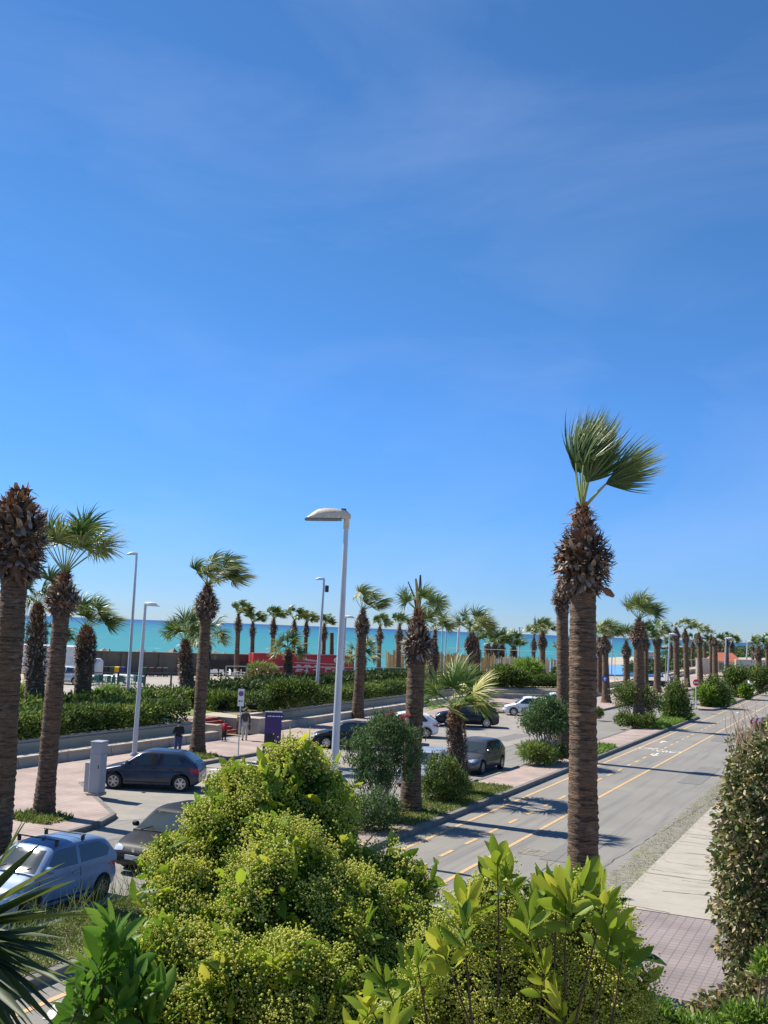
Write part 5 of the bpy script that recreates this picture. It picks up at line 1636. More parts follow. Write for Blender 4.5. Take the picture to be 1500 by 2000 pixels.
def car(label, spec, paint, loc, heading, group='cars parked along the seafront', lens=None, rack=False, glass=None, rims=None):
    """x forward, y left. spec: L W H wb(front axle x, rear axle x) belt bonnet style"""
    sp = dict(L=4.05, W=1.73, H=1.46, fa=1.25, ra=-1.3, wr=.31, belt=.93, nose=.70, cowl=1.0, wsx=1.62, rearx=.62, tail=.14, seats=3)
    sp.update(spec)
    L, Wd, H = sp['L'], sp['W'], sp['H']; h = L / 2; hw = Wd / 2; bl = sp['belt']; wr = sp['wr']
    root = empty('parked_car', loc, label, 'car', group, heading)
    top = [(h, sp['nose'] - .22), (h - .05, sp['nose'] - .08), (h - .16, sp['nose'] + .02), (h - .45, sp['nose'] + .11), (h - sp['cowl'], bl), (h - sp['cowl'] - .5, bl + .01), (0, bl + .02), (-h + .5, bl + .07), (-h + .12, bl + .05), (-h + .03, bl - .05), (-h, bl - .22)]
    bot = [(h, .34), (h - .12, .22), (h - .3, .18), (-h + .35, .18), (-h + .1, .26), (-h, .36)]
    plan = [(h, .70), (h - .08, .80), (h - .22, .90), (h - .5, .965), (h - 1.0, 1.0), (-h + .9, 1.0), (-h + .3, .95), (-h + .1, .89), (-h, .80)]
    xs = sorted(set([h, h - .03, h - .07, h - .12, h - .18, h - .26, h - .36, h - .5] + list(np.linspace(h - .65, -h + .55, 22)) + [-h + .4, -h + .28, -h + .18, -h + .1, -h + .05, -h + .02, -h]), reverse=True)
    vs, fs = [], []
    for x in xs:
        zt = smooth_interp(top, x, .04 if x > h - .2 or x < -h + .2 else .09); zb = interp(bot, x); w = hw * smooth_interp(plan, x, .05)
        zm = zb + (zt - zb) * .42
        half = [(0, zb), (w * .82, zb), (w * .95, zb + .05), (w * .985, zb + (zt - zb) * .2), (w, zm), (w * .992, zb + (zt - zb) * .62), (w * .955, zb + (zt - zb) * .74), (w * .965, zb + (zt - zb) * .78), (w * .94, zt - .045), (w * .88, zt - .01), (w * .55, zt + .012), (0, zt + .02)]
        ring = half + [(-y, z) for y, z in half[-2:0:-1]]
        vs += [(x, y, z) for y, z in ring]
    k = len(ring)
    for i in range(len(xs) - 1):
        for j in range(k):
            fs.append((i * k + j, i * k + (j + 1) % k, (i + 1) * k + (j + 1) % k, (i + 1) * k + j))
    fs.append(tuple(range(k - 1, -1, -1))); m = (len(xs) - 1) * k; fs.append(tuple(range(m, m + k)))
    body = MB().add(vs, fs).build('body', paint)
    # wheel arches
    cut = MB()
    for ax in (sp['fa'], sp['ra']):
        for sy in (-1, 1):
            cut.lathe([(wr + .065, -.32), (wr + .065, .32)], (ax, sy * hw, wr + .01), 22, 'y')
    cutter = cut.build('cutter', paint)
    md = body.modifiers.new('b', 'BOOLEAN'); md.operation = 'DIFFERENCE'; md.object = cutter; md.solver = 'EXACT'
    dg = bpy.context.evaluated_depsgraph_get(); dg.update()
    me2 = bpy.data.meshes.new_from_object(body.evaluated_get(dg))
    bvh_uncut = bvh_of(body)
    body.modifiers.clear(); body.data = me2
    bpy.data.objects.remove(cutter)
    body.data.polygons.foreach_set('use_smooth', [True] * len(body.data.polygons))
    try: body.data.set_sharp_from_angle(angle=R(32))
    except Exception: pass
    body.parent = root
    # cabin
    cx0 = h - sp['cowl'] + .06; cx1 = -h + sp['tail']
    ctop = [(cx0, bl), (h - sp['wsx'], H - .075), (h - sp['wsx'] - .25, H - .02), (0, H), (-h + sp['rearx'] + .35, H - .035), (-h + sp['rearx'], H - .10), (cx1 + .02, bl + .12), (cx1, bl + .02)]
    cxs = sorted(set(list(np.linspace(cx0, h - sp['wsx'], 6)) + list(np.linspace(h - sp['wsx'] - .08, -h + sp['rearx'] + .1, 9)) + list(np.linspace(-h + sp['rearx'], cx1, 7))), reverse=True)

    def wid(z): return hw * .935 - max(0, z - bl) * .30
    vs, fs = [], []
    for x in cxs:
        zt = smooth_interp(ctop, x, .05); zt = max(zt, bl + .01)
        e = 1 - .05 * max(0, (x - h + sp['wsx'] - .0)) ** 2 - .10 * max(0, (-x - h + sp['rearx'] + .3)) ** 2
        z2 = max(bl + .005, zt - .07)
        half = [(0, bl - .12), (wid(bl) * e, bl - .12), (wid(bl) * e, bl), ((wid(z2)) * e, z2), ((wid(zt) - .05) * e, zt - .012), (wid(zt) * .6 * e, zt + .012), (0, zt + .018)]
        ring = half + [(-y, z) for y, z in half[-2:0:-1]]
        vs += [(x, y, z) for y, z in ring]
    k = len(ring)
    for i in range(len(cxs) - 1):
        for j in range(k):
            fs.append((i * k + j, i * k + (j + 1) % k, (i + 1) * k + (j + 1) % k, (i + 1) * k + j))
    fs.append(tuple(range(k - 1, -1, -1))); m = (len(cxs) - 1) * k; fs.append(tuple(range(m, m + k)))
    cabin = MB().add(vs, fs).build('roof', paint, root, smooth=35)
    cb = bvh_of(cabin)
    gl = glass or MT['glass']

    def patch(name, bvh, poly, axis, m, parent, off=.004, **kw):
        r = project(bvh, poly, axis, off, **kw)
        if r: return MB().add(*r).build(name, m, parent, smooth=60)
    wx = h - sp['wsx']; rx = -h + sp['rearx']
    xm = (wx + rx) / 2 + .12
    patch('windscreen', cb, [(-wid(bl) * .88, bl + .03), (wid(bl) * .88, bl + .03), (wid(H) * .86, H - .11), (-wid(H) * .86, H - .11)], '+x', gl, root, rings=5, sub=6)
    patch('rear_window', cb, [(-wid(bl) * .8, bl + .12), (wid(bl) * .8, bl + .12), (wid(H) * .8, H - .15), (-wid(H) * .8, H - .15)], '-x', gl, root, rings=5, sub=6)
    for sgn, ax in ((1, '+y'), (-1, '-y')):
        f0 = cx0 - .30
        wins = [[(f0, bl + .03), (wx - .10, H - .125), (xm + .04, H - .105), (xm + .04, bl + .03)]]
        if sp.get('doors', 5) == 5:
            xr = (xm + rx) / 2 - .18
            wins.append([(xm - .05, bl + .03), (xm - .05, H - .105), (rx + .30, H - .135), (rx + .02, bl + .10), (rx + .1, bl + .035)])
        else:
            wins.append([(xm - .07, bl + .04), (xm - .07, H - .115), (rx + .28, H - .13), (rx + .05, H - .25), (rx - .04, bl + .2), (rx + .08, bl + .05)])
        for w_ in wins: patch('side_window', cb, w_, ax, gl, root, rings=3, sub=5)
        # seams, trim and handles
        sm = MB()
        for xx in ([cx0 - .18, xm, rx + .32] if sp.get('doors', 5) == 5 else [cx0 - .12, xm - .02]):
            r = project(bvh_uncut, [(xx - .006, .30), (xx + .006, .30), (xx + .006, bl - .03), (xx - .006, bl - .03)], ax, .003, rings=1, sub=6)
            if r: sm.add(*r)
        r = project(bvh_uncut, [(sp['ra'] + wr + .1, .30), (sp['fa'] - wr - .1, .30), (sp['fa'] - wr - .1, .345), (sp['ra'] + wr + .1, .345)], ax, .004, rings=1, sub=8)
        if r: sm.add(*r)
        if sm.v: sm.build('door_seams', MT['black'], body)
        for xx in ([xm + .16, rx + .44] if sp.get('doors', 5) == 5 else [xm + .16]):
            MB().box((xx, sgn * hw * .985, bl - .12), (.18, .05, .03), 0, .01).build('door_handle', paint if not rack else MT['cabinet'], body)
        MB().box((f0 + .02, sgn * (hw + .07), bl + .09), (.13, .2, .13), 0, .04).build('mirror', paint, root, smooth=40)
    # lights
    n_ = sp['nose']
    for sgn in (-1, 1):
        o = 1 if sgn > 0 else -1
        patch('headlight', bvh_uncut, [(o * hw * .44, n_ - .10), (o * hw * .46, n_ - .02), (o * hw * .84, n_ + .04), (o * hw * .90, n_ + .0), (o * hw * .78, n_ - .13)], '+x', MT['lens'], root, rings=3)
        patch('tail_light', bvh_uncut, [(o * hw * .62, bl - .25), (o * hw * .62, bl - .02), (o * hw * .90, bl - .0), (o * hw * .93, bl - .28)], '-x', MT['tail'], root, rings=3)
        patch('tail_light', bvh_uncut, [(-h + .07, bl - .24), (-h + .07, bl - .04), (-h + .30, bl - .03), (-h + .2, bl - .2)], '+y' if sgn > 0 else '-y', MT['tail'], root, rings=3)
        patch('fog_light', bvh_uncut, [(o * hw * .60, .36), (o * hw * .60, .44), (o * hw * .76, .44), (o * hw * .76, .36)], '+x', MT['rimdark'], root, rings=2)
    patch('grille', bvh_uncut, [(-hw * .40, n_ - .115), (hw * .40, n_ - .115), (hw * .38, n_ - .04), (-hw * .38, n_ - .04)], '+x', MT['black'], root, rings=2)
    patch('air_intake', bvh_uncut, [(-hw * .5, .27), (hw * .5, .27), (hw * .44, .39), (-hw * .44, .39)], '+x', MT['black'], root, rings=2)
    patch('rear_bumper_trim', bvh_uncut, [(-hw * .6, .28), (hw * .6, .28), (hw * .6, .38), (-hw * .6, .38)], '-x', MT['black'], root, rings=2)
    MB().box((h + .012, 0, .46), (.015, .50, .11)).build('number_plate', MT['plate'], root)
    MB().box((-h - .012, 0, .56), (.015, .50, .11)).build('number_plate', MT['plate'], root)
    MB().lathe([(.0, -.01), (.055, -.01), (.05, .012), (0, .012)], (h + .0, 0, n_ - .06), 14, 'x').build('badge', MT['chrome'], root)
    for s_ in (-1, 1):
        MB().tube([(cx0 + .02, s_ * .35 - .2, bl + .015), (cx0 - .12, s_ * .35 + .1, bl + .12)], .008, 4).build('wiper', MT['black'], root)
    # wheels
    for ax in (sp['fa'], sp['ra']):
        for sy in (-1, 1):
            y = sy * (hw - .115)
            tw = .095
            wv = MB().lathe([(wr * .62, -tw), (wr * .93, -tw), (wr, -tw * .7), (wr, tw * .7), (wr * .93, tw), (wr * .62, tw)], (ax, y, wr), 30, 'y', cap=False)
            wo = wv.build('wheel', MT['tyre'], root, smooth=40)
            MB().lathe([(0, -.02), (wr * .64, -.02), (wr * .64, .02), (0, .02)], (ax, y + sy * .02, wr), 24, 'y').build('brake_disc', MT['rimdark'], wo)
            rm = MB()
            rm.lathe([(wr * .60, -.015), (wr * .66, -.015), (wr * .66, .02), (wr * .60, .02)], (ax, y + sy * (tw - .01), wr), 30, 'y', cap=False)
            rm.lathe([(0, -.03), (wr * .18, -.03), (wr * .16, .015), (0, .015)], (ax, y + sy * (tw - .01), wr), 12, 'y')
            ns = sp.get('spokes', 7)
            for q in range(ns):
                a = 2 * math.pi * q / ns
                ca, sa = math.cos(a), math.sin(a)
                u0, u1 = wr * .12, wr * .64; w0, w1 = wr * .09, wr * .065
                yy = y + sy * (tw - .012)
                pts = []
                for (rr, ww) in ((u0, w0), (u1, w1)):
                    for (sg, dy) in ((-1, -.02), (1, -.02), (1, .012), (-1, .012)):
                        pts.append((ax + rr * ca - sg * ww * sa, yy + sy * dy, wr + rr * sa + sg * ww * ca))
                rm.add(pts, [(0, 1, 5, 4), (1, 2, 6, 5), (2, 3, 7, 6), (3, 0, 4, 7), (0, 3, 2, 1), (4, 5, 6, 7)])
            rm.build('rim', rims or MT['rim'], wo, smooth=35)
    if rack:
        for xx in (.28, -.55):
            rb = MB().box((xx, 0, H + .085), (.035, Wd * .82, .025), 0, .005)
            for sy in (-1, 1): rb.box((xx, sy * Wd * .36, H + .02), (.09, .06, .13), 0, .015)
            rb.build('roof_bar', MT['black'], root)
        MB().tube([(.15, 0, H + .0), (.05, 0, H + .05)], .02, 6).build('aerial_base', MT['black'], root)
    else:
        MB().tube([(-h + .75, 0, H - .03), (-h + .6, 0, H + .12)], .006, 4).build('aerial', MT['black'], root)
    return root


def paint(name, c, metal=.35, rough=.32, dust=None):
    m = mat(name, c, rough, metal, .5, coat=.3, noise=(dust or (1.5, tuple(min(1, x * 1.25 + .01) for x in c), .45, .75)))
    m.node_tree.nodes['Principled BSDF'].inputs['Coat Roughness'].default_value = .08
    return m


PT = dict(navy=paint('paint_navy', (.022, .035, .065)), sky=paint('paint_pale_blue', (.12, .20, .34), .1, .45), black=mat('paint_black', (.010, .010, .012), .5, .0, .2, noise=(2.5, (.026, .026, .027), .5, .75)),
          black2=paint('paint_black_clean', (.008, .009, .012)), white=paint('paint_white', (.72, .73, .74), 0, .35), grey=paint('paint_grey', (.085, .08, .078)),
          silver=paint('paint_silver', (.42, .46, .50), .5), red=paint('paint_red', (.22, .012, .015), .2), dblue=paint('paint_dark_blue', (.012, .02, .05)))


def car_at_wheels(label, spec, pnt, pf, pr, **kw):
    """near side (left side) wheel contacts in picture pixels: front, rear"""
    f = G(*pf); r = G(*pr)
    d = (f - r).normalized(); left = Vector((-d.y, d.x, 0))
    sp = dict(fa=1.25, ra=-1.3, W=1.73); sp.update(spec)
    mid = (f + r) / 2 - d * ((sp['fa'] + sp['ra']) / 2)
    c = mid - left * (sp['W'] / 2 - .09)
    return car(label, spec, pnt, c, math.atan2(d.y, d.x), **kw)


HDG = Vector((-2.37, -1.02, 0)).normalized()


def car_side(label, spec, pnt, pwheel, which, hdg=None, z=0.0, **kw):
    """one near-side wheel contact known ('f' or 'r') plus a heading"""
    sp = dict(fa=1.25, ra=-1.3, W=1.73); sp.update(spec)
    d = hdg or HDG; left = Vector((-d.y, d.x, 0)); p = G(*pwheel) if not isinstance(pwheel, Vector) else pwheel
    c = p - d * (sp['fa'] if which == 'f' else sp['ra']) - left * (sp['W'] / 2 - .09)
    return car(label, spec, pnt, c, math.atan2(d.y, d.x), **kw)


car_at_wheels('dark blue-grey hatchback parked in the bay behind the grey cabinet', dict(spokes=6, L=3.92), PT['navy'], (220.5, 1541), (352.5, 1547))
ROADH = Vector((0, -1, 0))
small = dict(L=3.35, W=1.51, H=1.44, fa=1.10, ra=-1.10, wr=.27, belt=.92, nose=.66, cowl=.72, wsx=1.22, rearx=.34, tail=.07, doors=3, spokes=8)
c = G(196, 1758)
car('pale blue three door hatchback with black roof bars beside the grassy median', small, PT['sky'], (-16.1 - .66, 18.15, 0), -math.pi / 2, rack=True, glass=MT['glass'], rims=MT['rimdark'])
car('dusty black hatchback facing the camera, parked right behind the pale blue car', dict(spokes=5), PT['black'], (-16.85, 23.35, 0), -math.pi / 2)
car('dark blue hatchback mostly hidden behind the flowering bush and nearest lamp', dict(), PT['dblue'], (-16.85, 30.1, 0), -math.pi / 2)
car('silver white hatchback half hidden behind the young palm and round shrub', dict(), PT['silver'], (-16.9, 40.6, 0), -math.pi / 2, glass=MT['glass'])
car_at_wheels('dark grey hatchback with its nose behind the young palm trunk', dict(H=1.48), PT['grey'], (941.5, 1513), (977.5, 1502))
car_side('black car nosing out left behind the nearest lamp pole and the oleander', dict(L=4.2, H=1.42), PT['black2'], (637, 1462), 'f')
car_side('dark red hatchback hidden behind the pink flowered oleander', dict(), PT['red'], Vector((-26.1, 52.3, 0)), 'f')
car_side('white hatchback behind the thick median palm, red tail lamp showing', dict(spokes=6), PT['white'], (832, 1442), 'r')
car_side('black crossover with red tail lamps parked behind the young palm', dict(L=4.3, W=1.78, H=1.56, wr=.34, belt=1.0, nose=.78), PT['black2'], (950, 1422), 'r')
car_side('white hatchback parked at the end of the bay, nearer of the two white cars', dict(H=1.5), PT['white'], (1003, 1398), 'f')
car_side('second white car just behind the white hatchback at the bay end', dict(L=4.3, H=1.52), PT['white'], (1060, 1388), 'f')
car('far white car behind the round shrubs near the right edge', dict(H=1.5), PT['white'], G(1474, 1342), -math.pi / 2)
car('far grey white van like car at the right edge behind the last median shrub', dict(H=1.7), PT['silver'], G(1496, 1338), -math.pi / 2)
car('dark blue car parked far along the median behind the shrubs', dict(), PT['dblue'], G(1420, 1352), -math.pi / 2)
p = G(126, 1336, PZ)
car('silver car standing in front of the white box truck on the plaza', dict(H=1.5), PT['silver'], p, YAW + math.pi * .95)
# white box truck on the plaza
p = G(124, 1332, PZ) + Vector((-2.0, 2.2, 0))
s_ = depth_of(p) / F_PX
tr = empty('box_truck', p, 'white box truck with a red stripe parked behind the second and third palms', 'truck', rz=YAW)
MB().box((-1.2, 0, 1.75), (5.2, 2.2, 2.45), 0, .06).build('cargo_box', MT['whitepaint'], tr)
MB().box((2.3, 0, 1.15), (1.7, 2.05, 1.6), 0, .25).build('cab', MT['whitepaint'], tr, smooth=40)
MB().box((2.35, -1.035, 1.45), (1.0, .02, .6), 0).build('side_window', MT['glass'], tr)
MB().box((-1.2, -1.11, 1.15), (5.0, .02, .1)).build('stripe', MT['signred'], tr)
for xx in (-2.8, 2.2):
    for sy in (-1, 1):
        MB().lathe([(.1, -.12), (.4, -.12), (.42, 0), (.4, .12), (.1, .12)], (xx, sy * .9, .42), 18, 'y').build('wheel', MT['tyre'], tr)


# ================================================================== PEOPLE
def skin_obj(name, pts, edges, rad, m, parent, root=0, sub=2):
    me = bpy.data.meshes.new(name)
    me.from_pydata(pts, edges, [])
    o = link_mesh(name, me, m, parent)
    o.modifiers.new('s', 'SKIN')
    for i, v in enumerate(me.skin_vertices[0].data if me.skin_vertices else []): pass
    if not me.skin_vertices:
        bm = bmesh.new(); bm.from_mesh(me); bm.verts.layers.skin.verify(); bm.to_mesh(me); bm.free()
    for i, v in enumerate(me.skin_vertices[0].data):
        r = rad[i]
        v.radius = (r, r) if not isinstance(r, tuple) else r
        v.use_root = (i == root)
    sm = o.modifiers.new('d', 'SUBSURF'); sm.levels = sub; sm.render_levels = sub
    o.modifiers['s'].use_smooth_shade = True
    return o


def person(label, loc, rz, H, top, legs, hair=MT['hair'], arms='down', step=0.0, shoes=None, bag=None, scale=1.0, longhair=False):
    k = H / 1.75
    root = empty('person', loc, label, 'person', None, rz)
    # x right, y forward (facing +y)
    P = {}
    P['pelvis'] = (0, 0, .95); P['waist'] = (0, 0, 1.08); P['chest'] = (0, .01, 1.30); P['neck'] = (0, 0, 1.47); P['neck2'] = (0, .01, 1.53); P['head'] = (0, .02, 1.62); P['crown'] = (0, .015, 1.69)
    P['nose'] = (0, .115, 1.60)
    for s, n in ((-1, 'l'), (1, 'r')):
        st = step * s
        P['sh' + n] = (s * .18, 0, 1.41)
        if arms == 'down':
            P['el' + n] = (s * .25, -.02 + st * .3, 1.14); P['wr' + n] = (s * .26, .06 - st * .3, .90); hd = Vector((0, .1, -1)).normalized()
        elif arms == 'front':
            P['el' + n] = (s * .24, .02, 1.15); P['wr' + n] = (s * .10, .26, 1.30); hd = Vector((-s * .5, .4, .7)).normalized()
        P['hip' + n] = (s * .09, 0, .93); P['kn' + n] = (s * .10, .03 + st, .50); P['an' + n] = (s * .10, -.02 + st * (1.1 if s > 0 else 1.3), .09); P['to' + n] = (s * .12, .15 + st * 1.2, .04)
        P['pa' + n] = tuple(Vector(P['wr' + n]) + hd * .07)
        sidev = Vector((0, 1, 0)) if arms == 'down' else Vector((s, .2, 0)).normalized()
        for fi, (o, ln) in enumerate(((.028, .065), (.010, .075), (-.010, .07), (-.027, .055))):
            b0 = Vector(P['pa' + n]) + sidev * o
            P[f'f{fi}a' + n] = tuple(b0 + hd * ln * .5); P[f'f{fi}b' + n] = tuple(b0 + hd * ln + Vector((-s * .012, 0, 0)))
        P['tha' + n] = tuple(Vector(P['wr' + n]) + hd * .035 + sidev * .035); P['thb' + n] = tuple(Vector(P['wr' + n]) + hd * .075 + sidev * .05)
    rad = dict(pelvis=.12, waist=.115, chest=.135, neck=.055, neck2=.052, head=.088, crown=.075, nose=.014)
    for n in 'lr':
        rad.update({'sh' + n: .06, 'el' + n: .042, 'wr' + n: .028, 'hip' + n: .085, 'kn' + n: .055, 'an' + n: .038, 'to' + n: .03, 'pa' + n: .03, 'tha' + n: .010, 'thb' + n: .008})
        for fi in range(4): rad[f'f{fi}a' + n] = .009; rad[f'f{fi}b' + n] = .007
    E = [('pelvis', 'waist'), ('waist', 'chest'), ('chest', 'neck'), ('neck', 'neck2'), ('neck2', 'head'), ('head', 'crown'), ('head', 'nose')]
    for n in 'lr':
        E += [('chest', 'sh' + n), ('sh' + n, 'el' + n), ('el' + n, 'wr' + n), ('wr' + n, 'pa' + n), ('wr' + n, 'tha' + n), ('tha' + n, 'thb' + n), ('pelvis', 'hip' + n), ('hip' + n, 'kn' + n), ('kn' + n, 'an' + n), ('an' + n, 'to' + n)]
        for fi in range(4): E += [('pa' + n, f'f{fi}a' + n), (f'f{fi}a' + n, f'f{fi}b' + n)]
    names = list(P)

    def sub(name, keys, edges, m, grow, root_k, parent=root, over=None):
        ks = [q for q in names if q in keys]
        ix = {q: i for i, q in enumerate(ks)}
        r = dict(rad); r.update(over or {})
        return skin_obj(name, [tuple(np.array(P[q]) * k) for q in ks], [(ix[a], ix[b]) for a, b in edges if a in ix and b in ix], [(r[q] + grow) * k for q in ks], m, parent, ix[root_k])
    body = sub('body', names, E, MT['skin'], 0, 'pelvis')
    tk = ['pelvis', 'waist', 'chest', 'neck'] + [a + n for a in ('sh', 'el', 'wr') for n in 'lr']
    sub('jacket', tk, E, top, .024, 'pelvis', over={'neck': .05, 'wrl': .034, 'wrr': .034, 'pelvis': .135})
    lk = ['pelvis'] + [a + n for a in ('hip', 'kn', 'an') for n in 'lr']
    sub('trousers', lk, E, legs, .018, 'pelvis', over={'anl': .045, 'anr': .045})
    for n in 'lr':
        a = Vector(P['an' + n]) * k; t = Vector(P['to' + n]) * k
        MB().tube([a + Vector((0, -.05 * k, -.045 * k)), a + Vector((0, .03 * k, -.035 * k)), t + Vector((0, .03 * k, .0))], [.045 * k, .05 * k, .035 * k], 8).build('shoe', shoes or MT['black'], root, smooth=60)
    hm = MB()
    n1_, n2_ = 12, 7
    vs, fs = [], []
    for i in range(n2_):
        ph = math.pi * .5 * (1.25 * i / (n2_ - 1))
        for j in range(n1_):
            th = 2 * math.pi * j / n1_
            front = max(0, math.sin(th))
            z = math.cos(ph * (1 - .35 * front)); r = math.sin(ph * (1 - .0 * front)) if i else 0.001
            vs.append((.105 * k * r * math.cos(th), (.012 + .118 * r * math.sin(th) - .012 * front) * k, (1.635 + .125 * z) * k))
    for i in range(n2_ - 1):
        for j in range(n1_):
            fs.append((i * n1_ + j, i * n1_ + (j + 1) % n1_, (i + 1) * n1_ + (j + 1) % n1_, (i + 1) * n1_ + j))
    hm.add(vs, fs)
    if longhair: hm.tube([(0, -.06 * k, 1.68 * k), (0, -.11 * k, 1.58 * k), (0, -.10 * k, 1.42 * k)], [.06 * k, .075 * k, .03 * k], 8)
    hm.build('hair', hair, root, smooth=80)
    if bag:
        MB().box((.25 * k, -.02, .72 * k), (.09, .26, .28), 0, .03).build('hanging_bag', bag, root)
    return root


p = G(346, 1482, KB)
person('person in black jacket and blue jeans standing behind the dark hatchback by the palm', p, YAW + .5, 1.74, MT['cloth_black'], MT['cloth_jeans'], arms='front')
p = G(477, 1446, KB)
person('person with grey jacket and cream trousers standing by the red steps under the parking sign', p, YAW + math.pi * .05, 1.72, MT['cloth_grey'], MT['cloth_cream'], step=.09, hair=mat('hair_brown', (.10, .07, .05), .7), bag=MT['black'])
p = G(437, 1448, KB)
person('small child in red top and black trousers in front of the red steps', p, YAW - .6, 1.08, MT['cloth_red'], MT['cloth_black'], step=.06, shoes=MT['lampwhite'])
p = G(918, 1392, KB)
person('dark clothed person standing behind the black crossover, left of the pair', p, YAW + math.pi, 1.7, MT['cloth_black'], MT['cloth_black'])
p = G(932, 1391, KB)
person('person in white top standing behind the black crossover, right of the pair', p, YAW + 2.6, 1.68, MT['cloth_white'], MT['cloth_jeans'])
p = G(1309, 1350, KB)
person('distant person in pale pink top on the pavement beside the right hand lamp', p, YAW + 1, 1.7, mat('cloth_pink', (.55, .38, .42), .85), MT['cloth_grey'])
p = G(179, 1334, PZ)
person('white haired person in blue beside the clothed tables on the plaza', p, YAW + 1.5, 1.7, MT['cloth_blue'], MT['cloth_jeans'], hair=MT['lampwhite'])

# grey service cabinet at the corner of the bay
p = G(206, 1556, 0); s_ = depth_of(p) / F_PX
cb_ = empty('service_cabinet', G(188, 1552, KB), 'tall grey service cabinet with a lower side box at the parking bay corner', 'cabinet', rz=.25)
MB().box((0, 0, .95), (.42, .5, 1.78), 0, .02).build('body', MT['cabinet'], cb_)
MB().box((0, 0, .03), (.5, .58, .1), 0, .01).build('plinth', MT['concrete'], cb_)
MB().box((0, 0, 1.86), (.45, .53, .05), 0, .01).build('lid', MT['cabinet'], cb_)
MB().box((0, 0, 1.45), (.43, .51, .012)).build('seam', MT['rimdark'], cb_)
MB().box((-.38, .25, .58), (.3, .45, 1.05), 0, .02).build('side_box', MT['cabinet'], cb_)
MB().box((.13, -.256, 1.0), (.03, .02, .12)).build('handle', MT['dark'], cb_)

# purple board stand
p = G(528, 1487, 0); s_ = depth_of(p) / F_PX
tt = empty('board_stand', p, 'dark purple display board on legs with a white text line, at the kerb', 'display board', rz=YAW + .12)
hh = 93 * s_; ww = 32 * s_
MB().box((.05, 0, hh * .64), (ww, .12, hh * .70), 0, .02).build('panel', MT['purple'], tt)
MB().box((.05, 0, hh * 1.0), (ww * 1.04, .2, .04), 0, .01).build('top_cap', MT['cabinet'], tt)
MB().box((-ww * .42, 0, hh * .16), (.13, .12, hh * .34), 0, .01).build('leg', MT['purple'], tt)
MB().box((ww * .40 + .05, 0, hh * .16), (.07, .12, hh * .34), 0, .01).build('leg', MT['dark'], tt)
MB().box((-ww * .36, -.02, .05), (.30, .42, .1), 0, .02).build('base_plate', MT['purple'], tt)
MB().box((-ww * .10, -.065, hh * .46), (ww * .5, .02, hh * .22)).build('recess', MT['black'], tt)
tx = MB(); x = -ww * .36
for wl in (.05, .09, .04, .08, .02, .06, .10, .09):
    tx.box((x + wl / 2 + .05, -.068, hh * .915), (wl * .9, .012, .05)); x += wl + .025
tx.build('text_line', MT['signwhite'], tt)
MB().tube([(ww * .5, .06, hh * .98), (ww * .62, .06, hh * .93), (ww * .60, .06, hh * .85)], .03, 8).build('hook', MT['dark'], tt, smooth=50)

# no stopping sign
p = G(465, 1475, KB); dp = depth_of(p); s_ = dp / F_PX
ns = empty('parking_sign', p, 'tall white sign with a blue and red no parking disc on a thin grey pole', 'road sign', rz=YAW)
t = D(472, 1352, dp) - p
MB().tube([(0, 0, -.1), (0, 0, 3.05)], .03, 8).build('pole', MT['polemetal'], ns, smooth=50)
MB().box((0, -.04, 2.72), (.30, .02, .82), 0).build('plate', MT['signwhite'], ns)
MB().lathe([(0, -.008), (.125, -.008), (.125, .008), (0, .008)], (0, -.056, 2.9), 22, 'y').build('red_disc', MT['signred'], ns)
MB().lathe([(0, -.008), (.095, -.008), (.095, .008), (0, .008)], (0, -.062, 2.9), 22, 'y').build('blue_disc', MT['signblue'], ns)
bb = MB(); bb.add([(-.075, -.074, 2.96), (-.055, -.074, 2.98), (.075, -.074, 2.84), (.055, -.074, 2.82)], [(0, 1, 2, 3)])
bb.build('slash', MT['signred'], ns)
mb = MB()
for i, w_ in enumerate((.10, .05)): mb.box((-.06 + i * .12, -.053, 2.55), (w_, .006, .07))
mb.build('symbols', MT['black'], ns)


# no entry signs
def no_entry(px, py, base_y, label, r_px, second=False):
    b = G(px + 2, base_y, .14); dp = depth_of(b); s_ = dp / F_PX
    o = empty('no_entry_sign', b, label, 'road sign', rz=YAW + .1)
    c = D(px, py, dp) - b
    c = Vector((c.x * math.cos(-YAW) - c.y * math.sin(-YAW), 0, c.z))
    MB().tube([(0, 0, 0), (0, 0, c.z + .3)], .035, 8).build('pole', MT['signwhite'], o, smooth=50)
    MB().lathe([(0, -.012), (r_px * s_, -.012), (r_px * s_, .012), (0, .012)], (0, -.05, c.z), 24, 'y').build('disc', MT['signred'], o)
    MB().box((0, -.068, c.z), (r_px * s_ * 1.4, .01, r_px * s_ * .38)).build('white_bar', MT['signwhite'], o)
    return o


no_entry(1357, 1333, 1384, 'red no entry sign with a white bar facing the camera at the median gap', 6.3)
p = G(1342, 1388, .14); o = empty('sign_back', p, 'thin sign post seen edge on beside the cone shaped shrub', 'road sign')
MB().tube([(0, 0, 0), (0, 0, 2.9)], .035, 6).build('pole', MT['stem'], o)
MB().box((0, 0, 2.55), (.06, .62, .62), .2, .02).build('plate', MT['seawall'], o)

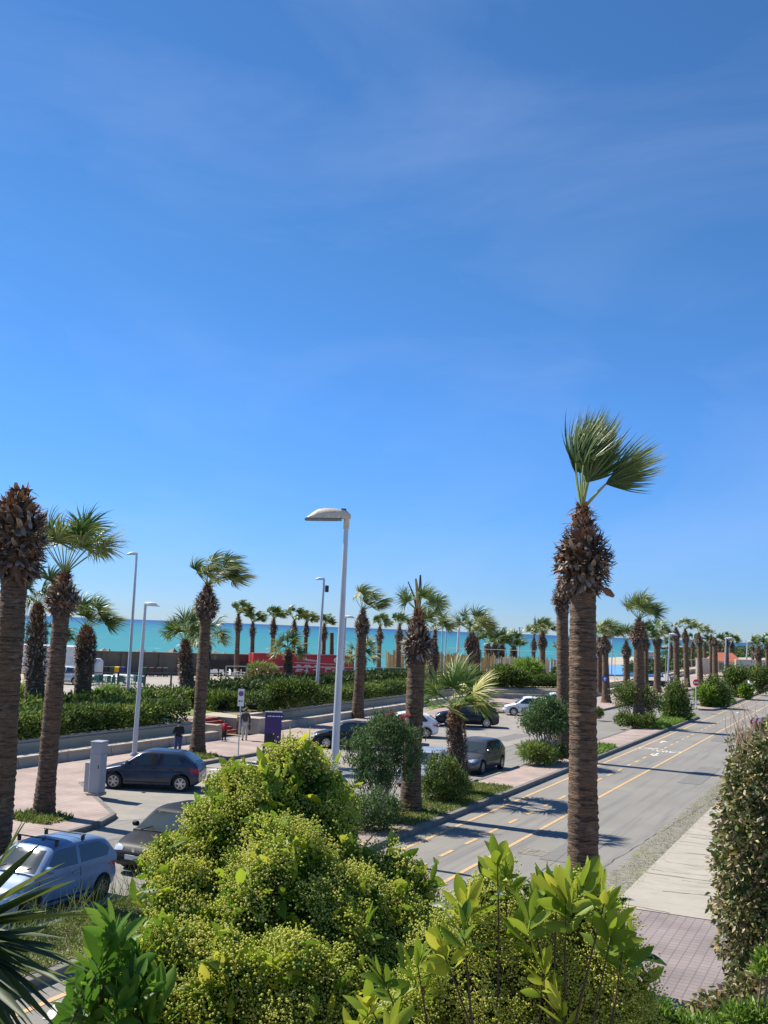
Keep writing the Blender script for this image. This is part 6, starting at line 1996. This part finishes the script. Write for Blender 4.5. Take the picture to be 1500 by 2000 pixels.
# red and white chevron board at the right kerb
b = G(1497, 1428, .03); dp = depth_of(b); s_ = dp / F_PX
cv = empty('chevron_board', b, 'white board with red chevrons at the right edge above the dry hedge', 'road sign', rz=YAW)
Wc, Hc = 78 * s_, 18 * s_; zc = (D(1497, 1411, dp).z - b.z)
MB().box((Wc * .12, 0, zc), (Wc, .04, Hc), 0).build('board', MT['signwhite'], cv)
ch = MB()
for k in range(8):
    x0 = -Wc * .36 + k * Wc / 8
    for sg in (-1, 1):
        ch.add([(x0, -.024, zc + sg * Hc * .44), (x0 + Wc * .055, -.024, zc + sg * Hc * .44), (x0 + Wc * .0, -.024, zc), (x0 - Wc * .055, -.024, zc)], [(0, 1, 2, 3)])
ch.build('chevrons', MT['signred'], cv)
for xx in (-.3, .9): MB().box((xx, .04, zc / 2), (.06, .06, zc)).build('post', MT['cabinet'], cv)
MB().box((Wc * .3, 0, zc + Hc * 1.3), (Wc * .3, .3, Hc * 1.2), 0, .05).build('top_box', MT['signwhite'], cv)

# ================================================================== FOREGROUND GARDEN TERRACE
TZ = 4.25


def fg(x, y):
    q = RGT * x + FWD * y
    return (q.x, q.y)


struct(MB().prism([fg(-5, -3), fg(5, -3), fg(5, 8.3), fg(3.0, 8.3), fg(2.35, 6.4), fg(1.3, 4.6), fg(-5, 4.35)], -.3, TZ), 'garden_terrace', MT['wallstone'])
struct(MB().prism([fg(-4.9, -2.9), fg(4.9, -2.9), fg(4.9, 8.2), fg(3.05, 8.2), fg(2.4, 6.3), fg(1.25, 4.5), fg(-4.9, 4.25)], TZ, TZ + .05), 'garden_soil', MT['earth'])


def frame_from(d):
    d = Vector(d).normalized(); a = d.orthogonal().normalized(); b = d.cross(a)
    return np.array([list(a), list(b), list(d)])


def panicle(seed, R_=.085):
    """dome of tiny buds on branching stalks; local +z outward. returns (V,F tri)"""
    g = np.random.default_rng(seed)
    V, Fc, b = [], [], 0
    oc = np.array([(1, 0, 0), (-1, 0, 0), (0, 1, 0), (0, -1, 0), (0, 0, 1), (0, 0, -1)], float)
    of = np.array([(0, 2, 4), (2, 1, 4), (1, 3, 4), (3, 0, 4), (2, 0, 5), (1, 2, 5), (3, 1, 5), (0, 3, 5)])
    SV, SF, sb = [], [], 0
    for br in range(8):
        a = br * 2.4 + g.uniform(-.3, .3); el = g.uniform(.15, 1.35)
        d = np.array([math.cos(a) * math.cos(el), math.sin(a) * math.cos(el), math.sin(el) * 1.15])
        e = d * R_ * g.uniform(.7, 1.0)
        for k in range(9):
            c = e + g.normal(size=3) * R_ * .17
            r = g.uniform(.0034, .0058)
            V.append(oc * r + c); Fc.append(of + b); b += 6
        # stalk as thin 3 sided spike
        w = .0014
        p0 = np.zeros(3)
        n1_ = unit(np.cross(d, np.array([.3, .5, .8]))); n2_ = np.cross(unit(d), n1_)
        tri = [p0 + n1_ * w, p0 + n2_ * w, p0 - n1_ * w, e]
        V.append(np.array(tri + [p0, p0])); Fc.append(np.array([(0, 1, 3), (1, 2, 3), (2, 0, 3)]) + b); b += 6
    return np.concatenate(V), np.concatenate(Fc)


PAN = [panicle(200 + i) for i in range(6)]


def stamp_panicles(name, pts, dirs, scale, m, parent):
    Vs, Fs, Rr, b = [], [], [], 0
    for i, (p, d) in enumerate(zip(pts, dirs)):
        V, Fc = PAN[i % 6]
        a = RNG.uniform(0, 6.28); c_, s_ = math.cos(a), math.sin(a)
        V2 = V @ np.array([[c_, s_, 0], [-s_, c_, 0], [0, 0, 1]])
        fr = frame_from(Vector(d))
        V2 = (V2 * scale * RNG.uniform(.75, 1.25)) @ fr + p
        Vs.append(V2); Fs.append(Fc + b); b += len(V2)
        base = np.clip(RNG.normal(.5, .22), 0, 1)
        Rr.append(np.clip(base + RNG.normal(size=len(Fc)) * .15, 0, 1))
    return link_mesh(name, np_mesh(name, np.concatenate(Vs), [np.concatenate(Fs)], np.concatenate(Rr)), m, parent)


def leafset(name, P, Dr, L, Wd, m, parent, nseg=4, bend=.5, fold=.25, up=None, tone=None):
    n = len(P)
    l = L * RNG.uniform(.65, 1.2, n)
    V, Fc, r = leaf_cards(P, Dr, l, Wd * RNG.uniform(.8, 1.15, n) * (l / L), RNG.random(n) if tone is None else tone, nseg, bend, fold, up=up)
    return link_mesh(name, np_mesh(name, V, [Fc], r, smooth=False), m, parent)


def sph(px, py, r, depth, dd=0):
    return (D(px, py, depth + dd), r / F_PX * depth)


UPV = np.array([0, 0, 1.0])


def grow_branches(root, foot, tips, m, r0=.035):
    mb = MB()
    hub = Vector(foot) + Vector((0, 0, .35))
    mb.tube([foot, hub], [r0 * 1.3, r0], 7)
    for t in tips:
        t = Vector(t)
        mid = hub.lerp(t, .5) + Vector((random.uniform(-.08, .08), random.uniform(-.08, .08), -.05))
        mb.tube([hub, hub.lerp(mid, .6) + Vector((random.uniform(-.04, .04), 0, .02)), mid, mid.lerp(t, .6) + Vector((0, random.uniform(-.03, .03), .02)), t], [r0 * .6, r0 * .5, r0 * .38, r0 * .25, r0 * .12], 5)
    mb.v = [tuple(Vector(v) - root.location) for v in mb.v]
    return mb.build('branches', m, root, smooth=60)


# ---- big flowering shrub in the middle
DC = 4.3
lob = [(588, 1524, 48, .25), (618, 1565, 64, .2), (516, 1568, 48, .15), (458, 1556, 36, .1), (418, 1618, 34, .1), (470, 1645, 70, .0), (545, 1640, 92, .1), (640, 1640, 62, .1), (330, 1690, 20, -.1), (352, 1736, 22, -.1),
       (438, 1740, 72, -.1), (540, 1740, 105, -.1), (660, 1735, 78, .05), (745, 1750, 66, .1), (800, 1772, 44, .15), (338, 1820, 34, -.2), (410, 1840, 74, -.2), (520, 1850, 100, -.25), (650, 1850, 105, -.15), (760, 1850, 80, 0),
       (370, 1930, 66, -.3), (470, 1950, 90, -.35), (600, 1960, 100, -.35), (730, 1950, 90, -.2), (842, 1900, 60, .1), (850, 1980, 60, 0), (572, 1502, 28, .25), (345, 1880, 50, -.25), (420, 2030, 80, -.4), (560, 2050, 90, -.4), (700, 2050, 90, -.3), (820, 1840, 45, .15)]
foot = Vector((*fg(-.35, 3.7), TZ))
sh = empty('flowering_shrub', foot, 'large yellow green shrub covered in tiny bud clusters, bottom centre', 'shrub')
S0 = [(D(a, b, DC + dd * 1.5 + random.uniform(-.15, .15)), r * .9 / F_PX * DC) for a, b, r, dd in lob]
grow_branches(sh, foot, [c + Vector((0, 0, r * .3)) for c, r in S0] + [c + Vector((r * .4, 0, -r * .2)) for c, r in S0[::2]], MT['darkstem'], .022)
# the crown breaks up into many uneven sprays, with gaps between them
S1 = []
for c, r in S0:
    S1.append((c, r * .55))
    for q in range(10):
        u = Vector(unit(RNG.normal(size=3) + np.array([0, 0, .45]) - np.array(list(FWD)) * .3))
        S1.append((c + u * r * random.uniform(.55, 1.02), r * random.uniform(.15, .34)))
off_ = np.array(list(foot))
pp, dd_ = [], []
for c, r in S1:
    n = int(3 + 2300 * r * r)
    u = unit(RNG.normal(size=(n * 2, 3)) + np.array([0, 0, .55]) - np.array(list(FWD)) * .25)
    u = u[u[:, 2] > -.3][:n]
    P = np.array(list(c)) + u * (r * RNG.uniform(.7, 1.15, len(u)))[:, None]
    keep = np.ones(len(P), bool)
    for c2, r2 in S1:
        if c2 is c: continue
        keep &= np.linalg.norm(P - np.array(list(c2)), axis=1) > r2 * .7
    pp.append(P[keep]); dd_.append(unit(u[keep] + UPV * .8))
pp = np.concatenate(pp); dd_ = np.concatenate(dd_)
stamp_panicles('bud_clusters', pp - off_, dd_, .92, MT['bud'], sh)
k = len(pp)
idx = np.repeat(np.arange(k), 7)
P = pp[idx] - dd_[idx] * RNG.uniform(-.01, .12, len(idx))[:, None] + RNG.normal(size=(len(idx), 3)) * .035
Dr = unit(dd_[idx] * .7 + RNG.normal(size=(len(idx), 3)) * .8)
leafset('leaves', P - off_, Dr, .082, .016, MT['bush_leaf'], sh, 4, .5, .25)
C_, U_ = blob_points([(c, (r * .8, r * .8, r * .8)) for c, r in S0], 3600, .25)
leafset('inner_leaves', C_ - off_, unit(U_ + RNG.normal(size=C_.shape) * .8), .09, .022, MT['bush_leaf'], sh, 3, .5, .2)
nt_ = 150
top = pp[RNG.choice(len(pp), nt_, replace=False)]
idx = np.repeat(np.arange(nt_), 7)
leafset('young_leaves', top[idx] + RNG.normal(size=(nt_ * 7, 3)) * .02 + UPV * .03 - off_, unit(UPV + RNG.normal(size=(nt_ * 7, 3)) * .6), .085, .016, MT['young_leaf'], sh, 4, .5, .3)
# fine twigs carrying the sprays
twb = MB()
for q in RNG.choice(len(pp), 260, replace=False):
    a_ = pp[q] - off_; d_ = dd_[q]
    twb.tube([a_ - d_ * .16 + RNG.normal(size=3) * .03, a_ - d_ * .07, a_], [.003, .0024, .0014], 4, cap=False)
twb.build('twigs', MT['darkstem'], sh)['kind'] = 'stuff'


# ---- right shrub with big glossy leaves
def rosette_shrub(name, label, foot, tips, depth, nl, L, Wd, young, old, old_n, lobes, pan=0, pan_scale=.8, spread=.55, bend=.55):
    root = empty(name, foot, label, 'shrub')
    off_ = np.array(list(foot))
    T = [D(a, b, depth + random.uniform(-.38, .0)) for a, b in tips]
    S2 = [(D(a, b, depth), r / F_PX * depth) for a, b, r in lobes]
    grow_branches(root, foot, T + [c for c, r in S2], MT['darkstem'], .013)
    Ps, Ds, tn, ll = [], [], [], []
    for t in T:
        ls_ = random.uniform(.72, 1.12)
        ax_ = unit(np.array([random.uniform(-.45, .45), random.uniform(-.45, .45), 1.0]))
        n = nl + random.randint(-2, 2)
        tone = random.uniform(.25, .8)
        for k in range(n):
            a = k * 2.4; f = k / n
            side = np.array([math.cos(a), math.sin(a), 0])
            Ps.append(np.array(list(t)) - ax_ * (f * L * .9) + side * .004)
            Ds.append(unit(ax_ * (1.05 - f * .75) + side * (spread * (.35 + 1.1 * f))))
            tn.append(np.clip(tone + random.uniform(-.25, .25) - f * .25, 0, 1)); ll.append(ls_)
    leafset('young_leaves', np.array(Ps) - off_, np.array(Ds), L * np.array(ll), Wd, young, root, 6, bend * RNG.uniform(.2, 1.3, len(Ps)), .35, tone=np.array(tn))
    C2, U2 = blob_points([(c, (r, r, r)) for c, r in S2], old_n, .45)
    leafset('old_leaves', C2 - off_, unit(U2 + UPV * -.15 + RNG.normal(size=C2.shape) * .6), L * 1.15, Wd * 1.15, old, root, 6, bend * 1.3, .3)
    if pan:
        C3, U3 = blob_points([(c - FWD * .12, (r * 1.06, r * 1.1, r * 1.05)) for c, r in S2], pan, .85)
        kk = U3[:, 2] > -.3
        stamp_panicles('bud_clusters', C3[kk] - off_, unit(U3[kk] + UPV * .6), pan_scale, MT['bud'], root)
    return root


DR = 3.1
tips = [(972, 1682), (986, 1702), (955, 1712), (1060, 1734), (1088, 1728), (1118, 1738), (1140, 1722), (1166, 1732), (1182, 1756), (928, 1738), (905, 1768), (905, 1800), (960, 1800), (1000, 1830), (862, 1850), (900, 1870), (1105, 1760), (1160, 1772), (1040, 1780),
        (1195, 1822), (1218, 1845), (1236, 1880), (1180, 1900), (1060, 1890), (925, 1930), (800, 1930), (780, 1955), (845, 1950), (1150, 1960), (1200, 1955), (1235, 1985), (1090, 1960), (1045, 1985), (1000, 1990), (880, 1990), (760, 1990), (1176, 2010), (1120, 2020), (745, 1905), (720, 1960), (815, 1880), (770, 2010), (840, 2010), (700, 2010), (1225, 1930), (1150, 1840)]
lob2 = [(972, 1745, 34), (915, 1795, 42), (1010, 1840, 66), (1100, 1800, 55), (1165, 1805, 40), (1120, 1880, 90), (1190, 1900, 50), (1020, 1930, 100), (910, 1920, 80), (840, 1980, 70), (1130, 1980, 90), (960, 2030, 90), (1200, 2010, 50), (860, 1830, 35)]
rosette_shrub('broad_leaved_shrub', 'shrub with upright yellow green leaf tips and glossy dark leaves, bottom right of centre', Vector((*fg(.5, 2.75), TZ)), tips, DR, 11, .092, .0155, MT['young_leaf'], MT['old_leaf'], 1000, lob2, pan=760, pan_scale=.66)
# ---- bright green laurel at lower left
DL = 3.7
tips = [(212, 1808), (222, 1830), (180, 1880), (205, 1870), (240, 1860), (268, 1868), (160, 1925), (190, 1925), (225, 1905), (255, 1915), (290, 1900), (170, 1965), (205, 1960), (240, 1955), (280, 1950), (310, 1945), (180, 2005), (230, 2000), (285, 1995), (330, 1990), (150, 1955), (250, 2030), (200, 2040)]
lob3 = [(215, 1900, 40), (250, 1930, 60), (200, 1970, 50), (290, 1980, 60), (230, 2030, 70), (310, 2040, 60)]
rosette_shrub('laurel_shrub', 'bright green laurel like shrub at the lower left beside the yucca blades', Vector((*fg(-1.0, 3.4), TZ)), tips, DL, 13, .105, .017, MT['green_leaf'], MT['green_leaf'], 700, lob3, pan=0, spread=.6)

# ---- yucca at the left edge
DY = 2.7
yc = D(-95, 1835, DY)
yu = empty('yucca', Vector((yc.x, yc.y, TZ)), 'yucca with long dark sword leaves reaching in from the left edge', 'plant')
off_ = np.array([yc.x, yc.y, TZ])
MB().tube([(0, 0, 0), Vector((.02, 0, (yc.z - TZ) * .5)), Vector((0, 0, yc.z - TZ))], [.07, .06, .05], 10).build('trunk', MT['trunk'], yu, smooth=50)
ytips = [(8, 1545), (30, 1600), (65, 1585), (52, 1650), (92, 1668), (124, 1684), (126, 1700), (146, 1725), (100, 1745), (160, 1778), (168, 1795), (120, 1832), (152, 1868), (110, 1862), (140, 1880), (168, 1912), (128, 1905), (140, 1945), (136, 1958), (100, 1962), (60, 1990), (20, 2030), (-60, 2080), (-20, 1560), (-80, 1500), (110, 1720), (85, 1810), (70, 1900), (40, 1950)]
Ps, Ds, Ls, tn = [], [], [], []
base = np.array(list(yc))
for a, b in ytips:
    t = np.array(list(D(a, b, DY + random.uniform(-.18, .22))))
    v = t - base
    Ls.append(np.linalg.norm(v) * 1.03); Ds.append(unit(v + UPV * .10 * np.linalg.norm(v))); Ps.append(base + RNG.normal(size=3) * .012); tn.append(random.uniform(.1, .95))
for k in range(48):
    t = np.array(list(D(random.uniform(0, 130), random.uniform(1780, 2060), DY + random.uniform(-.3, .3)))); v = t - base
    Ls.append(np.linalg.norm(v)); Ds.append(unit(v)); Ps.append(base + RNG.normal(size=3) * .015); tn.append(random.uniform(0, .6))
for k in range(70):
    u = unit(RNG.normal(size=3) + UPV * .2)
    if u @ np.array(list(RGT)) > .15 and abs(u @ np.array(list(FWD))) < .8: u = unit(u - np.array(list(RGT)) * 1.2)
    Ls.append(random.uniform(.28, .42)); Ds.append(u); Ps.append(base + u * .03 + UPV * random.uniform(-.08, .03)); tn.append(random.uniform(0, .7))
n = len(Ps)
V, Fc, r = leaf_cards(np.array(Ps), np.array(Ds), np.array(Ls), np.full(n, .0145), np.array(tn), 8, RNG.uniform(.05, .3, n), .35, up=np.repeat(np.array([list(UPV)]), n, 0) + RNG.normal(size=(n, 3)) * .5, shape=np.array([.75, .95, 1, .97, .9, .78, .6, .36, .03]))
link_mesh('sword_leaves', np_mesh('sword_leaves', V - off_, [Fc], r), MT['yucca'], yu)

# ---- dry brownish hedge at right
DH = 5.6
lob4 = [(1482, 1478, 30), (1508, 1468, 36), (1462, 1528, 44), (1500, 1540, 60), (1450, 1600, 50), (1500, 1640, 80), (1450, 1690, 56), (1455, 1770, 58), (1510, 1780, 80), (1460, 1850, 55), (1510, 1880, 70), (1475, 1920, 50), (1540, 1700, 90), (1560, 1560, 80), (1560, 1860, 100)]
foot = Vector((*fg(2.6, 6.3), TZ))
dh = empty('dry_hedge', foot, 'tall brown and olive hedge with dry twigs along the right edge', 'hedge')
off_ = np.array(list(foot))
bl = []
for a, b, r in lob4:
    for q in (0, .55, 1.1):
        rr = r / F_PX * DH
        bl.append((D(a, b, DH) + FWD * q + RGT * q * .38, (rr * 1.05, rr * 1.1, rr)))
C_, U_ = blob_points(bl, 30000, .72)
leafset('leaves', C_ - off_, unit(U_ + RNG.normal(size=C_.shape) * .7 + UPV * .15), .034, .0105, MT['brownleaf'], dh, 2, .6, .25)
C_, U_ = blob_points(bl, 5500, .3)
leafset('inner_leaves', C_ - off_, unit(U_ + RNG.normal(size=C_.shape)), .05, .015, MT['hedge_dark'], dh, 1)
tw = MB()
C_, U_ = blob_points(bl, 520, .85)
for c, u in zip(C_ - off_, U_):
    d = unit(u + RNG.normal(size=3) * .6 + UPV * .3); L_ = random.uniform(.06, .16)
    tw.tube([c - d * L_ * .6, c + RNG.normal(size=3) * .006, c + d * L_ * .5], [.0022, .0018, .0008], 3, cap=False)
for k in range(46):
    c = np.array(list(D(random.uniform(1425, 1500), random.uniform(1440, 1480), DH + random.uniform(0, .6)))) - off_
    d = unit(np.array([random.uniform(-.5, .2), random.uniform(-.2, .2), 1.0])); L_ = random.uniform(.08, .26)
    tw.tube([c, c + d * L_ * .5 + RNG.normal(size=3) * .01, c + d * L_], [.0025, .0018, .0008], 3, cap=False)
tw.build('twigs', MT['twig'], dh)['kind'] = 'stuff'
# seed heads on the twigs
C2 = np.array([list(D(random.uniform(1418, 1500), random.uniform(1428, 1470), DH + random.uniform(0, .6))) for _ in range(150)]) - off_
leafset('dry_seed_heads', C2, RNG.normal(size=C2.shape), .028, .007, MT['brownleaf'], dh, 1)['kind'] = 'stuff'
gs = MB()
for a, b, r in lob4:
    p0 = D(a, b, DH + .5) - foot
    gs.tube([(0, 0, 0), p0 * .5 + Vector((0, 0, -.1)), p0], [.02, .012, .004], 5)
gs.build('branches', MT['twig'], dh)

# low part of the hedge across the bottom right corner
foot = Vector((*fg(1.5, 4.3), TZ))
lh = empty('low_hedge', foot, 'low pinkish brown hedge strip in the bottom right corner', 'hedge')
off_ = np.array(list(foot)); DB = 4.5
bl = [(D(a, b, DB), (r / F_PX * DB,) * 3) for a, b, r in [(1350, 2010, 46), (1400, 1992, 50), (1450, 1980, 60), (1500, 1970, 66), (1310, 2040, 46), (1380, 2060, 60), (1460, 2050, 70), (1540, 1960, 80)]]
C_, U_ = blob_points(bl, 7000, .6)
leafset('leaves', C_ - off_, unit(U_ + RNG.normal(size=C_.shape) * .7), .03, .009, MT['brownleaf'], lh, 2, .5, .25)
gs = MB()
for c, r in bl: gs.tube([(0, 0, 0), (c - foot) * .6, c - foot], [.015, .01, .004], 5)
gs.build('branches', MT['twig'], lh)
foot = Vector((*fg(1.2, 3.6), TZ))
lm = empty('lime_shrub', foot, 'feathery lime green plant peeping up along the bottom right edge', 'plant')
off_ = np.array(list(foot)); DB = 3.7
bl = [(D(a, b, DB), (r / F_PX * DB,) * 3) for a, b, r in [(1262, 1998, 34), (1290, 1985, 26), (1330, 2020, 36), (1390, 2028, 40), (1440, 1998, 30), (1480, 1990, 26), (1500, 2010, 40), (1290, 2050, 60), (1400, 2070, 60), (1490, 1890, 20), (1505, 1875, 22)]]
C_, U_ = blob_points(bl, 6500, .4)
leafset('leaves', C_ - off_, unit(U_ * .4 + UPV + RNG.normal(size=C_.shape) * .5), .04, .0045, MT['lime'], lm, 2, .5, .2)
gs = MB()
for c, r in bl: gs.tube([(0, 0, 0), (c - foot) * .6, c - foot], [.01, .007, .003], 5)
gs.build('stems', MT['stem'], lm)
# pale leafy twig in the corner at the road: fallen leaf litter on the tiles
